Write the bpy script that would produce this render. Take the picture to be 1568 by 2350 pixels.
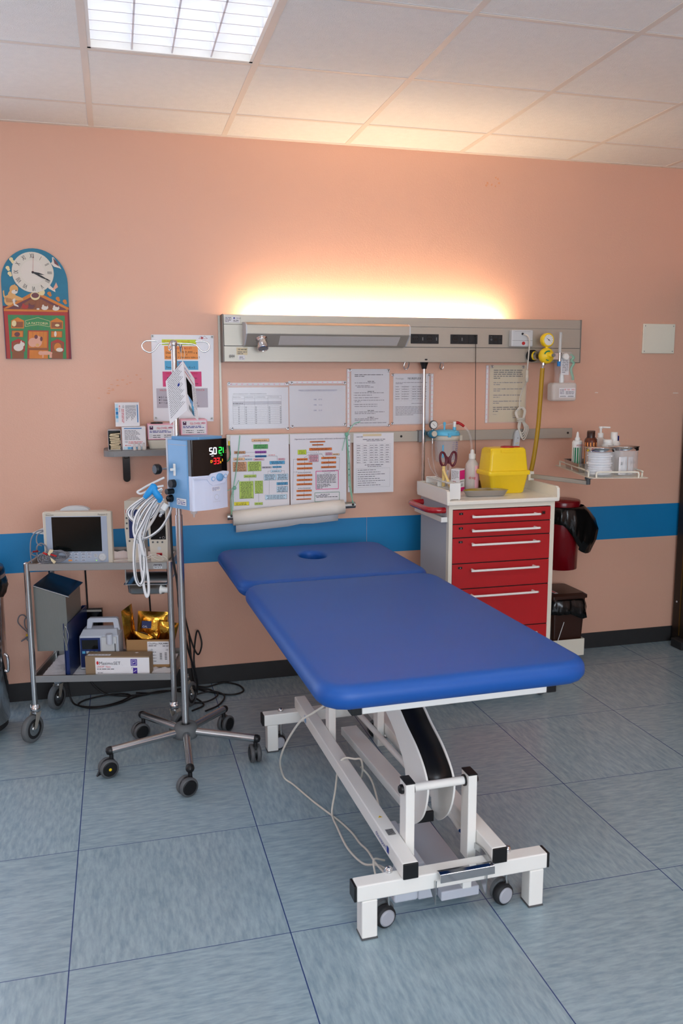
import bpy, math, random
from math import sin, cos, pi, radians, sqrt
from mathutils import Matrix, Vector
random.seed(7)
SC = bpy.context.scene
COL = SC.collection
for o in list(bpy.data.objects):
    bpy.data.objects.remove(o)

# ------------------------------------------------------------------ camera
cd = bpy.data.cameras.new('camera'); cam = bpy.data.objects.new('camera', cd); COL.objects.link(cam)
cd.sensor_fit = 'VERTICAL'; cd.sensor_height = 36.0; cd.lens = 36.0 * 1932.3 / 2350.0
cd.clip_start = 0.05; cd.clip_end = 60
a, b, c = -.2591, -.1540, -.0034
fwd = Vector((-sin(a) * cos(b), cos(a) * cos(b), sin(b))); rt = Vector((cos(a), sin(a), 0)); up = rt.cross(fwd)
rt2 = rt * cos(c) + up * sin(c); up2 = up * cos(c) - rt * sin(c)
cm = Matrix((rt2, up2, -fwd)).transposed().to_4x4(); cm.translation = Vector((1.0151, -4.2019, 1.5407))
cam.matrix_world = cm
cd.dof.use_dof = True; cd.dof.focus_distance = 3.65; cd.dof.aperture_fstop = 10.0
SC.camera = cam

# ------------------------------------------------------------------ exposure, world, daylight
SC.view_settings.view_transform = 'Standard'; SC.view_settings.look = 'None'
SC.view_settings.gamma = 1.0; SC.view_settings.use_curve_mapping = False
SC.view_settings.exposure = 0.2
W_ = bpy.data.worlds.new('world'); SC.world = W_; W_.use_nodes = True
nt = W_.node_tree; bg = nt.nodes['Background']; bg.inputs[0].default_value = (.62, .76, 1, 1); bg.inputs[1].default_value = 1.0

def area(name, loc, rot, sx, sy, power, col):
    l = bpy.data.lights.new(name, 'AREA'); l.shape = 'RECTANGLE'; l.size = sx; l.size_y = sy
    l.energy = power; l.color = col
    o = bpy.data.objects.new(name, l); COL.objects.link(o); o.location = loc; o.rotation_euler = rot
    return o
DAY_BACK, DAY_LEFT, CEIL_LAMP, UPLIGHT = 88, 9, 4.0, 112.0
# daylight entering by the windows behind and left of the camera (placed in the window openings)
area('daylight_window_front', (1.6, -5.96, 1.55), (radians(90), 0, 0), 2.6, 1.3, DAY_BACK, (.80, .90, 1.0))
area('daylight_window_left', (-1.26, -3.6, 1.55), (radians(90), 0, radians(-90)), 1.6, 1.3, DAY_LEFT, (.80, .90, 1.0))

# ------------------------------------------------------------------ materials
def lin(v):
    v /= 255.0
    return v / 12.92 if v <= .04045 else ((v + .055) / 1.055) ** 2.4
MATS = {}
def mat(name, rgb=None, rough=.5, metal=0, bump=0, bscale=60, var=0, vscale=8, emit=0, alpha=1, trans=0, coat=0, spec=.5, brushed=None, ior=1.45, ecol=None):
    if name in MATS: return MATS[name]
    m = bpy.data.materials.new(name); m.use_nodes = True; MATS[name] = m
    n = m.node_tree.nodes; L = m.node_tree.links; p = n['Principled BSDF']
    col = (lin(rgb[0]), lin(rgb[1]), lin(rgb[2]), 1)
    p.inputs['Base Color'].default_value = col; p.inputs['Roughness'].default_value = rough; p.inputs['Metallic'].default_value = metal
    p.inputs['Specular IOR Level'].default_value = spec; p.inputs['Coat Weight'].default_value = coat
    p.inputs['Alpha'].default_value = alpha; p.inputs['Transmission Weight'].default_value = trans; p.inputs['IOR'].default_value = ior
    if emit:
        p.inputs['Emission Strength'].default_value = emit
        e = ecol or rgb; p.inputs['Emission Color'].default_value = (lin(e[0]), lin(e[1]), lin(e[2]), 1)
    tc = n.new('ShaderNodeTexCoord'); mp = n.new('ShaderNodeMapping'); L.new(tc.outputs['Object'], mp.inputs[0])
    if brushed: mp.inputs['Scale'].default_value = brushed
    v = n.new('ShaderNodeTexNoise'); v.inputs['Scale'].default_value = vscale; v.inputs['Detail'].default_value = 5
    L.new(mp.outputs[0], v.inputs['Vector'])
    mx = n.new('ShaderNodeMix'); mx.data_type = 'RGBA'
    k = var if var else .03
    mx.inputs[6].default_value = tuple(x * (1 - k) for x in col[:3]) + (1,); mx.inputs[7].default_value = tuple(min(1, x * (1 + k)) for x in col[:3]) + (1,)
    L.new(v.outputs[0], mx.inputs[0]); L.new(mx.outputs[2], p.inputs['Base Color'])
    if bump:
        t = n.new('ShaderNodeTexNoise'); t.inputs['Scale'].default_value = bscale; t.inputs['Detail'].default_value = 4
        L.new(mp.outputs[0], t.inputs['Vector'])
        bp = n.new('ShaderNodeBump'); bp.inputs['Strength'].default_value = bump; bp.inputs['Distance'].default_value = .004
        L.new(t.outputs[0], bp.inputs['Height']); L.new(bp.outputs[0], p.inputs['Normal'])
    return m
mat('wall_paint', (223, 175, 151), .42, bump=.15, bscale=190, var=.04, vscale=2.2)
mat('stripe_vinyl', (18, 124, 180), .42, bump=.1, bscale=220, var=.05)
mat('base_rubber', (42, 42, 43), .6, bump=.1, var=.15, vscale=20)
mat('ceiling_tile', (240, 236, 230), .9, bump=.9, bscale=240, var=.05, vscale=30)
mat('tbar_white', (226, 214, 202), .5)
mat('tile_edge', (232, 230, 228), .8)
mat('white_paint', (238, 236, 230), .33)
mat('cream_paint', (226, 221, 205), .4)
mat('grey_paint', (176, 180, 186), .5)
mat('white_plastic', (232, 232, 228), .35)
mat('worktop', (238, 234, 222), .3)
mat('beige_plastic', (206, 198, 182), .45)
mat('grey_plastic', (166, 176, 192), .45)
mat('lgrey_plastic', (200, 203, 205), .45)
mat('dgrey', (84, 86, 88), .5)
mat('mgrey', (128, 128, 128), .5)
mat('black', (16, 16, 18), .4)
mat('rubber', (34, 34, 36), .6)
mat('wheel_grey', (98, 102, 104), .6)
mat('hub_grey', (170, 172, 180), .45)
mat('gloss_black', (8, 8, 9), .12)
mat('screen', (10, 14, 13), .12)
mat('steel', (190, 190, 190), .24, metal=1, var=.05)
mat('steel_brushed', (172, 172, 170), .36, metal=1, var=.1, brushed=(4, 40, 200))
mat('chrome', (210, 210, 212), .09, metal=1)
mat('alu', (178, 172, 160), .42, metal=.45, var=.05, brushed=(2, 60, 60))
mat('alu_side', (128, 122, 116), .5, metal=.4)
mat('brown_steel', (150, 120, 84), .3, metal=1)
mat('vinyl_blue', (16, 80, 160), .46, bump=.06, bscale=500, var=.05, vscale=4)
mat('vinyl_seam', (16, 50, 120), .5)
mat('red', (176, 26, 32), .36, var=.05)
mat('red_handle', (168, 24, 34), .2, coat=.4)
mat('darkred', (118, 8, 20), .25)
mat('maroon', (92, 18, 34), .3)
mat('brown', (50, 26, 18), .3)
mat('brown_bottle', (92, 42, 24), .25)
mat('bag_black', (12, 12, 12), .22, bump=.3, bscale=30)
mat('yellow', (246, 208, 36), .35)
mat('yellow_dark', (226, 176, 16), .35)
mat('hose_yellow', (178, 138, 24), .45)
mat('cardboard', (168, 128, 84), .75, var=.08)
mat('cardboard_grey', (140, 118, 92), .75)
mat('paper', (232, 230, 232), .7, var=.03)
mat('paper_gloss', (226, 224, 228), .28, var=.03)
mat('paper_buff', (222, 204, 166), .5, var=.04)
mat('roll_paper', (238, 230, 218), .8)
mat('ink', (50, 50, 54), .8)
mat('ink_light', (112, 110, 116), .8)
mat('ink_blue', (30, 52, 140), .8)
mat('ink_red', (206, 46, 50), .8)
mat('p_orange', (236, 124, 46), .6); mat('p_orange2', (244, 158, 84), .6)
mat('p_green', (186, 214, 102), .6); mat('p_green2', (96, 182, 104), .6); mat('p_lime', (206, 226, 60), .6)
mat('p_blue', (22, 116, 178), .6); mat('p_sky', (92, 176, 218), .6); mat('p_pale', (196, 222, 236), .6)
mat('p_purple', (156, 74, 172), .6); mat('p_pink', (216, 72, 128), .6); mat('p_rose', (238, 182, 196), .6)
mat('p_tan', (222, 168, 124), .6); mat('p_peach', (244, 200, 156), .6); mat('p_greyl', (190, 186, 196), .6); mat('p_magenta', (226, 20, 130), .6)
mat('p_darkgreen', (20, 130, 90), .6); mat('p_violet', (72, 48, 150), .6); mat('p_plum', (74, 30, 70), .6); mat('p_yellow', (232, 224, 60), .6)
mat('device_blue', (112, 164, 208), .38)
mat('device_white', (214, 220, 238), .32)
mat('device_grey', (196, 200, 210), .4)
mat('suction_blue', (96, 188, 224), .35)
mat('teal', (44, 120, 146), .35)
mat('glove_blue', (36, 150, 220), .5, bump=.8, bscale=25)
mat('sign_blue', (20, 130, 210), .4)
mat('navy', (22, 42, 96), .4)
mat('navy_cap', (18, 30, 120), .35)
mat('folder_blue', (18, 36, 80), .3, var=.1)
mat('tint_steel', (40, 66, 92), .22, metal=1)
mat('grey_steel', (134, 138, 134), .42, metal=.8, var=.08, brushed=(60, 60, 3))
mat('clear', (235, 240, 242), .08, alpha=.30, spec=.7)
mat('clear_film', (238, 238, 240), .12, alpha=.13, spec=.9)
mat('frosted', (236, 230, 224), .25, alpha=.62)
mat('clear_green', (150, 222, 192), .2, alpha=.55)
mat('cream_hose', (226, 222, 212), .35)
mat('hose_white', (232, 232, 232), .35)
mat('stick_yellow', (232, 202, 128), .5)
mat('foil_gold', (214, 160, 62), .2, metal=1, bump=1.0, bscale=22)
mat('tissue', (250, 246, 246), .85, bump=.9, bscale=28)
mat('cable_grey', (120, 120, 126), .5)
mat('cable_dark', (20, 20, 22), .5)
mat('cable_light', (216, 210, 198), .5)
mat('stain_wall', (224, 160, 124), .6); mat('plaster', (236, 222, 212), .8)
mat('cream_plate', (236, 230, 212), .45)
mat('cotton', (244, 244, 246), .95, bump=1, bscale=50)
mat('bronze', (34, 26, 20), .45); mat('brass', (96, 74, 32), .4, metal=.6)
mat('glow_white', (240, 242, 255), .4, emit=1.6); mat('glow_green', (40, 240, 80), .4, emit=1.3)
mat('glow_red', (255, 30, 40), .4, emit=1.3); mat('glow_amber', (250, 170, 30), .4, emit=.9); mat('glow_dim', (120, 80, 10), .4, emit=.25)
mat('led_green', (150, 230, 60), .4, emit=.8)
mat('tube_cool', (245, 248, 255), .4, emit=CEIL_LAMP); mat('tube_warm', (255, 236, 200), .4, emit=UPLIGHT, ecol=(255, 228, 190)); mat('tube_fill', (245, 248, 255), .4, emit=21.0)  # the strongest tube serves only the added fill lamps
mat('added_glow_pane', (215, 230, 255), .2, emit=3.5)  # glow for the panes of the added glazed door
mat('reflector', (236, 236, 240), .3, metal=.0)
mat('c_blue', (48, 122, 150), .6, var=.15, vscale=20); mat('c_dial', (222, 214, 200), .7, var=.06, vscale=20); mat('c_red', (176, 66, 60), .6, var=.15)
mat('c_darkred', (124, 26, 40), .5); mat('c_green', (70, 140, 88), .6, var=.2, vscale=20); mat('c_brown', (150, 96, 70), .7, var=.15); mat('c_orange', (214, 132, 66), .7, var=.15, vscale=30)
mat('c_mauve', (120, 78, 82), .7); mat('c_cat', (222, 170, 110), .7, var=.15); mat('c_white', (226, 216, 204), .7); mat('c_butter', (232, 214, 164), .7); mat('c_pig', (226, 170, 148), .7)

def floor_material():
    m = bpy.data.materials.new('floor_vinyl'); m.use_nodes = True; MATS['floor_vinyl'] = m
    n = m.node_tree.nodes; L = m.node_tree.links; p = n['Principled BSDF']
    tc = n.new('ShaderNodeTexCoord'); sep = n.new('ShaderNodeSeparateXYZ'); L.new(tc.outputs['Object'], sep.inputs[0])
    def M(op, x, y=None, z=None):
        q = n.new('ShaderNodeMath'); q.operation = op
        for i, s in enumerate((x, y, z)):
            if s is None: continue
            if isinstance(s, (int, float)): q.inputs[i].default_value = s
            else: L.new(s, q.inputs[i])
        return q.outputs[0]
    S = .5986
    u = M('DIVIDE', M('SUBTRACT', sep.outputs[0], .5672), S); v = M('DIVIDE', M('SUBTRACT', sep.outputs[1], .3364), S)
    fu, fv = M('FLOOR', u), M('FLOOR', v)
    par = M('MODULO', M('ABSOLUTE', M('ADD', fu, fv)), 2.0)
    idx = n.new('ShaderNodeCombineXYZ'); L.new(fu, idx.inputs[0]); L.new(fv, idx.inputs[1])
    wn = n.new('ShaderNodeTexWhiteNoise'); wn.noise_dimensions = '3D'; L.new(idx.outputs[0], wn.inputs[0])
    off = n.new('ShaderNodeVectorMath'); off.operation = 'SCALE'; L.new(wn.outputs['Color'], off.inputs[0]); off.inputs['Scale'].default_value = 20
    ad = n.new('ShaderNodeVectorMath'); ad.operation = 'ADD'; L.new(tc.outputs['Object'], ad.inputs[0]); L.new(off.outputs[0], ad.inputs[1])
    outs = []
    for sc, k in (((3.2, 16, 1), 5.0), ((16, 3.2, 1), 5.0)):
        mp = n.new('ShaderNodeMapping'); mp.inputs['Scale'].default_value = sc; L.new(ad.outputs[0], mp.inputs[0])
        t = n.new('ShaderNodeTexNoise'); t.inputs['Scale'].default_value = k; t.inputs['Detail'].default_value = 7; t.inputs['Roughness'].default_value = .62; t.inputs['Distortion'].default_value = .15
        L.new(mp.outputs[0], t.inputs['Vector']); outs.append(t.outputs[0])
    mx = n.new('ShaderNodeMix'); L.new(par, mx.inputs[0]); L.new(outs[0], mx.inputs[2]); L.new(outs[1], mx.inputs[3])
    cr = n.new('ShaderNodeValToRGB'); L.new(mx.outputs[0], cr.inputs[0])
    cr.color_ramp.elements[0].position = .25; cr.color_ramp.elements[0].color = (lin(124), lin(146), lin(157), 1)
    cr.color_ramp.elements[1].position = .75; cr.color_ramp.elements[1].color = (lin(164), lin(183), lin(190), 1)
    # scattered dark scuffs
    sp = n.new('ShaderNodeTexNoise'); sp.inputs['Scale'].default_value = 9; sp.inputs['Detail'].default_value = 9; L.new(ad.outputs[0], sp.inputs['Vector'])
    spk = M('GREATER_THAN', sp.outputs[0], .735)
    m1 = n.new('ShaderNodeMix'); m1.data_type = 'RGBA'; L.new(M('MULTIPLY', spk, .3), m1.inputs[0]); L.new(cr.outputs[0], m1.inputs[6]); m1.inputs[7].default_value = (lin(60), lin(78), lin(92), 1)
    du = M('ABSOLUTE', M('SUBTRACT', u, M('ROUND', u))); dv = M('ABSOLUTE', M('SUBTRACT', v, M('ROUND', v)))
    seam = M('MAXIMUM', M('LESS_THAN', du, .0028), M('LESS_THAN', dv, .0021))
    m2 = n.new('ShaderNodeMix'); m2.data_type = 'RGBA'; L.new(seam, m2.inputs[0]); L.new(m1.outputs[2], m2.inputs[6]); m2.inputs[7].default_value = (lin(46), lin(66), lin(112), 1)
    L.new(m2.outputs[2], p.inputs['Base Color'])
    p.inputs['Roughness'].default_value = .26; p.inputs['Specular IOR Level'].default_value = .45
    t = n.new('ShaderNodeTexNoise'); t.inputs['Scale'].default_value = 6; L.new(tc.outputs['Object'], t.inputs['Vector'])
    bp = n.new('ShaderNodeBump'); bp.inputs['Strength'].default_value = .12; bp.inputs['Distance'].default_value = .004; L.new(t.outputs[0], bp.inputs['Height']); L.new(bp.outputs[0], p.inputs['Normal'])
floor_material()

# ------------------------------------------------------------------ mesh building helpers
WM = {}
def cr_path(pts, n=6):
    P = [Vector(p) for p in pts]
    if len(P) < 3 or n < 2: return P
    out = []
    for i in range(len(P) - 1):
        p0 = P[i - 1] if i else P[0] * 2 - P[1]; p1 = P[i]; p2 = P[i + 1]; p3 = P[i + 2] if i + 2 < len(P) else P[-1] * 2 - P[-2]
        for k in range(n):
            t = k / n
            out.append(.5 * ((2 * p1) + (p2 - p0) * t + (2 * p0 - 5 * p1 + 4 * p2 - p3) * t * t + (3 * p1 - p0 - 3 * p2 + p3) * t ** 3))
    out.append(P[-1]); return out
class MB:
    def __init__(s, default='white_plastic'):
        s.v = []; s.f = []; s.m = []; s.s = []; s.mats = []; s.M = Matrix(); s.d = default
    def mi(s, m):
        m = m or s.d
        if m not in s.mats: s.mats.append(m)
        return s.mats.index(m)
    def add(s, vs, fs, m=None, smooth=False):
        o = len(s.v); s.v += [s.M @ Vector(v) for v in vs]; k = s.mi(m)
        for f in fs: s.f.append([o + i for i in f]); s.m.append(k); s.s.append(smooth)
        return s
    def box(s, x0, x1, y0, y1, z0, z1, m=None):
        vs = [(x, y, z) for z in (z0, z1) for y in (y0, y1) for x in (x0, x1)]
        return s.add(vs, [(0, 2, 3, 1), (4, 5, 7, 6), (0, 1, 5, 4), (2, 6, 7, 3), (0, 4, 6, 2), (1, 3, 7, 5)], m)
    def cbox(s, c, d, m=None, rot=None):
        R = rot or Matrix(); o = s.M; s.M = o @ Matrix.Translation(c) @ R.to_4x4()
        s.box(-d[0] / 2, d[0] / 2, -d[1] / 2, d[1] / 2, -d[2] / 2, d[2] / 2, m); s.M = o; return s
    def poly(s, pts, m=None): return s.add(pts, [tuple(range(len(pts)))], m)
    def prism(s, pts, vec, m=None, smooth=False):
        n = len(pts); v = Vector(vec); A = [Vector(p) for p in pts]
        s.add(A + [p + v for p in A], [tuple(range(n))[::-1], tuple(range(n, 2 * n))], m)
        vs = A + [p + v for p in A]
        return s.add(vs, [(i, (i + 1) % n, n + (i + 1) % n, n + i) for i in range(n)], m, smooth)
    def rings(s, R, m=None, smooth=True, caps=(True, True), closed=False):
        n = len(R[0]); vs = [p for r in R for p in r]; fs = []
        L = len(R)
        for j in range(L if closed else L - 1):
            for i in range(n):
                a_, b_ = j * n, ((j + 1) % L) * n
                fs.append((a_ + i, a_ + (i + 1) % n, b_ + (i + 1) % n, b_ + i))
        s.add(vs, fs, m, smooth)
        if not closed:
            if caps[0]: s.add(R[0], [tuple(range(n))[::-1]], m)
            if caps[1]: s.add(R[-1], [tuple(range(n))], m)
        return s
    def lathe(s, prof, c=(0, 0, 0), axis=(0, 0, 1), m=None, n=28, smooth=True, caps=(True, True)):
        q = Vector((0, 0, 1)).rotation_difference(Vector(axis)).to_matrix(); c = Vector(c)
        R = [[c + q @ Vector((r * cos(2 * pi * i / n), r * sin(2 * pi * i / n), z)) for i in range(n)] for r, z in prof]
        return s.rings(R, m, smooth, caps)
    def cyl(s, p0, p1, r, m=None, r2=None, n=24):
        p0, p1 = Vector(p0), Vector(p1); d = p1 - p0
        return s.lathe([(r, 0), (r if r2 is None else r2, d.length)], p0, d, m, n)
    def ball(s, c, r, m=None, n=16, k=8, sz=1):
        return s.lathe([(max(.0004, r * sin(pi * i / k)), -r * sz * cos(pi * i / k)) for i in range(k + 1)], c, (0, 0, 1), m, n)
    def tube(s, pts, r, m=None, n=10, sub=6, closed=False):
        P = cr_path(pts, sub); R = []
        t0 = (P[1] - P[0]).normalized(); u = t0.orthogonal().normalized()
        for i, p in enumerate(P):
            t = (P[min(i + 1, len(P) - 1)] - P[max(i - 1, 0)])
            t = t.normalized() if t.length > 1e-9 else t0
            u = (u - t * u.dot(t)); u = u.normalized() if u.length > 1e-6 else t.orthogonal().normalized()
            w = t.cross(u)
            rr = r(i / (len(P) - 1)) if callable(r) else r
            R.append([p + (u * cos(2 * pi * k / n) + w * sin(2 * pi * k / n)) * rr for k in range(n)])
        return s.rings(R, m, True)
    def text(s, txt, o, ux, uy, size, m='ink', align='LEFT', lift=.0008, sx=1.0):
        cu = bpy.data.curves.new('t', 'FONT'); cu.body = txt; cu.size = 1; cu.align_x = align; cu.resolution_u = 2
        ob = bpy.data.objects.new('t', cu); COL.objects.link(ob)
        me = ob.to_mesh()
        ux = Vector(ux).normalized(); uy = Vector(uy).normalized(); nn = ux.cross(uy); O = Vector(o) + nn * lift
        vs = [O + ux * (v.co.x * size * sx) + uy * (v.co.y * size) for v in me.vertices]
        s.add(vs, [tuple(p.vertices) for p in me.polygons], m)
        ob.to_mesh_clear(); bpy.data.objects.remove(ob); bpy.data.curves.remove(cu); return s
    def build(s, name, parent=None, local=False, bevel=0, seg=2, subsurf=0):
        me = bpy.data.meshes.new(name); V = s.v
        if parent is not None and not local:
            I = WM[parent.name].inverted(); V = [I @ v for v in V]
        base = Vector((0, 0, 0))
        if parent is None:
            xs = [v.x for v in V]; ys = [v.y for v in V]; zs = [v.z for v in V]
            base = Vector(((min(xs) + max(xs)) / 2, (min(ys) + max(ys)) / 2, min(zs))); V = [v - base for v in V]
        me.from_pydata([tuple(v) for v in V], [], s.f)
        for k in s.mats: me.materials.append(MATS[k])
        me.polygons.foreach_set('material_index', s.m); me.polygons.foreach_set('use_smooth', s.s); me.update()
        o = bpy.data.objects.new(name, me); COL.objects.link(o); o.location = base
        if parent is not None: o.parent = parent; WM[o.name] = WM[parent.name]
        else: WM[o.name] = Matrix.Translation(base)
        if bevel:
            q = o.modifiers.new('bevel', 'BEVEL'); q.width = bevel; q.segments = seg; q.limit_method = 'ANGLE'; q.angle_limit = radians(40)
        return o
def tag(o, label, cat, group=None):
    o['label'] = label; o['category'] = cat
    if group: o['group'] = group
    return o
def thing(name, label, cat, loc, rz=0, group=None, tilt=None):
    o = bpy.data.objects.new(name, None); COL.objects.link(o); o.empty_display_size = .05
    o.location = loc; o.rotation_euler = (tilt[0], tilt[1], radians(rz)) if tilt else (0, 0, radians(rz))
    WM[o.name] = Matrix.Translation(loc) @ o.rotation_euler.to_matrix().to_4x4()
    return tag(o, label, cat, group)
def struct(o): o['kind'] = 'structure'; return o
class Sheet:
    """flat printing on a plane: origin bottom-left, ux right, uy up"""
    def __init__(s, mb, o, ux=(1, 0, 0), uy=(0, 0, 1)):
        s.mb = mb; s.o = Vector(o); s.ux = Vector(ux).normalized(); s.uy = Vector(uy).normalized(); s.n = s.ux.cross(s.uy)
    def P(s, x, y, l=.0006): return s.o + s.ux * x + s.uy * y + s.n * l
    def rect(s, x0, y0, x1, y1, m, l=.0006): s.mb.poly([s.P(x0, y0, l), s.P(x1, y0, l), s.P(x1, y1, l), s.P(x0, y1, l)], m)
    def poly(s, pts, m, l=.0006): s.mb.poly([s.P(x, y, l) for x, y in pts], m)
    def disc(s, x, y, r, m, l=.0006, ry=None, n=24): s.poly([(x + r * cos(2 * pi * i / n), y + (ry or r) * sin(2 * pi * i / n)) for i in range(n)], m, l)
    def line(s, x0, y0, x1, y1, w, m='ink', l=.0008):
        d = Vector((x1 - x0, y1 - y0)); 
        if d.length < 1e-9: return
        q = Vector((-d.y, d.x)).normalized() * w / 2
        s.poly([(x0 - q.x, y0 - q.y), (x1 - q.x, y1 - q.y), (x1 + q.x, y1 + q.y), (x0 + q.x, y0 + q.y)], m, l)
    def frame(s, x0, y0, x1, y1, w, m='ink', l=.0009):
        s.line(x0, y0, x1, y0, w, m, l); s.line(x0, y1, x1, y1, w, m, l); s.line(x0, y0, x0, y1, w, m, l); s.line(x1, y0, x1, y1, w, m, l)
    def text(s, t, x, y, size, m='ink', align='LEFT', l=.0011): s.mb.text(t, s.P(x, y, 0), s.ux, s.uy, size, m, align, l)
    def words(s, x0, x1, y, h, m='ink_light', l=.0009, fill=.8):
        x = x0
        while x < x1 - h * .5:
            w = min(random.uniform(1.2, 4.5) * h, x1 - x)
            s.rect(x, y, x + w, y + h * .55, m, l); x += w + h * .55
    def block(s, x0, x1, y0, y1, n, m='ink_light', h=None, last=.6):
        p = (y1 - y0) / n
        for i in range(n): s.words(x0, x1 if i < n - 1 else x0 + (x1 - x0) * last, y1 - (i + 1) * p + p * .25, h or p * .75, m)

# ================================================================== ROOM
H = 2.6902
X0, X1, YF = -1.3, 4.22, -6.0
struct(MB('floor_vinyl').box(X0, X1, YF, 0, -.06, 0).build('floor'))
struct(MB('wall_paint').box(X0 - .1, X1 + .1, 0, .12, 0, H + .3).build('wall_back'))
struct(MB('wall_paint').box(X1, X1 + .12, YF, 0, 0, H + .3).build('wall_right'))
m = MB('wall_paint')   # left wall with a window opening
m.box(X0 - .12, X0, YF, -4.4, 0, H + .3); m.box(X0 - .12, X0, -2.8, 0, 0, H + .3); m.box(X0 - .12, X0, -4.4, -2.8, 0, .9); m.box(X0 - .12, X0, -4.4, -2.8, 2.2, H + .3)
struct(m.build('wall_left'))
m = MB('wall_paint')
m.box(X0 - .1, .3, YF - .12, YF, 0, H + .3); m.box(2.9, X1 + .1, YF - .12, YF, 0, H + .3); m.box(.3, 2.9, YF - .12, YF, 0, .9); m.box(.3, 2.9, YF - .12, YF, 2.2, H + .3)
struct(m.build('wall_front'))
def window(name, mk):
    m = MB('white_paint'); mk(m); w = struct(m.build(name, bevel=.004)); return w
def wf(m):
    for x in (.3, 1.14, 2.0, 2.86): m.box(x, x + .04, YF - .09, YF - .05, .9, 2.2)
    m.box(.3, 2.9, YF - .09, YF - .05, .9, .95); m.box(.3, 2.9, YF - .09, YF - .05, 2.15, 2.2); m.box(.33, 2.87, YF - .075, YF - .07, .93, 2.17, 'clear')
window('window_1', wf)
def wl(m):
    for y in (-4.4, -3.62, -2.84): m.box(X0 - .09, X0 - .05, y, y + .04, .9, 2.2)
    m.box(X0 - .09, X0 - .05, -4.4, -2.8, .9, .95); m.box(X0 - .09, X0 - .05, -4.4, -2.8, 2.15, 2.2); m.box(X0 - .075, X0 - .07, -4.38, -2.82, .93, 2.17, 'clear')
window('window_2', wl)
# blue wall stripe and rubber baseboard
struct(MB('stripe_vinyl').box(X0, 2.265, -.0015, 0, .640, .832).box(2.2665, X1, -.0015, 0, .640, .832).build('trim_1'))
struct(MB('base_rubber').box(X0, X1, -.006, 0, 0, .092).build('baseboard_back', bevel=.002))
struct(MB('base_rubber').box(X0, X0 + .006, YF, 0, 0, .092).build('baseboard_left'))
struct(MB('base_rubber').box(X1 - .006, X1, YF, 0, 0, .092).build('baseboard_right'))
# suspended ceiling: tiles and grid
GX, GY = .3585, -.3377
tiles = MB('ceiling_tile'); grid = MB('tbar_white')
xs = [GX + .6 * i for i in range(-3, 8)]; ys = [0.0] + [GY - .6 * i for i in range(0, 10)]
LX0, LX1, LY0, LY1 = GX + .6, GX + 1.2, GY - 1.2, GY - .6
for i in range(len(xs) - 1):
    for j in range(len(ys) - 1):
        x0, x1, y1, y0 = max(xs[i], X0), min(xs[i + 1], X1), ys[j], ys[j + 1]
        if y0 < YF: y0 = YF
        if x1 <= x0 or y1 <= y0: continue
        if abs(xs[i] - LX0) < .01 and abs(ys[j + 1] - LY0) < .01: continue
        tiles.box(x0 + .012, x1 - .012, y0 + .012, y1 - (.012 if j else .02), H - .004, H + .012, 'ceiling_tile')
        tiles.box(x0, x1, y0, y1, H + .012, H + .02, 'ceiling_tile')
        tiles.box(x0 + .012, x1 - .012, y0 + .0125, y0 + .018, H - .0045, H, 'tile_edge')
        tiles.box(x0 + .012, x1 - .012, y1 - .018, y1 - .0125, H - .0045, H, 'tile_edge') if j else None
for x in xs:
    if x > X0 and x < X1: grid.box(x - .012, x + .012, YF, -.012, H - .006, H + .012)
for y in ys[1:]:
    if y > YF: grid.box(X0, X1, y - .009, y + .009, H - .0055, H + .011)
grid.box(X0, X1, -.022, 0, H - .007, H + .0)
struct(tiles.build('ceiling')); struct(grid.build('trim_2'))
struct(MB('wall_paint').box(X0 - .1, X1 + .1, YF, .1, H + .3, H + .34).build('ceiling_slab'))
# door frame at the right edge
m = MB('bronze').box(4.172, 4.218, -1.0, -.05, .03, 2.1).box(4.150, 4.172, -.16, -.03, .0, 2.1).box(4.165, 4.185, -.03, -.008, 0, 2.1)
d = struct(m.build('door_1', bevel=.004))
MB('brass').box(4.146, 4.150, -.10, -.092, .06, 2.05).build('brass_strip', d)
MB('rubber').box(4.10, 4.16, -.19, -.09, 0, .05).build('door_foot', d, bevel=.005)
m = MB('lgrey_plastic')
m.lathe([(.006, 0), (.005, .003)], (4.150, -.06, .255), (-1, 0, 0)); m.lathe([(.006, 0), (.005, .003)], (4.150, -.13, .255), (-1, 0, 0)); m.build('screw', d)

# ceiling luminaire with parabolic louvre
L = thing('ceiling_luminaire', 'square recessed fluorescent ceiling light with white louvre, switched on', 'ceiling light', (LX0 + .3, LY0 + .3, H), 0)
m = MB('white_paint')
m.box(LX0 + .012, LX0 + .024, LY0 + .012, LY1 - .012, H - .004, H + .09); m.box(LX1 - .024, LX1 - .012, LY0 + .012, LY1 - .012, H - .004, H + .09)
m.box(LX0 + .012, LX1 - .012, LY0 + .012, LY0 + .024, H - .004, H + .09); m.box(LX0 + .012, LX1 - .012, LY1 - .024, LY1 - .012, H - .004, H + .09)
m.box(LX0 + .012, LX1 - .012, LY0 + .012, LY1 - .012, H + .09, H + .10, 'reflector'); m.build('housing', L)
cw = (LX1 - LX0 - .048) / 4
for k in range(1, 4):
    x = LX0 + .024 + cw * k
    MB('reflector').prism([(x - .011, LY0 + .024, H + .05), (x + .011, LY0 + .024, H + .05), (x + .003, LY0 + .024, H), (x - .003, LY0 + .024, H)], (0, LY1 - LY0 - .048, 0)).build('reflector_rib', L)
for k in range(1, 7):
    y = LY1 - .024 - .0795 * k + .02
    MB('reflector').prism([(LX0 + .024, y - .008, H + .04), (LX0 + .024, y + .008, H + .04), (LX0 + .024, y + .002, H), (LX0 + .024, y - .002, H)], (LX1 - LX0 - .048, 0, 0)).build('louvre_blade', L)
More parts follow.
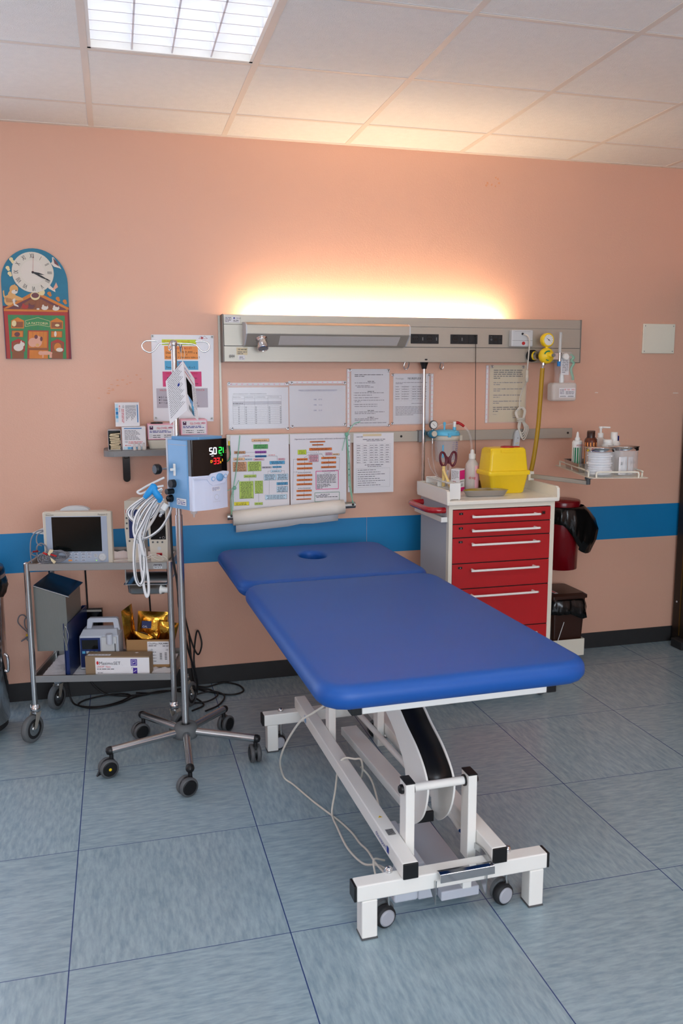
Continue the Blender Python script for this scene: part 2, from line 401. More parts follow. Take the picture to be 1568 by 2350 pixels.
for k in range(4):
    x = LX0 + .024 + cw * (k + .5)
    MB('tube_cool').cyl((x, LY0 + .04, H + .066), (x, LY1 - .04, H + .066), .012).build('fluorescent_tube', L)
def fill_lamp(x, y):   # added fill lamps out of the frame, brightening the near floor
    R = thing('ceiling_luminaire', 'added bare tube fill light outside the frame, nearer the camera', 'ceiling light', (x + .3, y + .3, H), 0, 'added fill lights nearer the camera')
    MB('white_paint').box(x + .012, x + .588, y + .012, y + .588, H - .006, H - .003).build('housing', R)
    for k in range(4): MB('tube_cool').cyl((x + .1 + .13 * k, y + .04, H - .02), (x + .1 + .13 * k, y + .56, H - .02), .012, 'tube_fill').build('fluorescent_tube', R)

fill_lamp(LX0, GY - 3.0)
fill_lamp(LX0 + 1.8, GY - 3.0)
# added out-of-frame glazed door, panes glow to cast glare on the floor
m = MB('white_paint')
for x in (-1.10, -.43, .24): m.box(x, x + .05, -.05, 0, 0, 2.15)
m.box(-1.10, .29, -.05, 0, 2.10, 2.15); m.box(-1.10, .29, -.05, 0, 0, .12)
d = struct(m.build('added_glare_door', bevel=.003))
MB('added_glow_pane').box(-1.05, -.43, -.020, -.012, .12, 2.10).build('glowing_pane', d); MB('added_glow_pane').box(-.38, .24, -.020, -.012, .12, 2.10).build('glowing_pane', d)

# ================================================================== ON THE WALL
def grommet(m, x, z, y=-.004, mt='chrome'):
    m.lathe([(.0075, 0), (.0075, .002), (.004, .003), (.0035, .001)], (x, y, z), (0, -1, 0), mt, n=16)
    m.lathe([(.0035, 0), (.0035, .0015)], (x, y, z), (0, -1, 0), 'mgrey', n=10)

# ---- farmhouse wall clock (generic barn picture board)
CK = thing('wall_clock', 'arched painted wooden wall clock with barn picture and roman numerals', 'clock', (.678, -.004, 1.647))
def A(cx, cy):
    Lf = 10 + (cy - 1250) * .0825; Rt = 1310 + (cy - 1200) * .0686
    return (.535 + (cx - Lf) / (Rt - Lf) * .287, 1.648 + (2220 - cy) * .000232)
m = MB('c_blue'); out = [(.535, 1.648), (.822, 1.648)]
for i in range(25):
    t = pi * i / 24; out.append((.6785 + .1435 * cos(t), 1.993 + .149 * sin(t)))
m.prism([(x, -.004, z) for x, z in out][::-1], (0, -.012, 0), 'c_blue')
m.build('board', CK)
m = MB('c_red'); S = Sheet(m, (0, -.016, 0))
NP = [0]
def ap(pts, mt, l=.0008): NP[0] += 1; S.poly([A(*p) for p in pts], mt, l + NP[0] * .000012)
def ar(x0, y0, x1, y1, mt, l): ap([(x0, y1), (x1, y1), (x1, y0), (x0, y0)], mt, l)
def ad(x, y, rx, ry, mt, l, n=20): ap([(x + rx * cos(-2 * pi * i / n), y + ry * sin(-2 * pi * i / n)) for i in range(n)], mt, l)
ap([(95, 2218), (1378, 2218), (1310, 1200), (12, 1200)], 'c_darkred', .0006)
ap([(115, 2218), (1325, 2218), (1285, 1290), (35, 1290)], 'c_red', .0008)
ap([(185, 2216), (1280, 2216), (1230, 1370), (108, 1370)], 'c_green', .0010)
ap([(12, 1255), (1310, 1255), (1305, 1215), (700, 930), (580, 930), (60, 1230)], 'c_orange', .0009)     # roof edge
ap([(40, 1262), (1270, 1262), (1240, 1235), (720, 1000), (600, 1000), (120, 1240)], 'c_mauve', .0011)
ap([(330, 1270), (1130, 1270), (1000, 1180), (760, 1060), (560, 1060), (400, 1160)], 'c_brown', .0013)
ar(30, 1262, 1290, 1300, 'c_orange', .0015)
for k in range(9): ar(440 + k * 70, 1080 + abs(k - 4) * 18, 444 + k * 70, 1262, 'c_mauve', .0016)
for k in range(8): ar(180 + k * 130, 1372, 184 + k * 130, 2216, 'c_blue', .0011)
for (x, w) in ((180, 250), (950, 250)):   # small houses on the green doors
    ap([(x, 1630), (x + w, 1630), (x + w, 1480), (x + w / 2, 1415), (x, 1480)], 'c_orange', .0014); ar(x + 20, 1500, x + w - 20, 1610, 'c_brown', .0017)
    ar(x + 10, 1670, x + w - 10, 1800, 'c_brown', .0014); ar(x + 22, 1682, x + w - 22, 1792, 'c_orange', .0017)
    ap([(x + 15, 2080), (x + w + 25, 2080), (x + w + 25, 1890), (x + w / 2 + 20, 1825), (x + 15, 1890)], 'c_red', .0014); ar(x + 40, 1900, x + w, 2075, 'c_brown', .0017)
    ar(x + 30, 2085, x + w + 10, 2216, 'c_brown', .0014)
ad(235, 1535, 45, 60, 'c_butter', .002); ad(1085, 1560, 45, 25, 'c_butter', .002)
ad(300, 1745, 55, 45, 'c_mauve', .002); ad(1050, 1730, 25, 55, 'c_white', .002)
ad(330, 2000, 95, 70, 'c_white', .002); ad(400, 1940, 50, 45, 'c_white', .0022); ad(380, 1900, 14, 34, 'c_white', .0023)
ad(1100, 1990, 70, 85, 'c_orange', .002); ad(1140, 2040, 70, 40, 'c_white', .0022)
ar(505, 1665, 915, 2216, 'c_red', .0014); ar(525, 1685, 895, 2005, 'c_orange', .0017); ar(545, 2050, 910, 2216, 'c_orange', .0017); ar(530, 2005, 925, 2050, 'c_brown', .0019)
for k in range(5): ar(600 + k * 70, 1690, 603 + k * 70, 2000, 'c_brown', .0018)
ad(610, 1900, 90, 90, 'c_pig', .002); ad(700, 1880, 90, 110, 'c_pig', .0022); ad(700, 1950, 34, 30, 'c_cat', .0024); ad(670, 1790, 34, 40, 'c_mauve', .0023); ad(775, 1830, 26, 46, 'c_mauve', .0023)
ad(870, 2105, 130, 38, 'c_pig', .0022); ad(770, 2105, 50, 40, 'c_pig', .0023); ar(800, 2130, 825, 2200, 'c_pig', .0022); ar(940, 2120, 990, 2200, 'c_pig', .0022)
S.poly([A(450, 1590), A(940, 1590), A(935, 1480), A(700, 1415), A(455, 1480)], 'c_darkgreen' if 'c_darkgreen' in MATS else 'c_green', .0018)
for p, q in (((450, 1590), (455, 1480)), ((455, 1480), (700, 1415)), ((700, 1415), (935, 1480)), ((935, 1480), (940, 1590)), ((940, 1590), (700, 1555)), ((700, 1555), (450, 1590))):
    (x0, z0), (x1, z1) = A(*p), A(*q); S.line(x0, z0, x1, z1, .0014, 'c_butter', .0022)
xa, za = A(475, 1550); S.text('LA FATTORIA', xa, za, .0155, 'c_butter', l=.0022)
# cat, hens, birds and butterflies
ad(130, 1090, 95, 105, 'c_cat', .0020); ad(180, 985, 72, 85, 'c_cat', .0021); ad(220, 880, 85, 85, 'c_cat', .0022); ad(235, 930, 60, 40, 'c_white', .0023); ap([(160, 850), (210, 850), (250, 770)], 'c_cat', .0022); ad(262, 905, 12, 12, 'ink', .0026)
ap([(180, 1010), (230, 1100), (410, 1085), (400, 1050), (250, 990)], 'c_cat', .0021); ap([(190, 1080), (230, 1190), (320, 1220), (310, 1190), (250, 1160), (250, 1050)], 'c_white', .0021)
ap([(20, 1020), (60, 1080), (75, 1040), (40, 990), (30, 900), (5, 920)], 'c_cat', .002)
for k in range(5): ap([(60 + k * 30, 1040 + k * 6), (72 + k * 30, 1038 + k * 6), (100 + k * 24, 1130), (88 + k * 24, 1134)], 'c_brown', .0024)
for x, y, cc in ((440, 1215, 'c_red'), (560, 1210, 'c_mauve'), (830, 1230, 'c_white'), (1050, 1240, 'c_white')):
    ad(x, y, 65, 38, cc, .002); ad(x - 30, y - 34, 22, 34, cc, .0021); ap([(x + 25, y), (x + 75, y), (x + 60, y - 55)], cc, .0021)
ad(700, 1250, 30, 16, 'c_white', .002)
ap([(940, 370), (1000, 430), (1110, 455), (1150, 475), (1130, 440), (1060, 350), (990, 250), (960, 250), (965, 330)], 'c_white', .0026); ap([(980, 260), (1010, 370), (1110, 430), (1060, 340), (1000, 280)], 'c_mauve', .0028)
ap([(850, 730), (900, 850), (1040, 920), (1030, 870), (960, 820), (900, 760)], 'c_white', .0030); ap([(980, 870), (1050, 730), (1090, 820), (1010, 880)], 'c_pig', .0030)
for x, y, cc in ((155, 330, 'c_butter'), (200, 385, 'c_butter'), (90, 495, 'c_butter'), (130, 600, 'c_butter'), (915, 965, 'c_orange'), (1085, 1060, 'c_orange'), (1225, 1110, 'c_orange')):
    ad(x, y - 20, 38, 34, cc, .002); ad(x + 20, y + 14, 30, 26, cc, .0021)
ad(640, 1000, 95, 80, 'c_butter', .0018); ad(640, 990, 75, 50, 'c_mauve', .0020); ad(770, 930, 60, 60, 'c_butter', .0030)
m.build('barn_picture', CK)
m = MB('c_dial'); m.lathe([(.0905, 0), (.0905, .003), (.0885, .004)], (.6735, -.0165, 2.0355), (0, -1, 0), 'c_dial', n=40)
S = Sheet(m, (.6735, -.0205, 2.0355)); m.lathe([(.052, 0), (.052, .0003)], (.6735, -.0204, 2.0355), (0, -1, 0), 'c_white', n=40)
for k, t in enumerate(['XII', 'I', 'II', 'III', 'IIII', 'V', 'VI', 'VII', 'VIII', 'IX', 'X', 'XI']):
    an = -2 * pi * k / 12; ux = Vector((cos(an), 0, sin(an))); uy = Vector((-sin(an), 0, cos(an)))
    m.text(t, Vector((.6735, -.0205, 2.0355)) + uy * .0625, ux, uy, .029, 'ink', 'CENTER', lift=.0006, sx=.55)
m.build('dial', CK)
m = MB('black'); S = Sheet(m, (.6735, -.022, 2.0355)); S.disc(0, 0, .0055, 'black', .001)
def hand(ang, ln, w, l):
    d = (sin(ang), cos(ang)); q = (d[1], -d[0])
    S.poly([(-q[0] * w, -q[1] * w), (q[0] * w, q[1] * w), (d[0] * ln * .5 + q[0] * w * 1.8, d[1] * ln * .5 + q[1] * w * 1.8), (d[0] * ln, d[1] * ln), (d[0] * ln * .5 - q[0] * w * 1.8, d[1] * ln * .5 - q[1] * w * 1.8)][::-1], 'black', l)
hand(radians(102), .052, .0022, .0014); hand(radians(117), .082, .0024, .0018); S.line(0, 0, .006, .068, .001, 'c_red', .002)
m.build('clock_hands', CK)

# ---- laminated formula poster
PO = thing('laminated_poster', 'laminated sheet of coloured formula boxes behind the drip stand', 'poster', (1.335, -.002, 1.35))
m = MB('paper_gloss'); m.prism([(1.187, -.001, 1.353), (1.476, -.001, 1.348), (1.487, -.001, 1.764), (1.19, -.001, 1.765)], (0, -.002, 0))
S = Sheet(m, (1.187, -.003, 1.35)); w = .292
S.rect(.052, .366, .215, .392, 'p_lime'); S.text('FR alta, insufflare / misure FR', .06, .381, .0105, 'p_orange'); S.text('FR < 20/min insure FR < 20 min', .056, .370, .0115, 'p_darkgreen')
S.rect(.062, .298, .222, .361, 'p_orange2'); S.text('MISURE TUBO ET', .142, .346, .0135, 'ink_red', 'CENTER'); S.text('Diametro =', .068, .325, .0135); S.text('età in anni', .168, .331, .0135, 'ink', 'CENTER')
S.line(.13, .328, .197, .328, .0008); S.text('4', .165, .317, .011); S.text('+ 4', .200, .324, .0135); S.text('Profondità = diametro tubo x 3', .068, .304, .0127)
S.rect(.062, .248, .222, .291, 'p_sky'); S.text('PESO', .142, .277, .0135, 'ink_red', 'CENTER'); S.text('Peso in kg = (anni + 4) x 2', .068, .256, .0128)
S.rect(.05, .168, .236, .240, 'p_pink'); S.text('VALORI MEDI FC / SCHOCKO', .142, .227, .0115, 'ink_red', 'CENTER')
for zz, t in ((.205, '> 60/min'), (.178, '< 160/min')): S.disc(.075, zz + .004, .0035, 'ink', .001); S.text(t, .17, zz, .012)
S.rect(.018, .066, .264, .160, 'p_greyl'); S.text('VALORI NORMALI PRESSIONE SISTOLICA', .141, .147, .0118, 'ink_red', 'CENTER')
for zz, t in ((.113, '0-1 mese   > 60 mmHg'), (.100, '1 mese - 1 anno   > 70 mmHg'), (.086, '> 1 anno   (70 + (anni x 2) mmHg')): S.disc(.032, zz + .004, .003, 'ink', .001); S.text(t, .038, zz, .0128)
S.words(.1, .22, .072, .006, 'ink')
S.line(.228, .397, .270, .397, .001, 'ink_red'); S.line(.228, .397, .236, .408, .001); S.line(.236, .408, .248, .402, .001); S.line(.248, .402, .256, .410, .001); S.line(.256, .410, .270, .397, .001)
S.rect(.236, .399, .250, .4025, 'ink_red', .001); S.rect(.2413, .3945, .2448, .4075, 'ink_red', .001)
m.build('sheet', PO)
for x, z in ((1.196, 1.757), (1.479, 1.756), (1.198, 1.368), (1.467, 1.362)):
    m = MB(); grommet(m, x, z, mt='white_plastic'); m.build('wall_plug', PO)

# ---- documents in punched pockets
def doc(name, label, x0, x1, z0, z1, strip, draw, pocket=(0, 0, 0, 0), paper='paper_gloss', plugs=None, tilt=0, grp='documents pinned on the wall'):
    T = thing(name, label, 'document', ((x0 + x1) / 2, -.002, z0), 0, grp)
    if strip == 'top': px0, px1, pz0, pz1 = x0 - .006, x1 + .003, z0 - .006, z1 + .024
    elif strip == 'left': px0, px1, pz0, pz1 = x0 - .026, x1 + .003, z0 - .006, z1 + .003
    elif strip == 'right': px0, px1, pz0, pz1 = x0 - .003, x1 + .026, z0 - .006, z1 + .003
    else: px0, px1, pz0, pz1 = x0, x1, z0, z1
    m = MB(paper); m.box(x0, x1, -.0022, -.0012, z0, z1, paper); S = Sheet(m, (x0, -.0022, z0)); draw(S, x1 - x0, z1 - z0); m.build('paper', T)
    if strip:
        m = MB('clear_film'); m.box(px0, px1, -.0042, -.0038, pz0, pz1)
        if strip == 'top':
            m.box(px0, px1, -.0048, -.0043, z1 + .010, z1 + .022, 'paper')
            for k in range(11): m.box(px0 + .02 + k * (px1 - px0 - .04) / 10 - .004, px0 + .02 + k * (px1 - px0 - .04) / 10 + .004, -.0052, -.0049, z1 + .0135, z1 + .018, 'p_rose')
        else:
            xa = px0 + .004 if strip == 'left' else px1 - .016
            m.box(xa, xa + .012, -.0048, -.0043, pz0 + .004, pz1 - .004, 'paper')
            for k in range(11): zz = pz0 + .02 + k * (pz1 - pz0 - .04) / 10; m.box(xa + .004, xa + .008, -.0052, -.0049, zz - .003, zz + .003, 'p_rose')
        m.build('plastic_pocket', T)
    for x, z in (plugs or []):
        m = MB(); grommet(m, x, z, -.005); m.build('wall_plug', T)
    return T
def d1(S, w, h):
    S.text('SHOCK ANAFILATTICO - TERAPIA INTRAMUSCOLO', .022, h - .034, .0072, 'ink')
    x = [.020, .078, .130, .196, .264]; S.text('MOLECOLA', .021, h - .050, .0072); S.text('ADRENALINA', .079, h - .050, .0072); S.text('CLORFENAMINA', .131, h - .050, .0070); S.text('M-PREDNISOLONE', .197, h - .050, .0068)
    rows = [h - .040, h - .056, h - .070, h - .084] + [h - .092 - .0088 * k for k in range(11)]
    S.rect(.020, h - .084, .264, h - .070, 'p_greyl'); S.words(.021, .07, h - .080, .006, 'ink'); S.text('PESO IN KG', .021, h - .0905, .0065)
    for r in rows: S.line(.020, r, .264, r, .0007)
    for q in x: S.line(q, rows[0], q, rows[-1], .0007)
    for k in range(10):
        for q in (.046, .082, .132, .200, .256): S.words(q, q + .007, rows[4 + k] - .0068, .005, 'ink')
doc('pocket_document', 'landscape table sheet in a pocket, leftmost of the four upper sheets', 1.553, 1.853, 1.308, 1.512, 'top', d1, plugs=[(1.556, 1.533), (1.846, 1.530), (1.566, 1.310), (1.848, 1.306)])
def d2(S, w, h):
    S.text('ORARIO CALIBRAZIONE APPARECCHIO EMOGASANALISI', w / 2, h - .026, .0078, 'ink_blue', 'CENTER'); S.line(.055, h - .029, w - .055, h - .029, .0006, 'ink_blue')
    for k, t in enumerate(('07.15', '15.15', '22.15')): S.text('ORE    ' + t, w / 2, h - .073 - .0275 * k, .0085, 'ink_blue', 'CENTER')
doc('pocket_document', 'landscape pocket sheet with three centred blue time lines', 1.859, 2.152, 1.313, 1.520, 'top', d2, plugs=[(1.871, 1.533), (2.147, 1.532), (1.871, 1.316), (2.147, 1.322)])
def d3(S, w, h):
    S.words(.018, .17, h - .030, .006, 'ink'); S.words(.018, .07, h - .038, .006, 'ink')
    for z in (.064, .115, .213, .248): S.words(w / 2 - .015, w / 2 + .02, h - z, .006, 'ink')
    for z, a_, b_ in ((.071, .018, .13), (.086, .022, .10), (.093, .03, .12), (.122, .018, .18), (.134, .018, .11), (.147, .018, .15), (.160, .018, .18), (.167, .018, .05), (.181, .018, .14), (.191, .018, .14), (.220, .018, .18), (.228, .018, .13), (.255, .018, .15), (.262, .018, .13), (.276, .018, .19), (.283, .018, .035)): S.words(a_, b_, h - z, .0055)
    for z in (.122, .134, .147, .160, .181): S.disc(.014, h - z + .002, .0015, 'ink', .001)
doc('pocket_document', 'portrait typed sheet with short bulleted paragraphs, tallest of the upper row', 2.182, 2.386, 1.310, 1.602, 'left', d3, plugs=[(2.175, 1.597), (2.381, 1.594), (2.176, 1.312), (2.383, 1.314)])
def d4(S, w, h):
    S.text('Posologia', .012, h - .028, .0115, 'ink_light'); S.text('NUREFLEX', .078, h - .029, .0155, 'ink'); S.text('NUREFLEX', .0786, h - .0292, .0155, 'ink')
    S.words(.012, w - .012, h - .046, .0045); S.words(.012, .05, h - .052, .0045)
    for q in (.012, .046, .063, .104, .132, .160): 
        for k in range(6): S.words(q, q + .022, h - .068 - .0125 * k, .0048)
        S.line(q - .002, h - .058, q - .002, h - .142, .0004, 'ink_light')
    for k in range(7): S.line(.010, h - .060 - .0125 * k - .004, .185, h - .060 - .0125 * k - .004, .0004, 'ink_light')
    S.words(.10, w - .03, h - .154, .0045); S.block(.012, w - .02, h - .215, h - .166, 7, h=.0045)
doc('pocket_document', 'portrait dosage sheet with black handwritten heading, partly behind the thin pole', 2.409, 2.606, 1.318, 1.578, 'right', d4, plugs=[(2.405, 1.573), (2.603, 1.574), (2.404, 1.322)])
def d5(S, w, h):
    rr = [(h - .028, 5, 1), (h - .093, 2, 0), (h - .127, 2, 0), (h - .160, 2, 0), (h - .192, 2, 0), (h - .225, 3, 1)]
    for z, k, bold in rr:
        for i in range(k):
            last = i == k - 1
            S.words(.022, (.06 if last else w - .022), z - .0105 * i, .0078 if bold else .007, 'ink' if bold else 'ink_light')
    for z in (.093, .127, .160, .192): S.poly([(.085, h - z), (.085, h - z + .006), (.091, h - z + .003)][::-1], 'ink', .001)
    S.words(.022, .045, h - .262, .004); S.words(.14, .18, h - .27, .003); S.words(.14, .16, h - .281, .006)
doc('pocket_document', 'buff coloured typed notice hanging under the bed head panel behind the call cord', 2.951, 3.164, 1.320, 1.622, 'left', d5, paper='paper_buff', plugs=[(2.962, 1.615), (3.144, 1.613)])
def d6(S, w, h):
    S.rect(.05, h - .016, .15, h - .004, 'paper_buff', .0006)
    S.words(.016, .05, h - .020, .005); S.words(.05, .17, h - .034, .006, 'ink_light'); S.words(.07, .16, h - .041, .005)
    for k in range(9): S.line(.016, h - .055 - .0125 * k, .198, h - .055 - .0125 * k, .0004, 'ink_light')
    for q in (.016, .05, .085, .110, .140, .170, .198): S.line(q, h - .055, q, h - .155, .0004, 'ink_light')
    for k in range(8):
        for q in (.018, .054, .088, .114, .144, .174): S.words(q, q + .018, h - .0645 - .0125 * k, .0048)
    S.words(.06, .16, h - .166, .006); S.words(.075, .15, h - .174, .005); S.frame(.016, .03, w - .02, .128, .0005, 'ink_light')
    for k in range(8): S.words(.022, .12 + .05 * (k % 3) / 2, .118 - .0113 * k, .0052)
T = doc('pocket_document', 'creased typed table sheet taped over the steel rail, right of the two flow charts', 2.186, 2.403, .966, 1.276, None, d6, paper='paper')
T.location.y -= .028

# ---- flow charts hung on the rail
def fc(x0, name, label, draw):
    T = thing(name, label, 'flow chart', (x0 + .147, -.03, .93), 0, 'flow charts hanging from the wall rail')
    m = MB('paper_gloss'); m.box(x0, x0 + .294, -.0345, -.033, .90, 1.278); S = Sheet(m, (0, -.0345, 0)); draw(S); m.build('sheet', T); return T
def cm1(cx, cy, X, C0): 
    cy2 = cy + (cx - C0) * (.016 + .022 * (cy - 90) / 840) if True else cy
    return (X + (cx - C0) * .000417, 1.278 - (cy2 - 90) * .000408)
def chart(S, X, C0, boxes, lines, arrows=()):
    for x0, y0, x1, y1, mt, n in boxes:
        a_, b_ = cm1(x0, y1, X, C0), cm1(x1, y0, X, C0)
        S.rect(a_[0] + .0012, a_[1] - .0012, b_[0] + .0012, b_[1] - .0012, 'ink_light', .0006); S.rect(a_[0], a_[1], b_[0], b_[1], mt, .0009); S.frame(a_[0], a_[1], b_[0], b_[1], .0005, 'ink', .0011)
        if n:
            p = (b_[1] - a_[1]) / (n + .5)
            for k in range(n):
                sh = random.uniform(.12, .3) * (b_[0] - a_[0]); S.words(a_[0] + sh * .5, b_[0] - sh * .5, b_[1] - p * (k + 1), min(.0042, p * .8), 'ink', .0012)
    for x0, y0, x1, y1 in lines:
        p, q = cm1(x0, y0, X, C0), cm1(x1, y1, X, C0); S.line(p[0], p[1], q[0], q[1], .0008, 'ink', .0008)
    for x, y, dx, dy in arrows:
        p = cm1(x, y, X, C0); s_ = .0026; S.poly([(p[0] + dx * s_, p[1] - dy * s_), (p[0] + dy * s_, p[1] + dx * s_ * 1), (p[0] - dy * s_, p[1] - dx * s_)] if True else [], 'ink', .0012)
def f1(S):
    chart(S, 1.552, 95, [(350, 128, 560, 165, 'p_peach', 1), (370, 197, 543, 252, 'p_green2', 3), (387, 276, 523, 306, 'p_purple', 1), (137, 278, 270, 311, 'p_tan', 2), (387, 329, 523, 355, 'p_blue', 1),
        (128, 358, 262, 392, 'p_peach', 1), (262, 368, 350, 388, 'p_pale', 1), (368, 368, 494, 392, 'p_rose', 1), (118, 408, 282, 528, 'p_tan', 8), (295, 404, 458, 524, 'p_green', 8), (665, 366, 748, 388, 'p_rose', 1),
        (562, 398, 746, 440, 'p_sky', 2), (468, 466, 584, 488, 'p_greyl', 1), (596, 461, 706, 484, 'p_sky', 1), (572, 508, 704, 538, 'p_pale', 1), (490, 558, 635, 636, 'p_pale', 5), (645, 556, 784, 632, 'p_pale', 5),
        (248, 566, 396, 602, 'p_green', 1), (190, 645, 360, 862, 'p_green', 13), (376, 640, 474, 798, 'p_green', 9), (644, 658, 780, 694, 'p_sky', 2), (642, 708, 778, 784, 'p_pale', 5), (500, 808, 766, 874, 'p_pale', 3),
        (124, 898, 302, 948, 'p_yellow', 2), (370, 906, 468, 940, 'p_green', 1)],
        [(456, 165, 456, 197), (456, 252, 456, 276), (387, 292, 270, 295), (456, 306, 456, 329), (387, 342, 195, 348), (195, 348, 195, 358), (523, 340, 655, 340), (655, 340, 655, 398), (652, 440, 652, 461), (650, 484, 650, 508),
         (572, 523, 540, 525), (540, 525, 540, 558), (704, 518, 740, 518), (740, 518, 740, 556), (362, 528, 362, 566), (315, 602, 315, 645), (422, 798, 422, 905), (555, 638, 551, 808), (712, 632, 712, 658), (710, 694, 710, 708), (708, 784, 708, 806)])
    for x0, x1, y in ((240, 320, 340), (550, 630, 332)): a_ = cm1(x0, y, 1.552, 95); S.words(a_[0], a_[0] + (x1 - x0) * .000417, a_[1], .004, 'ink_red')
fc(1.552, 'flow_chart', 'pale sheet with green, blue and purple flow boxes, left of the pair', f1)
def f2(S):
    X, C0 = 1.852, 825
    O = 'p_orange'
    chart(S, X, C0, [(1072, 172, 1262, 190, O, 1), (1100, 210, 1238, 228, O, 1), (1063, 254, 1345, 290, O, 2), (920, 280, 1025, 338, 'p_lime', 3), (1055, 344, 1175, 384, 'p_rose', 3), (1055, 386, 1175, 430, 'p_rose', 3), (1264, 314, 1350, 348, 'p_rose', 3), (1352, 326, 1440, 348, 'p_peach', 1),
        (910, 384, 1040, 412, O, 1), (908, 440, 1098, 468, O, 1), (908, 496, 1098, 524, O, 1), (906, 583, 1096, 610, O, 1), (904, 640, 1095, 668, O, 1), (902, 694, 1092, 722, O, 1), (900, 776, 1088, 804, O, 1), (898, 832, 1086, 858, O, 1), (896, 886, 1080, 905, O, 1),
        (1213, 367, 1398, 394, O, 1), (1212, 424, 1398, 452, O, 1), (1210, 482, 1396, 508, O, 1)],
        [(1166, 190, 1166, 250), (1176, 290, 1176, 320), (1028, 313, 1140, 313), (1062, 338, 1005, 376), (1218, 334, 1240, 364), (1005, 412, 1005, 440), (1004, 468, 1004, 496), (1003, 524, 1003, 545), (1000, 566, 1000, 583), (1000, 610, 1000, 640), (998, 668, 998, 694), (994, 760, 994, 776), (992, 804, 992, 832), (990, 858, 990, 890),
         (1305, 394, 1305, 424), (1304, 452, 1304, 482), (865, 398, 900, 398), (865, 398, 852, 900), (862, 556, 905, 556), (1400, 378, 1445, 378), (1445, 378, 1440, 530), (1440, 530, 1390, 534)],
        [(1150, 313, 1, 0), (1005, 372, 0, 1), (1240, 362, 0, 1), (1005, 436, 0, 1), (1004, 492, 0, 1), (1000, 636, 0, 1), (998, 690, 0, 1), (992, 828, 0, 1), (1305, 420, 0, 1), (1304, 478, 0, 1), (905, 398, 1, 0), (905, 556, 1, 0)])
    p = cm1(882, 158, X, C0); S.text('Algoritmo per il trattamento avanzato dell\'arresto cardiorespiratorio', p[0], p[1], .0098, 'p_plum')
    for x, y in ((920, 566), (1224, 548), (916, 764)): p = cm1(x, y + 6, X, C0); S.text('RIVALUTAZIONE', p[0], p[1], .0088)
    p = cm1(1070, 342, X, C0); S.text('VALUTAZIONE RITMO', p[0], p[1], .0064)
    a_, b_ = cm1(1145, 775, X, C0), cm1(1428, 540, X, C0); S.frame(a_[0], a_[1], b_[0], b_[1], .0028, 'p_magenta')
    S.text('Durante RCP', (a_[0] + b_[0]) / 2, b_[1] - .013, .0062, 'ink', 'CENTER')
    for k in range(7): S.words(a_[0] + .005, b_[0] - .012 * random.random() - .004, b_[1] - .021 - .0067 * k, .0048, 'ink')
    for k in range(4): S.words(a_[0] + .004, a_[0] + .03 + .05 * random.random(), b_[1] - .070 - .0062 * k, .0048, 'ink')
    a_, b_ = cm1(1128, 930, X, C0), cm1(1440, 806, X, C0); S.frame(a_[0], a_[1], b_[0], b_[1], .002, 'p_darkgreen'); S.words(a_[0] + .03, b_[0] - .05, b_[1] - .011, .005, 'ink'); S.words(a_[0] + .004, b_[0] - .06, b_[1] - .018, .005, 'ink'); S.words(a_[0] + .008, b_[0] - .01, b_[1] - .025, .005, 'ink')
fc(1.852, 'flow_chart', 'sheet with a column of orange boxes and pink framed note, right of the pair', f2)
# punched strip beside the flow charts
m = MB('clear_film').box(2.150, 2.172, -.036, -.0355, .97, 1.275).box(2.154, 2.166, -.0365, -.036, .975, 1.27, 'paper')
for k in range(9): m.box(2.158, 2.162, -.037, -.0366, 1.0 + k * .03, 1.006 + k * .03, 'ink')
tag(m.build('plastic_pocket'), 'empty narrow punched pocket strip hanging beside the orange flow chart', 'plastic pocket')

# ---- examination paper roll on its holder, tied with green tubing
R = thing('paper_roll_holder', 'metal bar holder under the flow charts with bandage tied green tubing', 'paper roll holder', (1.85, -.085, .85))
MB('steel_brushed').cyl((1.522, -.085, .880), (1.60, -.085, .882), .016).lathe([(.006, 0), (.006, .003)], (1.540, -.1005, .886), (0, -1, 0), 'black').build('bar_end', R)
MB('steel_brushed').cyl((2.10, -.085, .912), (2.178, -.085, .914), .016).lathe([(.006, 0), (.006, .003)], (2.163, -.1005, .918), (0, -1, 0), 'black').build('bar_end', R)
MB('steel_brushed').cyl((1.59, -.085, .881), (2.11, -.085, .913), .010).build('core_bar', R)
def grn(pts, r=.0042): MB('clear_green').tube(pts, r * .62).build('tubing', R)
grn([(1.600, -.036, 1.278), (1.590, -.044, 1.20), (1.575, -.042, 1.09), (1.562, -.044, 1.02), (1.556, -.06, .95), (1.546, -.095, .90)])
grn([(1.562, -.045, 1.020), (1.548, -.05, .97), (1.543, -.07, .93), (1.540, -.104, .895)])
grn([(1.590, -.044, 1.056), (1.566, -.046, 1.018), (1.546, -.046, 1.012), (1.516, -.048, 1.000)], .003)
grn([(2.145, -.045, 1.276), (2.150, -.047, 1.18), (2.155, -.045, 1.05), (2.163, -.06, .97), (2.165, -.102, .922)])
grn([(2.145, -.045, 1.276), (2.158, -.047, 1.15), (2.165, -.045, 1.03), (2.169, -.06, .96), (2.160, -.102, .915)])
grn([(2.147, -.04, 1.272), (2.134, -.045, 1.24), (2.122, -.045, 1.19)], .003); grn([(2.147, -.04, 1.272), (2.165, -.045, 1.30), (2.19, -.03, 1.325), (2.225, -.02, 1.335)], .004)
m = MB('clear_green'); m.ball((2.146, -.045, 1.273), .011); m.ball((1.566, -.046, 1.018), .010); m.build('knot', R)
PR = thing('paper_roll', 'cream roll of couch paper with its torn end hanging over the blue stripe', 'paper roll', (1.85, -.085, .84))
m = MB('roll_paper'); ax = Vector((.57, 0, .036)).normalized(); p0 = Vector((1.548, -.088, .872))
q = [p0 + ax * (k * .571 / 10) for k in range(11)]
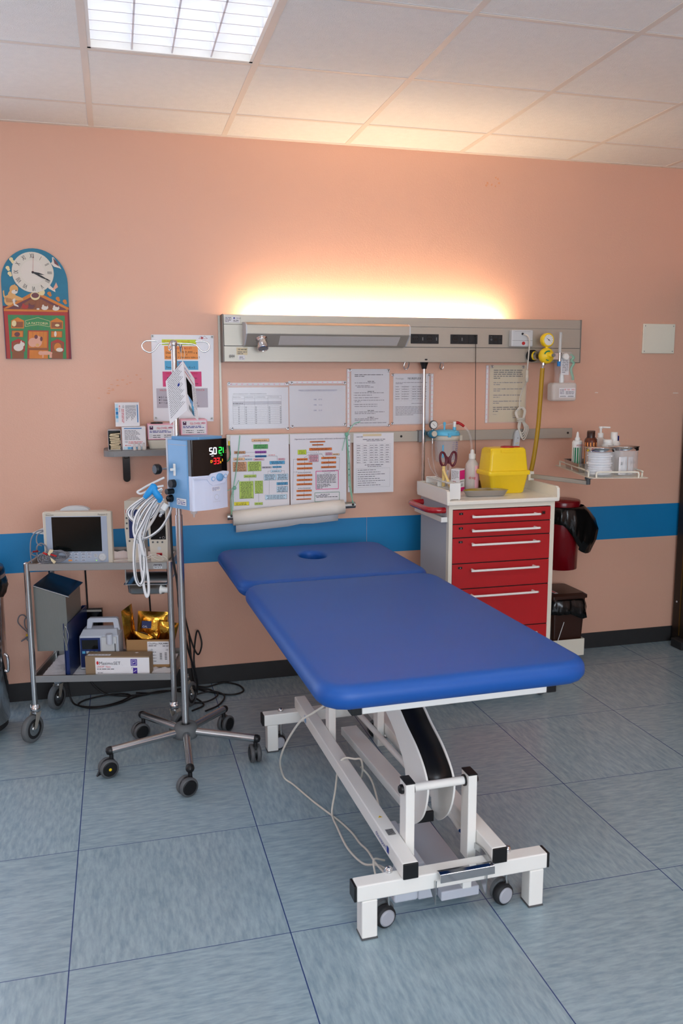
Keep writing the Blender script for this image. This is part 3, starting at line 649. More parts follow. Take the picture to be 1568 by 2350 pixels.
m.lathe([(.012, 0), (.036, 0), (.037, .1), (.036, .3), (.037, .5), (.036, .571), (.012, .571)], p0, ax, 'roll_paper', n=36); m.build('roll', PR)
m = MB('paper'); rows = []
for k in range(9):
    t = k / 8; base = p0 + ax * (.016 + t * .53); zb = .794 + .036 * t + .006 * (abs(t - .62) < .08)
    rows.append([base + Vector((0, .0355, .01)), Vector((base.x + .004, -.055, base.z - .03)), Vector((base.x + .004, -.050, zb))])
vs = [v for r in rows for v in r]; fs = [(i * 3 + j, i * 3 + 3 + j, i * 3 + 4 + j, i * 3 + 1 + j) for i in range(8) for j in range(2)]
m.add(vs, fs, 'paper', True); o = m.build('loose_end', PR); so = o.modifiers.new('s', 'SOLIDIFY'); so.thickness = .001

# ---- bed head unit
BU = thing('bed_head_unit', 'long brushed metal bed head panel with sockets and glowing top edge', 'medical wall panel', (2.477, -.0, 1.636))
m = MB('alu')
m.box(1.526, 3.430, -.09, -.002, 1.636, 1.709); m.box(1.527, 3.430, -.0885, -.002, 1.709, 1.7115, 'dgrey'); m.box(1.527, 3.430, -.0895, -.002, 1.7115, 1.811)
m.box(1.527, 3.430, -.0885, -.002, 1.811, 1.8125, 'mgrey'); m.box(1.527, 3.430, -.0885, -.075, 1.8125, 1.858); m.box(1.527, 3.430, -.075, -.012, 1.8125, 1.822, 'reflector'); m.box(1.527, 3.430, -.012, -.002, 1.8125, 1.850)
m.build('panel', BU, bevel=.0012)
MB('alu_side').box(1.520, 1.5255, -.091, -.001, 1.634, 1.860).build('end_cap', BU, bevel=.001); MB('alu_side').box(3.4305, 3.436, -.091, -.001, 1.634, 1.860).build('end_cap', BU, bevel=.001)
MB('tube_warm').cyl((1.66, -.052, 1.838), (2.99, -.052, 1.838), .008).build('uplight_tube', BU)
MB('alu').box(1.509, 1.519, -.010, -.001, 1.28, 1.857).build('cable_duct', BU)
def sock(x0, x1, lay):
    S0 = MB('black').box(x0, x1, -.0935, -.089, 1.7285, 1.776).build('socket_plate', BU, bevel=.001)
    n_ = len(lay); u = (x1 - x0) / sum({'s': 2, 'b': 1, 'r': 1, 'c': 1, 'j': 1, 'h': 1, 'k': 1}[q] for q in lay); x = x0
    for q in lay:
        wd = u * (2 if q == 's' else 1); m = MB('rubber')
        m.box(x + .0012, x + wd - .0012, -.0945, -.0935, 1.7305, 1.774)
        cx, cz = x + wd / 2, 1.752
        if q == 's':
            m.lathe([(.019, 0), (.019, .0008), (.0165, .0008), (.0165, .0002)], (cx, -.0945, cz + .002), (0, -1, 0), 'black', n=28)
            for k in (-1, 0, 1): m.lathe([(.0026, 0), (.0026, .0004)], (cx + k * .0105 - .002, -.0953, cz), (0, -1, 0), 'gloss_black', n=10)
            m.build('socket', S0)
        elif q in 'k': m.box(cx - .002, cx + .002, -.096, -.0945, cz - .008, cz + .008, 'mgrey'); m.build('indicator', S0)
        elif q == 'r': m.lathe([(.006, 0), (.0055, .002)], (cx, -.0945, cz), (0, -1, 0), 'dgrey', n=16); m.box(cx - .003, cx + .003, -.0955, -.0945, cz + .012, cz + .016, 'dgrey'); m.build('switch', S0)
        elif q == 'j': m.box(cx - .007, cx + .007, -.0952, -.0945, cz - .008, cz + .007, 'gloss_black'); m.build('jack', S0)
        elif q == 'h': m.lathe([(.003, 0), (.003, .0006)], (cx, -.0945, cz), (0, -1, 0), 'gloss_black', n=12); m.build('jack', S0)
        else: m.build('rocker_switch', S0)
        x += wd
sock(2.471, 2.621, 'sksk'); sock(2.686, 2.835, 'skbbb'); sock(2.899, 2.975, 'rjh')
CB = MB('lgrey_plastic'); CB.box(3.012, 3.135, -.125, -.0895, 1.716, 1.802); cb = CB.build('call_box', BU, bevel=.006, seg=3)
m = MB('mgrey').box(3.016, 3.131, -.1257, -.125, 1.7465, 1.7480).box(3.03, 3.118, -.1257, -.125, 1.793, 1.794); m.build('seam', cb)
MB('red').lathe([(.009, 0), (.0085, .003)], (3.080, -.125, 1.733), (0, -1, 0)).build('call_button', cb)
m = MB('paper'); S = Sheet(m, (0, -.090, 0))
S.rect(1.533, 1.820, 1.603, 1.848, 'paper'); S.block(1.535, 1.565, 1.822, 1.846, 4, 'ink'); S.disc(1.577, 1.841, .004, 'ink_blue', .001); S.text('ORVE', 1.585, 1.837, .010, 'ink_light'); S.words(1.573, 1.598, 1.829, .005, 'ink'); S.words(1.573, 1.598, 1.823, .004)
m.build('sticker', BU)
m = MB('paper'); S = Sheet(m, (0, -.0902, 0)); S.rect(1.585, 1.668, 1.638, 1.703, 'paper_buff', .0004); S.text('98', 1.592, 1.690, .011, 'ink'); S.words(1.606, 1.634, 1.692, .005, 'ink'); S.block(1.590, 1.634, 1.670, 1.686, 2, 'ink_light')
S.rect(1.595, 1.645, 1.625, 1.668, 'paper', .0005); S.text('8800', 1.598, 1.654, .009, 'ink'); S.words(1.598, 1.622, 1.648, .004); S.rect(1.548, 1.660, 1.576, 1.664, 'ink', .0008); S.words(1.550, 1.575, 1.667, .004, 'ink_light'); S.words(1.548, 1.574, 1.654, .004, 'ink')
m.build('sticker', BU)
# reading lamp housing
hs = MB('alu'); xl, xr = 1.622, 2.425
def hprof(x, inset=0): return [(x, -.091, 1.823), (x, -.175, 1.817), (x, -.200, 1.806), (x, -.202, 1.762), (x, -.135, 1.712), (x, -.091, 1.706)]
hs.prism(hprof(xl), (xr - xl, 0, 0)); ho = hs.build('reading_lamp', BU, bevel=.003)
e = MB('lgrey_plastic'); e.prism(hprof(xl - .006), (.006, 0, 0)); e.prism(hprof(xr), (.006, 0, 0)); e.build('lamp_end_cap', ho, bevel=.001)
m = MB('frosted'); m.prism([(1.78, -.192, 1.7545), (1.78, -.140, 1.7157), (1.78, -.141, 1.7147), (1.78, -.193, 1.7535)], (.60, 0, 0)); m.build('diffuser', ho)
m = MB('chrome'); m.lathe([(.030, 0), (.030, .004), (.024, .006), (.026, .02), (.027, .05), (.024, .056), (.0225, .055), (.0215, .03)], (1.695, -.168, 1.742), (.05, -.45, -.9), 'chrome', n=32); sp = m.build('spotlight', ho)
MB('frosted').lathe([(.0222, 0), (.0222, .001)], Vector((1.695, -.168, 1.742)) + Vector((.05, -.45, -.9)).normalized() * .052, (.05, -.45, -.9), 'mgrey').build('spotlight_lens', sp)

# ---- wall rail
WR = thing('wall_rail', 'flat aluminium equipment rail screwed along the wall under the papers', 'wall rail', (2.49, 0, 1.228))
m = MB('alu').box(1.534, 3.440, -.028, -.018, 1.228, 1.282); m.build('rail', WR, bevel=.001)
for x in (1.60, 2.20, 2.445, 3.0, 3.425):
    MB('mgrey').cyl((x, -.018, 1.255), (x, 0, 1.255), .010).build('spacer', WR)
for x in (2.445, 3.413): MB('black').lathe([(.006, 0), (.006, .002)], (x, -.028, 1.256), (0, -1, 0)).build('screw', WR)
EP = thing('earthing_plug', 'yellow plug with green wire on the left end of the wall rail', 'earthing cable', (1.546, -.03, 1.15))
MB('yellow').cyl((1.546, -.031, 1.252), (1.546, -.031, 1.228), .004).box(1.540, 1.552, -.034, -.028, 1.250, 1.262, 'alu').build('plug', EP)
MB('p_darkgreen').tube([(1.546, -.031, 1.23), (1.552, -.032, 1.19), (1.545, -.032, 1.16), (1.515, -.04, 1.140), (1.49, -.06, 1.142)], .003).build('wire', EP)

# ---- cover plate and filler patches
m = MB('cream_plate').box(3.868, 4.073, -.010, -.001, 1.689, 1.852); CPL = thing('wall_cover_plate', 'blank square cream cover plate on the bare right of the wall', 'wall plate', (3.97, -.005, 1.689)); m.build('plate', CPL, bevel=.003)
m = MB('mgrey')
for x in (3.880, 4.061):
    for z in (1.701, 1.840): m.lathe([(.003, 0), (.0028, .001)], (x, -.010, z), (0, -1, 0), 'mgrey', n=12)
m.build('screws', CPL)
m = MB('plaster'); S = Sheet(m, (0, 0, 0))
S.poly([(3.585, 1.472), (3.607, 1.471), (3.606, 1.476), (3.590, 1.477)], 'plaster'); S.poly([(4.085, 1.466), (4.125, 1.466), (4.12, 1.470), (4.09, 1.471)], 'plaster')
o = m.build('trim_3'); struct(o)
m = MB('stain_wall'); S = Sheet(m, (0, 0, 0))
random.seed(3)
for k in range(16):
    x, z = random.uniform(.93, 1.16), 0; z = 1.48 + (x - .93) * .45 + random.uniform(-.02, .03)
    S.poly([(x + random.uniform(.002, .011) * cos(t), z + random.uniform(.001, .004) * sin(t)) for t in [i * pi / 4 for i in range(8)]], 'stain_wall', .0004 + .00003 * k)
for k in range(8):
    x, z = random.uniform(2.90, 2.98), random.uniform(2.53, 2.58); S.poly([(x + random.uniform(.003, .008) * cos(t), z + random.uniform(.003, .008) * sin(t)) for t in [i * pi / 4 for i in range(8)]], 'stain_wall', .0004 + .00003 * k)
o = m.build('trim_4'); struct(o)

# ---- nurse call cord and light pull cord
NC = thing('nurse_call_cord', 'grey call cord with coiled bundle hanging from the call box', 'call cord', (3.11, -.11, 1.24))
MB('cable_light').tube([(3.075, -.128, 1.778), (3.09, -.150, 1.770), (3.104, -.145, 1.74), (3.108, -.13, 1.66), (3.112, -.115, 1.60)], .0035).ball((3.073, -.127, 1.781), .006, 'rubber').build('cord', NC)
MB('beige_plastic').lathe([(.004, 0), (.009, .004), (.009, .033), (.007, .036), (.008, .04), (.008, .060), (.004, .066)], (3.113, -.11, 1.532)).build('breakaway_connector', NC)
MB('cable_light').tube([(3.113, -.11, 1.535), (3.113, -.07, 1.50), (3.112, -.04, 1.45), (3.110, -.04, 1.40)], .003).build('cord', NC)
m = MB('cable_light')
for k in range(9):
    a1 = k * .7; w = .022 + .010 * ((k * 37) % 5) / 5; sx = ((k % 3) - 1) * .010
    m.tube([(3.112 + sx, -.05 - .004 * (k % 4), 1.40), (3.112 - w, -.05, 1.375), (3.112 - w * .5, -.055, 1.335), (3.113, -.06, 1.325 + .001 * k), (3.112 + w * .5, -.055, 1.335), (3.112 + w, -.05, 1.38), (3.114 + sx, -.05, 1.403)], .0033, n=8)
for k in range(4):
    dx = .010 + .011 * k; m.tube([(3.105 + .004 * k, -.05, 1.330), (3.100 + .003 * k, -.052, 1.29 - .008 * k), (3.118 + dx * .4, -.055, 1.262 - .012 * k), (3.132 + dx * .7, -.05, 1.285), (3.124 + dx * .4, -.05, 1.315), (3.117, -.05, 1.333)], .0033, n=8)
for k in range(3): m.lathe([(.021, 0), (.024, .003), (.021, .006)], (3.113, -.055, 1.322 + .008 * k), (0, 0, 1), 'cable_light', n=20)
m.build('coiled_bundle', NC)
PD = thing('call_pendant', 'grey call handset with red button hanging in front of the rail', 'call handset', (3.095, -.045, 1.172))
m = MB('lgrey_plastic'); pts = [(.0165 * cos(t) * 1.0, (.058 if sin(t) > 0 else -.040) + .0165 * sin(t)) for t in [2 * pi * i / 28 for i in range(28)]]
m.prism([(3.095 + x + z * .12, -.034, 1.205 + z) for x, z in pts], (0, -.016, 0)); m.build('handset', PD, bevel=.003)
MB('red').lathe([(.0095, 0), (.009, .003)], (3.091, -.050, 1.180), (0, -1, 0)).build('call_button', PD)
m = MB('yellow').box(3.089, 3.093, -.051, -.050, 1.205, 1.209).box(3.099, 3.103, -.051, -.050, 1.207, 1.211); m.lathe([(.0025, 0), (.0025, .001)], (3.101, -.050, 1.235), (0, -1, 0), 'dgrey', n=8); m.build('markings', PD)
tag(MB('cable_dark').tube([(2.820, -.0975, 1.772), (2.823, -.10, 1.735), (2.826, -.102, 1.45), (2.832, -.105, 1.12)], .0016, n=6).ball((2.820, -.097, 1.770), .004, 'gloss_black').build('pull_cord'), 'thin dark pull cord hanging straight down from the middle socket plate', 'pull cord')

# ---- medical gas regulator, hose, flow meter and humidifier bottle
RG = thing('gas_regulator', 'yellow round pressure regulator with dial gauge plugged into the wall panel', 'gas regulator', (3.20, -.16, 1.62))
m = MB('black').lathe([(.031, 0), (.031, .020), (.024, .024)], (3.145, -.0895, 1.670), (0, -1, 0)); m.build('wall_outlet', RG)
MB('steel').lathe([(.021, 0), (.021, .03)], (3.150, -.105, 1.670), (.5, -1, 0)).lathe([(.023, .004), (.023, .012)], (3.150, -.105, 1.670), (.5, -1, 0), 'yellow').build('coupling', RG)
m = MB('yellow').lathe([(.012, -.02), (.038, -.012), (.0415, 0), (.040, .014), (.034, .022), (.016, .028), (.014, .03)], (3.190, -.165, 1.668), (.1, -1, .02), 'yellow', n=36)
gm = m.build('regulator_body', RG)
m = MB('p_darkgreen'); S = Sheet(m, (3.190, -.1945, 1.668))
def arc(r0, r1, a0, a1, mt, l=.001, n=12):
    P1 = [(r0 * cos(radians(a0 + (a1 - a0) * i / n)), r0 * sin(radians(a0 + (a1 - a0) * i / n))) for i in range(n + 1)]; P2 = [(r1 * cos(radians(a0 + (a1 - a0) * i / n)), r1 * sin(radians(a0 + (a1 - a0) * i / n))) for i in range(n + 1)]
    for i in range(n): S.poly([P1[i], P2[i], P2[i + 1], P1[i + 1]][::-1], mt, l)
arc(.020, .027, 70, 160, 'p_darkgreen', -.001); arc(.021, .026, 235, 275, 'p_darkgreen', -.001); m.build('scale_mark', gm)
MB('mgrey').lathe([(.014, 0), (.011, .02), (.009, .022)], (3.200, -.190, 1.670), (.2, -1, 0), 'yellow').lathe([(.0085, .02), (.0085, .034)], (3.200, -.190, 1.670), (.2, -1, 0), 'mgrey').build('control_knob', RG)
m = MB('yellow').lathe([(.034, 0), (.036, .006), (.036, .024), (.031, .030), (.027, .028)], (3.193, -.150, 1.749), (.12, -1, 0), 'yellow', n=36).cyl((3.193, -.165, 1.70), (3.193, -.165, 1.722), .008, 'yellow'); ga = m.build('pressure_gauge', RG)
m = MB('white_plastic').lathe([(.0275, 0), (.0275, .001)], (3.1962, -.1772, 1.749), (.12, -1, 0), 'white_plastic', n=32); S = Sheet(m, (3.1965, -.1785, 1.749))
for k in range(9): t = radians(225 - 33.75 * k); S.line(.019 * cos(t), .019 * sin(t), .024 * cos(t), .024 * sin(t), .0012, 'ink')
S.line(-.012, .009, .008, -.006, .002, 'ink', .0014); S.disc(0, 0, .003, 'ink', .0014); m.build('gauge_face', ga)
MB('chrome').cyl((3.172, -.175, 1.630), (3.164, -.18, 1.596), .006).lathe([(.010, 0), (.010, .012)], (3.171, -.175, 1.620), (0, 0, 1), 'chrome').build('hose_connector', RG)
tag(MB('hose_yellow').tube([(3.165, -.18, 1.604), (3.161, -.183, 1.56), (3.153, -.187, 1.42), (3.143, -.19, 1.28), (3.125, -.185, 1.12), (3.105, -.16, .97), (3.09, -.12, .80), (3.08, -.1, .6)], .0115, n=14).build('gas_hose'), 'yellow rubber gas hose hanging from the regulator down behind the cart', 'hose')
FM = thing('oxygen_flow_meter', 'clear flow meter tube with bagged humidifier bottle at the panel end', 'flow meter', (3.29, -.14, 1.43))
MB('steel').box(3.225, 3.275, -.16, -.125, 1.648, 1.685).box(3.218, 3.232, -.15, -.13, 1.655, 1.68, 'dgrey').cyl((3.26, -.14, 1.667), (3.27, -.09, 1.667), .012).build('valve_block', FM, bevel=.002)
m = MB('clear').cyl((3.275, -.155, 1.685), (3.277, -.155, 1.790), .0085); m.cyl((3.275, -.155, 1.640), (3.275, -.155, 1.685), .010, 'steel'); m.cyl((3.275, -.155, 1.69), (3.277, -.155, 1.785), .002, 'white_plastic'); m.build('flow_tube', FM)
MB('white_plastic').lathe([(.018, 0), (.018, .010), (.015, .014)], (3.305, -.160, 1.664), (0, -1, 0), 'white_plastic').box(3.288, 3.345, -.158, -.145, 1.655, 1.670, 'steel').build('flow_knob', FM)
MB('sign_blue').cyl((3.272, -.155, 1.640), (3.272, -.155, 1.615), .009).build('hose_fitting', FM)
bt = thing('humidifier_bottle', 'clear plastic water bottle with barcode label in a hanging film bag', 'bottle', (3.30, -.14, 1.43))
m = MB('frosted'); m.box(3.232, 3.376, -.175, -.105, 1.433, 1.530); m.build('bottle', bt, bevel=.016, seg=4)
m = MB('paper'); S = Sheet(m, (3.268, -.1758, 1.452)); S.rect(0, 0, .094, .050, 'paper'); S.text('4/ /18', .030, .037, .013, 'ink_red'); S.text('NO', .072, .037, .012, 'ink_red')
for k in range(4): S.words(.004, .03, .040 - .007 * k, .004, 'ink')
for k in range(3): S.words(.038, .088, .030 - .006 * k, .004, 'ink')
for k in range(26): S.rect(.005 + .0014 * k, .003, .0058 + .0014 * k, .010, 'ink', .001) if k % 3 else None
for k in range(26): S.rect(.050 + .0014 * k, .003, .0058 + .045 + .0014 * k, .010, 'ink', .001) if k % 4 else None
m.build('label', bt)
m = MB('clear_film')
prof = [(1.690, 3.262, 3.350), (1.66, 3.258, 3.362), (1.62, 3.256, 3.366), (1.57, 3.258, 3.368), (1.54, 3.262, 3.374), (1.50, 3.25, 3.378)]
rg = []
for z, a_, b_ in prof: cx, w = (a_ + b_) / 2, (b_ - a_) / 2; rg.append([(cx + w * cos(2 * pi * k / 24) * (1 + .06 * sin(k * 2.3 + z * 50)), -.14 + .030 * sin(2 * pi * k / 24) * (1 + .2 * sin(k * 1.7 + z * 80)), z) for k in range(24)])
m.rings(rg, 'clear_film', True, (False, False)); m.build('film_bag', bt)
m = MB('clear_green').tube([(3.345, -.14, 1.675), (3.36, -.15, 1.66), (3.345, -.155, 1.645), (3.362, -.15, 1.63), (3.350, -.145, 1.60), (3.362, -.145, 1.56), (3.366, -.14, 1.545)], .007); m.build('green_mask_tube', bt)
m = MB('white_plastic').lathe([(.012, 0), (.014, .02), (.010, .05), (.008, .055)], (3.30, -.14, 1.525)); m.box(3.29, 3.335, -.15, -.145, 1.57, 1.66, 'paper'); S = Sheet(m, (3.29, -.15, 1.57)); S.block(.004, .040, .01, .085, 9, 'ink_light'); m.build('leaflet', bt)

# ---- grey wall shelf with boxes
SH = thing('wall_shelf', 'grey rounded plastic shelf on black wall brackets', 'shelf', (1.20, -.13, 1.195))
def rr(x0, x1, y0, y1, r, n=6):
    P = []
    for cx, cy, a0 in ((x1 - r, y1 - r, 0), (x0 + r, y1 - r, 90), (x0 + r, y0 + r, 180), (x1 - r, y0 + r, 270)):
        for i in range(n + 1): t = radians(a0 + 90 * i / n); P.append((cx + r * cos(t), cy + r * sin(t)))
    return P
m = MB('dgrey'); m.prism([(x, y, 1.205) for x, y in rr(.950, 1.470, -.250, -.003, .045)], (0, 0, .026), smooth=False)
m.mats = []; m.mats = ['mgrey']; m.build('board', SH, bevel=.0115, seg=4)
for x in (1.050, 1.36):
    m = MB('gloss_black'); m.prism([(x + a1, -.001, 1.205 + b1) for a1, b1 in [(-.017, 0)] + [(.017 * cos(radians(t)), -.125 + .017 * sin(radians(t))) for t in range(180, 361, 20)] + [(.017, 0)]], (0, -.022, 0)); m.box(x - .012, x + .012, -.18, -.02, 1.190, 1.205, 'gloss_black')
    m.build('bracket', SH, bevel=.004)
def carton(name, label, x0, x1, y0, y1, z0, z1, face, side='paper', cat='box', draw=None, grp=None, bev=.0015, rz=0):
    T = thing(name, label, cat, ((x0 + x1) / 2, (y0 + y1) / 2, z0), rz, grp)
    W0, D0, H0 = x1 - x0, y1 - y0, z1 - z0
    m = MB(face); m.box(-W0 / 2, W0 / 2, -D0 / 2, D0 / 2, 0, H0, face); m.build('carton', T, local=True, bevel=bev)
    if draw:
        m = MB('paper'); draw(Sheet(m, (-W0 / 2, -D0 / 2 - .0003, 0)), W0, H0); m.build('print', T, local=True)
    return T
def needle(S, w, h):
    S.rect(.010, h - .009, w - .018, h - .005, 'p_blue')
    for k in range(8): S.words(.012, .045 + .045 * (.4 + .6 * ((k * 5) % 4) / 4), h - .018 - .0058 * k, .004, 'ink_light')
    S.text('CE', .012, .034, .010, 'ink'); S.words(.028, w - .016, .036, .004, 'ink_red'); S.words(.028, w - .02, .030, .004, 'ink_red'); S.disc(.016, .021, .0025, 'ink_red'); S.words(.021, .042, .020, .003, 'ink_red')
    for k in range(5): S.rect(.006 + .017 * k, .003, .021 + .017 * k, .014, ('p_pale', 'p_sky', 'p_blue', 'p_sky', 'p_pale')[k])
carton('needle_box', 'small white and blue carton standing on the shelf behind three vials', 1.034, 1.141, -.205, -.10, 1.2315, 1.337, 'paper', draw=needle, cat='carton', grp='white and blue cartons')
T = thing('needle_box', 'small white and blue carton lying on its side atop the other one', 'carton', (1.062, -.15, 1.3385), 0, 'white and blue cartons')
m = MB('paper').box(-.054, .054, -.035, .065, 0, .109); m.box(-.0548, -.054, -.030, .060, .004, .104, 'ink'); m.build('carton', T, local=True, bevel=.0015)
m = MB('paper'); S = Sheet(m, (-.054, -.0353, .109), (0, 0, -1), (1, 0, 0)); needle(S, .109, .107); m.build('print', T, local=True)
T = thing('opened_carton', 'opened carton stuffed with folded paper sachets at the left end of the shelf', 'carton', (1.0, -.17, 1.2315))
m = MB('paper'); x0, x1, y0, y1, z0, z1 = .972, 1.029, -.20, -.09, 1.2317, 1.322
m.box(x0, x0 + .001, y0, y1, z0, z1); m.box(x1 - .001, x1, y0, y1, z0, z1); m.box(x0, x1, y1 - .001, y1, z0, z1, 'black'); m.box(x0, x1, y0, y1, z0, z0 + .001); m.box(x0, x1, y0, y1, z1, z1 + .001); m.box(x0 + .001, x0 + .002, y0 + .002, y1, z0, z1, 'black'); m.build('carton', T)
random.seed(5)
for k in range(11):
    MB('paper_buff').cbox((1.002 + random.uniform(-.003, .003), -.158, 1.2368 + k * .0068), (.044, .078, .0048), None, Matrix.Rotation(random.uniform(-.08, .08), 3, 'Y')).build('sachet', T, bevel=.001)
def glove(S, w, h):
    S.rect(.006, .006, w - .006, h - .006, 'paper', .0006); S.rect(.010, h - .026, .026, h - .010, 'p_plum', .0009); S.rect(.015, h - .016, .021, h - .012, 'paper', .0012); S.text('GLOVELY', .042, h - .024, .014, 'ink_red'); S.text('GLOVELY', .0424, h - .0242, .014, 'p_pink', l=.0009)
    S.disc(w - .017, h - .018, .009, 'p_rose', ry=.006, l=.0009); S.words(w - .024, w - .010, h - .0195, .004, 'ink_red')
    S.words(.010, w - .03, h - .034, .0055, 'ink_blue'); S.words(.010, w - .016, h - .040, .0055, 'ink_blue')
    for k in (0, 1): S.frame(.010, h - .054 - .009 * k, .020, h - .049 - .009 * k, .0005, 'ink'); S.words(.024, .058, h - .054 - .009 * k, .005, 'ink'); S.words(.075, w - .016, h - .054 - .009 * k, .005, 'ink')
for nm, lab, x0, z0 in (('glove_box', 'pink edged glove carton on a white dish with a black oval lid on top', 1.150, 1.2735), ('glove_box', 'pink edged glove carton behind the leaflet hanging over the respiratory unit', 1.303, 1.2925)):
    T = thing(nm, lab, 'glove box', (x0 + .062, -.12, z0), 0, 'glove boxes on the shelf'); w, h = .124, .074
    m = MB('p_rose').box(-.062, .062, -.06, .06, 0, h); m.build('carton', T, local=True, bevel=.004)
    m = MB('paper'); glove(Sheet(m, (-.062, -.0603, 0)), w, h); m.build('print', T, local=True)
tag(MB('gloss_black').lathe([(.028, 0), (.030, .003), (.026, .006), (.008, .008)], (1.195, -.14, 1.3478)).build('black_oval_cover'), 'black oval cover lying on the left glove carton', 'cover')
DT = thing('plastic_dish', 'shallow white plastic dish under the left glove carton', 'dish', (1.21, -.12, 1.2315))
MB('white_plastic').rings([[(x, y, 1.2315) for x, y in rr(1.158, 1.268, -.165, -.075, .015)], [(x, y, 1.266) for x, y in rr(1.150, 1.276, -.175, -.065, .015)], [(x, y, 1.272) for x, y in rr(1.149, 1.277, -.176, -.064, .015)], [(x, y, 1.272) for x, y in rr(1.153, 1.273, -.172, -.068, .013)]], 'cream_paint', False).build('dish', DT)
T = thing('plastic_dish', 'shallow white plastic dish under the glove carton behind the unit', 'dish', (1.36, -.12, 1.2315))
MB('cream_paint').box(1.305, 1.425, -.175, -.065, 1.2315, 1.291).build('dish', T, bevel=.004)
v0 = None
for k in range(3):
    x = 1.088 + .021 * k
    lab = ('leftmost of the three tiny white vials before the upright carton', 'middle one of the three tiny white vials before the upright carton', 'rightmost of the three tiny white vials before the upright carton')[k]
    if v0 is None:
        v0 = thing('plastic_vial', lab, 'vial', (x, -.225, 1.2315), 0, 'tiny vials on the shelf'); MB('frosted').lathe([(.008, 0), (.0085, .003), (.0085, .014), (.004, .019), (.003, .026), (.0045, .027), (.0045, .033)], (0, 0, 0), n=16).build('vial_body', v0, local=True)
    else:
        r = v0.copy(); COL.objects.link(r); r.location = (x, -.225 + .003 * k, 1.2315); r['label'] = lab
        for ch in list(v0.children): q = ch.copy(); COL.objects.link(q); q.parent = r

# ================================================================== TREATMENT COUCH
CO = thing('treatment_couch', 'blue vinyl examination couch with face hole on a white wheeled steel frame', 'treatment couch', (1.872, -1.5, 0), 1.5)
def cb(name, x0, x1, y0, y1, z0, z1, mt='white_paint', bev=.004, par=None):
    return MB(mt).box(x0, x1, y0, y1, z0, z1).build(name, par or CO, local=True, bevel=bev, seg=3)
def cushion(name, x0, x1, y0, y1, z0, z1, rc, re, hole=None):
    m = MB('vinyl_blue'); R = []; n = 14
    def outl(ins, z, NN=120):
        P = [Vector(p) for p in rr(x0 + ins, x1 - ins, y0 + ins, y1 - ins, max(rc - ins, .01), n)]; P.append(P[0])
        D = [0]
        for a_, b_ in zip(P[:-1], P[1:]): D.append(D[-1] + (b_ - a_).length)
        out, k = [], 0
        for q in range(NN):
            t = D[-1] * q / NN
            while D[k + 1] < t: k += 1
            v = P[k].lerp(P[k + 1], (t - D[k]) / max(1e-9, D[k + 1] - D[k])); out.append((v.x, v.y, z))
        return out
    K = 8
    R.append(outl(re, z0))
    for k in range(1, K): t = pi / 2 * k / K; R.append(outl(re * (1 - sin(t)), z0 + re * (1 - cos(t))))
    R.append(outl(0, z0 + re)); R.append(outl(0, z1 - re))
    for k in range(1, K + 1): t = pi / 2 * k / K; R.append(outl(re * (1 - cos(t)), z1 - re + re * sin(t)))
    if hole is None:
        R.append(outl(re + .05, z1 + .002)); R.append(outl(re + .15, z1 + .003)); m.rings(R, 'vinyl_blue', True)
    else:
        hx, hy, ra, rb = hole
        N = len(R[0]); last = R[-1]
        an = [math.atan2((p[1] - hy) / 1.0, (p[0] - hx)) for p in last]
        el = lambda g, z: [(hx + (ra + g) * cos(a_), hy + (rb + g) * sin(a_), z) for a_ in an]
        mid = el(.03, z1 + .002)
        for t in (.3, .6, .85): R.append([tuple(Vector(p) * (1 - t) + Vector(q) * t) for p, q in zip(last, mid)])
        R.append(mid)
        for k in range(0, 7): t = pi / 2 * k / 6; R.append(el(.018 * (1 - sin(t)), z1 - .018 * (1 - cos(t))))
        R.append(el(0, z0))
        m.rings(R, 'vinyl_blue', True, closed=True)
    return m.build(name, CO, local=True)
cushion('mattress', -.400, .405, -.695, .512, .690, .760, .085, .034)
cushion('head_cushion', -.402, .410, .520, 1.24, .690, .758, .085, .034, hole=(.006, .98, .058, .085))
# upper frame
cb('upper_crossbar', -.265, .297, -.612, -.572, .648, .684)
for x in (-.295, .297): cb('end_plug', x, x + .030, -.613, -.571, .647, .685, 'black', .003)
cb('upper_rail', -.215, -.175, -.572, .49, .650, .684); cb('upper_rail', .185, .225, -.572, .49, .650, .684)
cb('upper_crossbar', -.30, .31, .40, .44, .648, .684); cb('head_support', -.215, -.175, .53, 1.1, .660, .688); cb('head_support', .185, .225, .53, 1.1, .660, .688); cb('upper_crossbar', -.215, .225, .90, .93, .656, .660)
# base
cb('base_crossbar', -.290, .298, -.646, -.598, .118, .166); cb('base_crossbar', -.300, .296, .612, .660, .118, .166)
for x0, x1 in ((-.298, -.290), (.298, .306)): cb('end_plug', x0, x1, -.645, -.599, .119, .165, 'black', .002)
for x0, x1 in ((-.308, -.300), (.296, .304)): cb('end_plug', x0, x1, .613, .659, .119, .165, 'black', .002)
for x in (-.276, .242):
    for y in (-.646, .612):
        if y > 0: x -= .012
        lg = cb('leg', x, x + .046, y, y + .050, .004, .118); cb('foot_pad', x - .001, x + .047, y - .001, y + .051, 0, .004, 'dgrey', .001, lg)
for x in (-.159, .115):
    cb('base_rail', x, x + .047, -.650, .665, .1665, .2145); cb('rail_plug', x + .001, x + .046, -.656, -.650, .1675, .2135, 'black', .002)
for x in (-.111, .086):
    for y0, z1 in ((-.547, .390), (.285, .66)):
        p = cb('post', x, x + .028, y0, y0 + .052, .12, z1, bev=.003)
        if y0 < 0: cb('post_cap', x - .0005, x + .0285, y0 - .0005, y0 + .0525, z1, z1 + .004, 'black', .001, p)
ax_y, ax_z = -.520, .366
MB('white_paint').cyl((-.083, ax_y, ax_z), (.086, ax_y, ax_z), .0125).build('axle', CO, local=True)
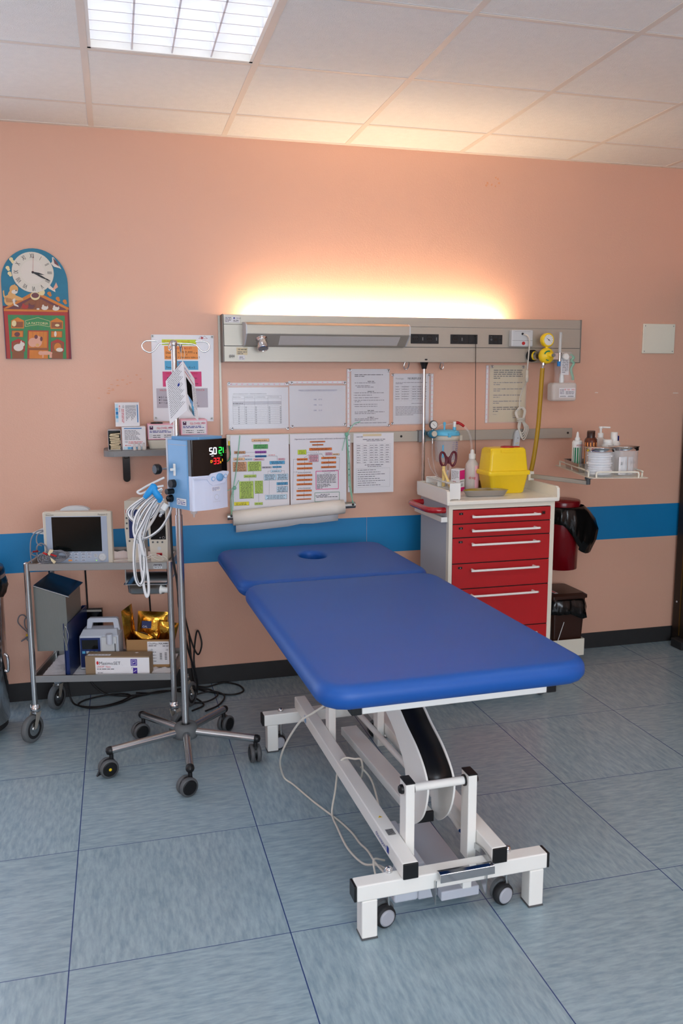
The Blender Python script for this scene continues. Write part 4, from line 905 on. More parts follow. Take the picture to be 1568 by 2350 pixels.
for x, s_ in ((-.111, -1), (.114, 1)):
    MB('black').lathe([(.014, 0), (.014, .006), (.010, .012), (.0, .014)], (x, ax_y, ax_z), (s_, 0, 0)).build('axle_knob', CO, local=True)
    MB('black').lathe([(.017, 0), (.017, .005)], (x + .028 * (-s_) + (0), ax_y, ax_z), (-s_, 0, 0)).build('axle_washer', CO, local=True)
prof = [(-.28, .470), (-.35, .452), (-.322, .325), (-.30, .24), (-.345, .190), (-.385, .172), (-.425, .193), (-.478, .242), (-.509, .298), (-.520, .353), (-.506, .384), (-.472, .415), (-.417, .442), (-.331, .476), (-.259, .503), (-.05, .575), (.15, .632), (.15, .56), (-.02, .52), (-.143, .452), (-.217, .425), (-.281, .384), (-.335, .327)]
pl = [(-.520, .353), (-.509, .298), (-.478, .242), (-.424, .193), (-.395, .180), (-.370, .186), (-.352, .21), (-.335, .327), (-.281, .384), (-.217, .425), (-.143, .455), (-.02, .52), (.15, .57), (.15, .632), (-.05, .585), (-.259, .510), (-.331, .478), (-.417, .446), (-.472, .415), (-.506, .384)]
def smooth2(P, n=4):
    Q = []; L_ = len(P)
    for i in range(L_):
        p0, p1, p2, p3 = [Vector(P[(i + k) % L_]) for k in (-1, 0, 1, 2)]
        for k in range(n):
            t = k / n; Q.append(tuple(.5 * ((2 * p1) + (p2 - p0) * t + (2 * p0 - 5 * p1 + 4 * p2 - p3) * t * t + (3 * p1 - p0 - 3 * p2 + p3) * t ** 3)))
    return Q
pls = smooth2(pl)
for x in (-.034, .050): MB('white_paint').prism([(x, y, z) for y, z in pls], (.006, 0, 0)).build('arm_plate', CO, local=True, bevel=.0015)
m = MB('black'); top = [(-.509, .372), (-.500, .388), (-.472, .409), (-.417, .440), (-.331, .472), (-.259, .504), (-.05, .579), (.14, .620)]
tp = cr_path([(0, y, z) for y, z in top], 5); R = []
for p in tp: R.append([(-.028, p.y, p.z), (.050, p.y, p.z), (.050, p.y + .012, p.z - .012), (-.028, p.y + .012, p.z - .012)])
m.rings(R, 'black', True); m.build('arm_cover', CO, local=True)
MB('white_paint').cyl((-.030, -.512, .368), (.052, -.512, .368), .007).build('arm_crosspiece', CO, local=True)
m = MB('white_paint'); m.prism([(-.025, -.386, .176), (.040, -.386, .176), (.040, -.386, .208), (-.025, -.386, .208)], (0, .80, -.045)); m.build('lower_beam', CO, local=True, bevel=.003)
cb('beam_plug', -.026, .041, -.396, -.386, .175, .209, 'black', .002)
MB('white_paint').cyl((.065, .45, .19), (.118, -.36, .165), .011).build('lift_rod', CO, local=True)
m = MB('alu').lathe([(.016, 0), (.016, .014)], (.098, -.50, .158), (1, 0, 0), 'white_paint').cyl((.118, -.36, .165), (.110, -.50, .158), .010, 'white_paint'); m.build('rod_joint', CO, local=True)
for x, y in ((.098, -.47), (.118, -.485)): MB('chrome').lathe([(.008, 0), (.008, .008)], (x, y, .168), (0, -.4, .9), 'chrome', n=6).build('bolt', CO, local=True)
# motor tray low between the rails
cb('motor_cover', -.012, .110, -.585, -.18, .030, .060, 'device_grey', .004); cb('motor_cover', -.075, -.014, -.56, -.2, .03, .085, 'device_grey', .006); cb('motor_cover', -.09, -.03, -.50, -.38, .03, .11, 'device_grey', .006)
cb('motor_cover', .030, .058, -.640, -.60, .096, .117, 'white_plastic', .003)
cb('connector_box', -.165, -.09, -.60, -.50, .06, .115, 'device_grey', .008)
# chrome foot pedal draped over the front crossbar
m = MB('chrome'); P = [(-.648, .172), (-.662, .177), (-.673, .174), (-.675, .152)]
for (y0, z0), (y1, z1) in zip(P[:-1], P[1:]): m.add([(-.055, y0, z0), (.112, y0, z0), (.112, y1, z1), (-.055, y1, z1)], [(0, 1, 2, 3)], 'chrome', False)
o = m.build('foot_pedal', CO, local=True); q = o.modifiers.new('s', 'SOLIDIFY'); q.thickness = .002
m = MB('steel').prism([(.108, -.672, .182), (.108, -.60, .186), (.108, -.50, .168), (.108, -.505, .150), (.108, -.61, .170), (.108, -.668, .160)], (.004, 0, 0)); m.build('pedal_lever', CO, local=True)
for x in (-.062, .095):
    MB('steel').prism([(x, -.66, .150), (x, -.60, .118), (x, -.655, .075)], (.003, 0, 0)).build('pedal_bracket', CO, local=True)
def couch_castor(x, y, rz=20):
    zb = .168
    MB('chrome').lathe([(.011, 0), (.0115, .008), (.008, .014), (0, .016)], (x, y, .166), (0, 0, 1)).build('adjuster_cap', CO, local=True)
    q = MB('steel').cyl((x, y, .05), (x, y, .118), .005).build('castor_stem', CO, local=True)
    yc = y + .0
    w = MB('rubber').lathe([(.020, -.013), (.031, -.010), (.033, 0), (.031, .010), (.020, .013)], (x - .012, y - .004, .033), (.25, -1, 0)).build('castor_wheel', CO, local=True)
    MB('hub_grey').lathe([(.0245, 0), (.0245, .003), (.020, .005)], Vector((x - .012, y - .004, .033)) + Vector((.25, -1, 0)).normalized() * .0115, (.25, -1, 0)).build('wheel_cap', w, local=True)
    MB('wheel_grey').lathe([(.0345, -.012), (.0345, .0)], (x - .010, y + .012, .036), (.25, -1, 0)).build('castor_hood', CO, local=True)
couch_castor(-.182, -.600); couch_castor(.190, -.600); couch_castor(-.225, .640); couch_castor(.21, .640)
# stickers
m = MB('paper'); S = Sheet(m, (-.147, -.50, .2147), (1, 0, 0), (0, 1, 0)); S.rect(0, 0, .024, .034, 'mgrey'); S.block(.002, .022, .003, .031, 5, 'ink', .0035)
S.poly([(.004, .105), (.018, .105), (.011, .117)], 'yellow'); S.poly([(.009, .107), (.013, .107), (.011, .113)], 'ink', .001); m.build('type_label', CO, local=True)
m = MB('ink_blue'); S = Sheet(m, (-.1593, -.42, .176), (0, -1, 0), (0, 0, 1)); S.text('chinesport', 0, .004, .022, 'ink_blue'); S.rect(.100, .002, .118, .022, 'ink_blue'); m.build('lettering', CO, local=True)
m = MB('device_blue').lathe([(.018, 0), (.018, .001)], (-.1593, .47, .190), (-1, 0, 0), 'device_grey', n=28).lathe([(.014, 0), (.014, .0014)], (-.1593, .47, .190), (-1, 0, 0), 'device_blue', n=28); m.build('round_badge', CO, local=True)
# cables
def wc(pts, name='cable', r=.0036, mt='cable_light'): return MB(mt).tube(pts, r).build(name, CO)
wc([(1.70, -1.82, .665), (1.655, -1.76, .59), (1.627, -1.70, .519), (1.602, -1.62, .46), (1.572, -1.55, .405), (1.554, -1.45, .31), (1.543, -1.38, .232), (1.546, -1.30, .154), (1.563, -1.22, .08), (1.585, -1.18, .02), (1.615, -1.215, .005), (1.658, -1.36, .005), (1.715, -1.521, .005), (1.735, -1.62, .010), (1.737, -1.70, .02), (1.735, -1.80, .05), (1.728, -1.92, .075), (1.745, -2.02, .08)])
wc([(1.82, -1.36, .03), (1.815, -1.46, .14), (1.800, -1.50, .215), (1.775, -1.50, .222), (1.742, -1.485, .222), (1.722, -1.48, .19), (1.715, -1.46, .09), (1.70, -1.47, .012), (1.690, -1.587, .02), (1.690, -1.72, .02), (1.705, -1.85, .04), (1.735, -1.90, .06), (1.75, -1.98, .085)])
wc([(1.81, -1.46, .17), (1.84, -1.50, .13), (1.85, -1.56, .05), (1.84, -1.62, .01)])
wc([(1.77, -1.75, .64), (1.80, -1.72, .56), (1.83, -1.60, .52), (1.85, -1.45, .60)]); wc([(1.80, -1.80, .65), (1.84, -1.74, .57), (1.87, -1.6, .54), (1.88, -1.4, .62)])
wc([(1.70, -2.00, .07), (1.69, -2.03, .11), (1.70, -1.98, .13), (1.74, -1.96, .11)], r=.003)

# ================================================================== DRAWER CART
CX0, CX1, CY0, CY1 = 2.478, 3.018, -.620, -.245
CT = thing('drawer_cart', 'grey medical cart with five red drawers and white rimmed worktop', 'medical cart', ((CX0 + CX1) / 2, (CY0 + CY1) / 2, 0))
def kb(name, x0, x1, y0, y1, z0, z1, mt='cream_paint', bev=.003, par=None): return MB(mt).box(x0, x1, y0, y1, z0, z1).build(name, par or CT, bevel=bev, seg=3)
m = MB('cream_paint')
m.box(CX0, CX0 + .018, CY0, CY0 + .03, .10, .974); m.box(CX1 - .022, CX1, CY0, CY0 + .03, .10, .974); m.box(CX0 + .018, CX1 - .022, CY0, CY0 + .03, .953, .974); m.box(CX0, CX1, CY0, CY0 + .03, .08, .10)
m.build('front_frame', CT)
kb('side_panel', CX0, CX0 + .012, CY0 + .03, CY1, .08, .974, 'grey_paint'); kb('side_panel', CX1 - .012, CX1, CY0 + .03, CY1, .08, .974, 'grey_paint'); kb('back_panel', CX0 + .012, CX1 - .012, CY1 - .012, CY1, .08, .974, 'grey_paint'); kb('base', CX0 + .012, CX1 - .012, CY0 + .03, CY1 - .012, .08, .10, 'grey_paint')
zs = [.9515, .8835, .8185, .6955, .5730, .3735, .125]
for k in range(6):
    zt, zb = zs[k] - .002, zs[k + 1] + .003
    dr = kb('drawer', CX0 + .019, CX1 - .023, CY0 - .004, CY0 + .30, zb, zt, 'red', .0015)
    hz = zt - (.030 if k == 0 else .028)
    x0, x1 = CX0 + .118, CX1 - .106
    MB('white_paint').tube([(x0, CY0 - .004, hz), (x0, CY0 - .030, hz), (x0 + .012, CY0 - .036, hz), (x1 - .012, CY0 - .036, hz), (x1, CY0 - .030, hz), (x1, CY0 - .004, hz)], .0055, n=12, sub=5).build('handle', dr)
    lb = MB('black').box(CX0 + .048, CX0 + .068, CY0 - .0055, CY0 - .004, zt - .022, zt - .012); S = Sheet(lb, (0, CY0 - .0055, 0)); S.text(str(k + 1), CX0 + .058, zt - .0200, .008, 'paper', 'CENTER'); lb.build('number_label', dr)
    if k == 0: q = MB('darkred').box(CX1 - .070, CX1 - .052, CY0 - .007, CY0 - .004, zt - .036, zt - .020).box(CX1 - .067, CX1 - .055, CY0 - .0085, CY0 - .007, zt - .033, zt - .023, 'black'); q.build('lock', dr)
kb('drawer_gap_shade', CX0 + .0185, CX1 - .0225, CY0 + .002, CY0 + .004, .12, .950, 'black', 0)  # black sheet standing in for the shade between the drawers
# worktop with a raised rim on three sides
m = MB('worktop'); m.box(CX0 - .018, CX1 + .014, CY0 - .022, CY1 + .01, .9745, .995); m.build('worktop', CT, bevel=.006, seg=3)
m = MB('worktop'); x0 = CX0 - .018
m.prism([(x0, CY0 - .020, .990), (x0, CY1 + .01, .990), (x0, CY1 + .01, 1.045), (x0, CY0 + .00, 1.045), (x0, CY0 - .016, 1.038)], (.014, 0, 0)); x1 = CX1
m.prism([(x1, CY0 - .020, .990), (x1, CY1 + .01, .990), (x1, CY1 + .01, 1.045), (x1, CY0 + .00, 1.045), (x1, CY0 - .016, 1.036)], (.014, 0, 0))
m.prism([(x0 + .014, CY1 - .004, .990), (x1, CY1 - .004, .990), (x1, CY1 - .004, 1.045), (x0 + .014, CY1 - .004, 1.045)], (0, .014, 0)); m.build('worktop_rim', CT, bevel=.003)
MB('red_handle').tube([(CX0 + .002, -.275, .944), (CX0 - .035, -.275, .944), (CX0 - .062, -.285, .944), (CX0 - .072, -.315, .944), (CX0 - .073, -.42, .944), (CX0 - .073, -.50, .944), (CX0 - .062, -.545, .944), (CX0 - .035, -.565, .944), (CX0 + .002, -.570, .944)], .0145, n=18).build('push_handle', CT)
kb('accessory_rail', CX0 - .030, CX0 - .020, CY0 + .025, CY1 + .01, .893, .915, 'cream_paint', .001)
m = MB('cream_paint')
for y in (CY0 + .04, CY1 - .03): m.box(CX0 - .020, CX0, y, y + .012, .897, .911)
m.box(CX0 - .031, CX0 - .001, CY0 + .018, CY0 + .024, .893, .916, 'white_plastic'); m.build('rail_bracket', CT)
for x in (CX0 + .035, CX1 - .03):
    for y in (CY0 + .03, CY1 - .05):
        q = MB('wheel_grey').lathe([(.020, -.011), (.030, -.009), (.031, 0), (.030, .009), (.020, .011)], (x, y, .031), (1, .2, 0)).build('castor', CT)
        MB('dgrey').cyl((x, y + .01, .05), (x, y + .01, .08), .010).build('castor_stem', CT)
# low side tray with a round hole, holding the brown bin
m = MB('cream_paint'); tx0, tx1, ty0, ty1 = CX1 + .002, 3.400, -.305, -.045
N_ = 24; hc = (3.235, .118); hr = .024
out = [(tx0, .076), (tx1, .076), (tx1, .168), (tx0, .168)]
# front plate with a real hole, as a ring of quads
ring = [(hc[0] + hr * cos(2 * pi * i / N_), hc[1] + hr * sin(2 * pi * i / N_)) for i in range(N_)]
def edgept(t):
    dx, dz = cos(t), sin(t); best = 9
    for lim, dd, o_ in ((tx1 - hc[0], dx, 0), (tx0 - hc[0], dx, 0), (.168 - hc[1], dz, 0), (.076 - hc[1], dz, 0)):
        if abs(dd) > 1e-6 and lim / dd > 0: best = min(best, lim / dd)
    return (hc[0] + dx * best, hc[1] + dz * best)
angs = sorted([2 * pi * i / N_ for i in range(N_)] + [math.atan2(z - hc[1], x - hc[0]) % (2 * pi) for x, z in out])
I_ = [(hc[0] + hr * cos(t), hc[1] + hr * sin(t)) for t in angs]; O_ = [edgept(t) for t in angs]
for yy in (ty0, ty0 + .003):
    for i in range(len(angs)):
        j = (i + 1) % len(angs); m.poly([(I_[i][0], yy, I_[i][1]), (O_[i][0], yy, O_[i][1]), (O_[j][0], yy, O_[j][1]), (I_[j][0], yy, I_[j][1])])
for i in range(len(angs)):
    j = (i + 1) % len(angs); m.poly([(I_[i][0], ty0, I_[i][1]), (I_[j][0], ty0, I_[j][1]), (I_[j][0], ty0 + .003, I_[j][1]), (I_[i][0], ty0 + .003, I_[i][1])])
m.box(tx1 - .003, tx1, ty0 + .003, ty1, .076, .168); m.box(tx0, tx1 - .003, ty1 - .003, ty1, .076, .168); m.box(tx0, tx1 - .003, ty0 + .003, ty1 - .003, .076, .080)
m.build('bin_tray', CT)

# ================================================================== BINS BY THE CART
RB = thing('waste_bin', 'dark red round bin with black liner hanging on the wall beside the cart', 'bin', (3.345, -.125, .52))
m = MB('darkred').lathe([(.080, .520), (.090, .523), (.094, .80), (.094, .868)], (3.345, -.115, 0), n=40); m.build('bin_body', RB)
MB('darkred').lathe([(.096, .868), (.097, .892), (.093, .900), (.0, .902)], (3.345, -.115, 0), n=40).build('bin_lid', RB)
MB('white_plastic').box(3.405, 3.425, -.03, -.002, .60, .70).build('wall_bracket', RB)
def liner(name, par, cx, cy, r0x, r0y, z_top, hem, seed, shape=None, n=56, sq=False):
    random.seed(seed); R = []
    for j, (t, g) in enumerate([(0, .002), (.12, .007), (.3, .012), (.5, .015), (.72, .014), (1, .016)]):
        row = []
        for i in range(n):
            an = 2 * pi * i / n; z = z_top - t * hem(an); fold = .006 * sin(i * 2.1 + j * .6 + seed) + .005 * sin(i * .9 + seed * 2)
            q = g + fold * min(1, t * 2.5); bx, bz = (0, 0) if shape is None else shape(an, t)
            f_ = 1 / (abs(cos(an)) ** 6 + abs(sin(an)) ** 6) ** (1 / 6) if sq else 1
            row.append((cx + (r0x + q + bx) * cos(an) * f_, cy + (r0y + q + bx * .3) * sin(an) * f_, z + bz))
        R.append(row)
    o = MB('bag_black').rings(R, 'bag_black', True, (False, False)).build(name, par); q = o.modifiers.new('s', 'SOLIDIFY'); q.thickness = .0012; return o
def hem(an):   # hangs lowest to the right front
    d = cos(an + .6); return .09 + .17 * max(0, d) ** 2
def bulge(an, t): d = max(0, cos(an + .25)); return (.075 * d ** 2 * sin(pi * min(t * .9 + .1, 1)) + .05 * d ** 6 * t, 0)
liner('black_liner', RB, 3.345, -.115, .095, .095, .868, hem, 3, bulge)
BB = thing('pedal_bin', 'dark brown square bin with black liner standing in the cart side tray', 'bin', (3.305, -.18, .08))
m = MB('brown').rings([[(x, y, .081) for x, y in rr(3.225, 3.390, -.285, -.08, .012)], [(x, y, .39) for x, y in rr(3.212, 3.405, -.298, -.065, .015)]], 'brown', False); m.build('bin_body', BB)
m = MB('brown').rings([[(x, y, .392) for x, y in rr(3.203, 3.414, -.303, -.055, .015)], [(x, y, .408) for x, y in rr(3.203, 3.414, -.303, -.055, .015)], [(x, y, .418) for x, y in rr(3.218, 3.400, -.285, -.07, .02)]], 'brown', False); m.build('bin_lid', BB)
MB('paper').box(3.232, 3.252, -.27, -.13, .4185, .4192).box(3.237, 3.247, -.26, -.15, .4193, .4196, 'ink_red').build('lid_label', BB)
m = MB('bag_black')
liner('black_liner', BB, 3.308, -.180, .098, .118, .388, lambda an: .072 + .03 * max(0, cos(an + .5)) + .008 * sin(an * 5), 8, sq=True)
MB('white_plastic').cyl((3.232, -.306, .142), (3.270, -.312, .27), .0018).build('tie_cord', BB)

# ================================================================== ON THE CART
RK = thing('test_tube_rack', 'white plastic test tube rack along the left rim of the cart worktop', 'test tube rack', (2.512, -.44, .9955))
m = MB('device_grey'); x0, x1, y0, y1 = 2.487, 2.541, -.603, -.290
MB('white_plastic').box(x0, x1, y0, y0 + .003, .9985, 1.073).build('end_plate', RK, bevel=.001); MB('white_plastic').box(x0, x1, y1 - .003, y1, .9985, 1.073).build('end_plate', RK, bevel=.001)
MB('white_plastic').box(x0, x1, (y0 + y1) / 2 - .0015, (y0 + y1) / 2 + .0015, .9985, 1.07).build('centre_plate', RK)
for zz in (1.068, 1.040, 1.012):
    m = MB('white_plastic'); 
    for xa, xb in ((x0, x0 + .007), (x0 + .023, x0 + .031), (x1 - .007, x1)): m.box(xa, xb, y0 + .003, y1 - .003, zz, zz + .0025)
    k = 0
    while y0 + .003 + k * .026 < y1 - .01: m.box(x0, x1, y0 + .003 + k * .026, y0 + .009 + k * .026, zz, zz + .0025); k += 1
    m.build('rack_shelf', RK)
for k, (xx, yy) in enumerate(((x0 + .003, y0 + .002), (x1 - .009, y0 + .002), (x0 + .003, y1 - .008), (x1 - .009, y1 - .008))): MB('white_plastic').box(xx, xx + .006, yy, yy + .006, .9955, .9985).build('foot', RK)
tag(MB('yellow').rings([[(2.512 + .0075 * cos(t), -.46 + .0075 * sin(t), z) for t in [i * pi / 8 for i in range(16)]] for z in (1.012, 1.14)], 'stick_yellow').build('rubber_tube'), 'short upright yellowish rubber tube standing in the rack', 'rubber tube')
tag(MB('stick_yellow').cyl((2.531, -.545, 1.012), (2.503, -.475, 1.125), .0065).build('rubber_tube'), 'yellowish rubber tube leaning diagonally in the rack', 'rubber tube')
SCI = thing('scissors', 'maroon handled steel scissors standing blades down in the tube rack', 'scissors', (2.533, -.44, 1.0))
cx, cy_ = 2.536, -.455
for s_ in (-1, 1):
    loop = [(cx + s_ * (.022 + .015 * cos(t) + .005 * s_ * 0), cy_, 1.172 + .033 * sin(t)) for t in [2 * pi * i / 14 for i in range(15)]]
    loop = [(p[0] + s_ * (p[2] - 1.14) * .12, p[1], p[2]) for p in loop]
    MB('maroon').tube(loop, .0055, n=10, sub=4).tube([(cx + s_ * .012, cy_, 1.185), (cx + s_ * .004, cy_, 1.175), (cx + s_ * .006, cy_, 1.15)], .005, n=8).build('finger_loop', SCI)
    MB('steel').prism([(cx + s_ * .020, cy_ - s_ * .0015, 1.145), (cx + s_ * .008, cy_ - s_ * .0015, 1.150), (cx - s_ * .006, cy_ - s_ * .0015, 1.09), (cx - s_ * .001, cy_ - s_ * .0015, 1.003), (cx + s_ * .004, cy_ - s_ * .0015, 1.08)], (0, -.0018 * s_, 0)).build('blade', SCI)
MX = thing('medicine_box', 'white and magenta medicine carton beside the tube rack', 'carton', (2.652, -.300, .9955), 40)
MB('paper').box(-.027, .027, -.024, .024, 0, .112).build('carton', MX, local=True, bevel=.001)
m = MB('paper'); S = Sheet(m, (-.0272, .024, 0), (0, -1, 0), (0, 0, 1)); S.block(.005, .043, .062, .105, 7, 'ink_light', .004); S.text('Pull', .012, .045, .011, 'ink_red'); S.block(.005, .043, .006, .035, 4, 'ink_light', .003)
S = Sheet(m, (-.027, -.0242, 0)); S.rect(0, .060, .054, .105, 'p_magenta'); S.rect(0, 0, .054, .020, 'p_magenta'); S.words(.008, .045, .048, .005, 'ink'); S.words(.010, .04, .034, .004); S.words(.010, .04, .028, .004); m.build('print', MX, local=True)
WB = thing('wash_bottle', 'translucent bottle with pink label and red handwriting on the cart', 'bottle', (2.728, -.300, .9955))
MB('frosted').lathe([(.030, 0), (.034, .004), (.034, .118), (.031, .135), (.015, .158), (.014, .162)], (0, 0, 0), n=32).build('bottle', WB, local=True)
MB('white_plastic').lathe([(.0165, .160), (.0165, .183), (.010, .187), (.009, .202), (.005, .206)], (0, 0, 0)).build('cap', WB, local=True)
m = MB('p_rose')
seg_ = [(.0347 * cos(radians(t)), .0347 * sin(radians(t))) for t in range(-88, 20, 9)]
for (xa, ya), (xb, yb) in zip(seg_[:-1], seg_[1:]): m.poly([(xa, ya, .010), (xb, yb, .010), (xb, yb, .128), (xa, ya, .128)], 'p_rose')
m.text('drog', (-.033, -.0352, .062), (1, 0, 0), (0, 0, 1), .020, 'ink_red'); m.ball((.013, -.0335, .106), .006, 'paper'); m.build('label', WB, local=True)
TN = thing('small_canister', 'small brown glass canister with clear plastic bag behind the yellow container', 'canister', (2.785, -.285, .9955))
MB('brown_steel').lathe([(.022, 0), (.028, .002), (.028, .042), (.030, .044), (.030, .050)], (0, 0, 0)).build('canister', TN, local=True)
R_ = [[((.024 + .006 * sin(k * 1.7 + j)) * (1 - .1 * j) * cos(2 * pi * k / 18) - .004, (.018) * sin(2 * pi * k / 18), .052 + .016 * j) for k in range(18)] for j in range(4)]
MB('clear_film').rings(R_, 'clear_film', True).build('plastic_bag', TN, local=True)
# sharps container
SP = thing('sharps_container', 'yellow sharps container with red closure on the cart worktop', 'sharps container', (2.848, -.405, .9955), 2)
def rec(wf_, df, z, r=.012): return [(x, y, z) for x, y in rr(-wf_, wf_, -df, df, r, 4)]
MB('yellow').rings([rec(.080, .052, 0), rec(.088, .057, .006), rec(.104, .066, .090), rec(.107, .069, .092)], 'yellow', True).build('container', SP, local=True)
MB('yellow').rings([rec(.112, .073, .091), rec(.113, .074, .094), rec(.113, .074, .110), rec(.106, .067, .113)], 'yellow', True).build('flange', SP, local=True, bevel=.001)
lid = MB('yellow').rings([rec(.104, .065, .113), rec(.097, .060, .185), rec(.094, .058, .212), rec(.088, .052, .222, .02)], 'yellow', True).box(-.045, .030, -.062, -.05, .202, .214, 'yellow').box(-.096, -.078, -.05, -.01, .20, .218, 'yellow').build('lid', SP, local=True)
MB('red').lathe([(.034, 0), (.034, .004), (.028, .007)], (.018, -.005, .2215), (0, 0, 1)).box(.03, .078, -.02, .005, .222, .2265, 'red').build('red_closure', lid, local=True, bevel=.001)
# kidney dish
KD = thing('kidney_dish', 'shallow steel kidney dish lying at the front of the cart worktop', 'kidney dish', (2.705, -.510, .9955), -6)
def kid(s, z):
    P = []
    for i in range(48):
        t = 2 * pi * i / 48; x = .112 * cos(t); y = .050 * sin(t); y += -.030 * (1 - (x / .112) ** 2) * (1 if True else 0) * -1 * .9 - .012; P.append((x * s, y * (s ** 1.2) + .0, z))
    return P
m = MB('steel').rings([kid(.80, .0008), kid(.84, .003), kid(.97, .027), kid(1.0, .030), kid(1.015, .030), kid(.965, .0285), kid(.84, .0045), kid(.75, .003)], 'steel', True, (True, True)); m.build('dish', KD, local=True)
# suction jar on the rail
SJ = thing('suction_jar', 'clear graduated suction jar with light blue lid hanging on the wall rail', 'suction jar', (2.665, -.10, 1.12))
m = MB('clear').lathe([(.052, 1.125), (.056, 1.128), (.0635, 1.240), (.0635, 1.262)], (2.667, -.105, 0), n=40, caps=(True, False)); jar = m.build('jar', SJ)
m = MB('suction_blue')
for k in range(9):
    z = 1.14 + k * .0105; m.text(str(k * 100 + 100), (2.693, -.105 - .056 - (z - 1.13) * .05, z), (1, .35, 0), (0, 0, 1), .010, 'ink_blue'); 
    m.box(2.675, 2.688, -.1665 - (z - 1.13) * .05 * 0, -.1662, z + .002, z + .0034, 'ink_blue')
m.box(2.624, 2.632, -.157, -.1565, 1.15, 1.215, 'p_sky'); m.build('graduation', jar)
MB('beige_plastic').lathe([(.066, 1.238), (.069, 1.240), (.069, 1.258), (.066, 1.262)], (2.667, -.105, 0), n=40).box(2.73, 2.745, -.13, -.08, 1.235, 1.262).box(2.64, 2.69, -.045, -.028, 1.235, 1.262).build('collar', SJ)
lidj = MB('suction_blue').lathe([(.070, 1.263), (.070, 1.270), (.066, 1.280), (.060, 1.286), (.040, 1.292), (.0, 1.294)], (2.667, -.105, 0), n=40).box(2.648, 2.662, -.182, -.17, 1.256, 1.275).build('jar_lid', SJ)
MB('suction_blue').cyl((2.645, -.13, 1.288), (2.645, -.13, 1.328), .005).lathe([(.007, 1.318), (.008, 1.324), (.005, 1.332)], (2.645, -.13, 0)).build('port', lidj)
MB('suction_blue').cyl((2.700, -.13, 1.288), (2.700, -.13, 1.305), .009).cyl((2.700, -.13, 1.30), (2.702, -.13, 1.333), .0085, 'white_plastic').build('port', lidj)
MB('red').tube([(2.707, -.135, 1.327), (2.720, -.137, 1.326), (2.735, -.14, 1.318), (2.748, -.14, 1.309)], lambda t: .0085 if t < .3 else .007, 'red', n=12).build('red_connector', SJ)
MB('clear_film').tube([(2.745, -.14, 1.310), (2.775, -.14, 1.280), (2.792, -.14, 1.22), (2.79, -.145, 1.15), (2.765, -.15, 1.08), (2.755, -.16, 1.01)], .0062, n=12).build('suction_hose', SJ)
MB('clear_film').tube([(2.645, -.13, 1.322), (2.66, -.12, 1.318), (2.63, -.11, 1.315), (2.60, -.10, 1.29)], .003).tube([(2.66, -.12, 1.318), (2.69, -.13, 1.322), (2.705, -.13, 1.315)], .003).build('thin_hose', SJ)
VG = thing('vacuum_regulator', 'small teal vacuum regulator with round gauge beside the suction jar lid', 'vacuum regulator', (2.580, -.10, 1.22))
MB('teal').lathe([(.010, -.02), (.021, -.014), (.022, .008), (.018, .014)], (2.582, -.125, 1.271), (.15, -1, .1), 'teal').lathe([(.0145, .014), (.0145, .022)], (2.582, -.125, 1.271), (.15, -1, .1), 'beige_plastic').box(2.575, 2.60, -.12, -.035, 1.262, 1.278, 'teal').build('regulator_body', VG)
g2 = MB('rubber').lathe([(.021, 0), (.0225, .004), (.0225, .014), (.019, .016)], (2.584, -.118, 1.318), (.1, -1, 0), 'dgrey').cyl((2.583, -.12, 1.288), (2.583, -.12, 1.300), .006, 'steel').build('gauge', VG)
m = MB('white_plastic').lathe([(.0185, 0), (.0185, .001)], (2.5856, -.1340, 1.318), (.1, -1, 0), 'white_plastic', n=28); S = Sheet(m, (2.5858, -.1352, 1.318)); S.line(-.008, .008, .005, -.005, .0016, 'ink'); 
for k in range(7): t = radians(225 - 45 * k); S.line(.013 * cos(t), .013 * sin(t), .016 * cos(t), .016 * sin(t), .001, 'ink')
m.build('gauge_face', g2)
MB('steel').cyl((2.582, -.125, 1.250), (2.582, -.125, 1.222), .004).build('outlet', VG)
MB('clear_film').tube([(2.582, -.125, 1.228), (2.583, -.125, 1.16), (2.597, -.13, 1.08), (2.612, -.16, 1.04)], .0038).tube([(2.56, -.12, 1.15), (2.575, -.13, 1.09), (2.62, -.15, 1.03)], .003).build('thin_hose', VG)
# infusion pole clamped to the rail
IP = thing('infusion_pole', 'thin chrome pole with black funnel top and hooks clamped on the wall rail', 'infusion pole', (2.556, -.06, .97))
MB('chrome').cyl((2.556, -.062, .97), (2.555, -.062, 1.605), .0085).build('pole', IP)
MB('black').lathe([(.0125, 0), (.014, .010), (.022, .034), (.029, .044), (.029, .050), (.025, .053)], (2.555, -.062, 1.602)).build('funnel_top', IP)
for s_ in (-1, 1):
    x = 2.555 + s_ * .10
    MB('chrome').tube([(2.555 + s_ * .02, -.062, 1.640), (x - s_ * .012, -.062, 1.640), (x + s_ * .004, -.060, 1.634), (x + s_ * .008, -.058, 1.612), (x - s_ * .002, -.056, 1.600), (x - s_ * .013, -.062, 1.610), (x - s_ * .013, -.075, 1.632), (x - s_ * .002, -.082, 1.640)], .003, n=8).build('hook', IP)
MB('mgrey').box(2.535, 2.575, -.055, -.010, 1.225, 1.286).build('rail_clamp', IP, bevel=.003)
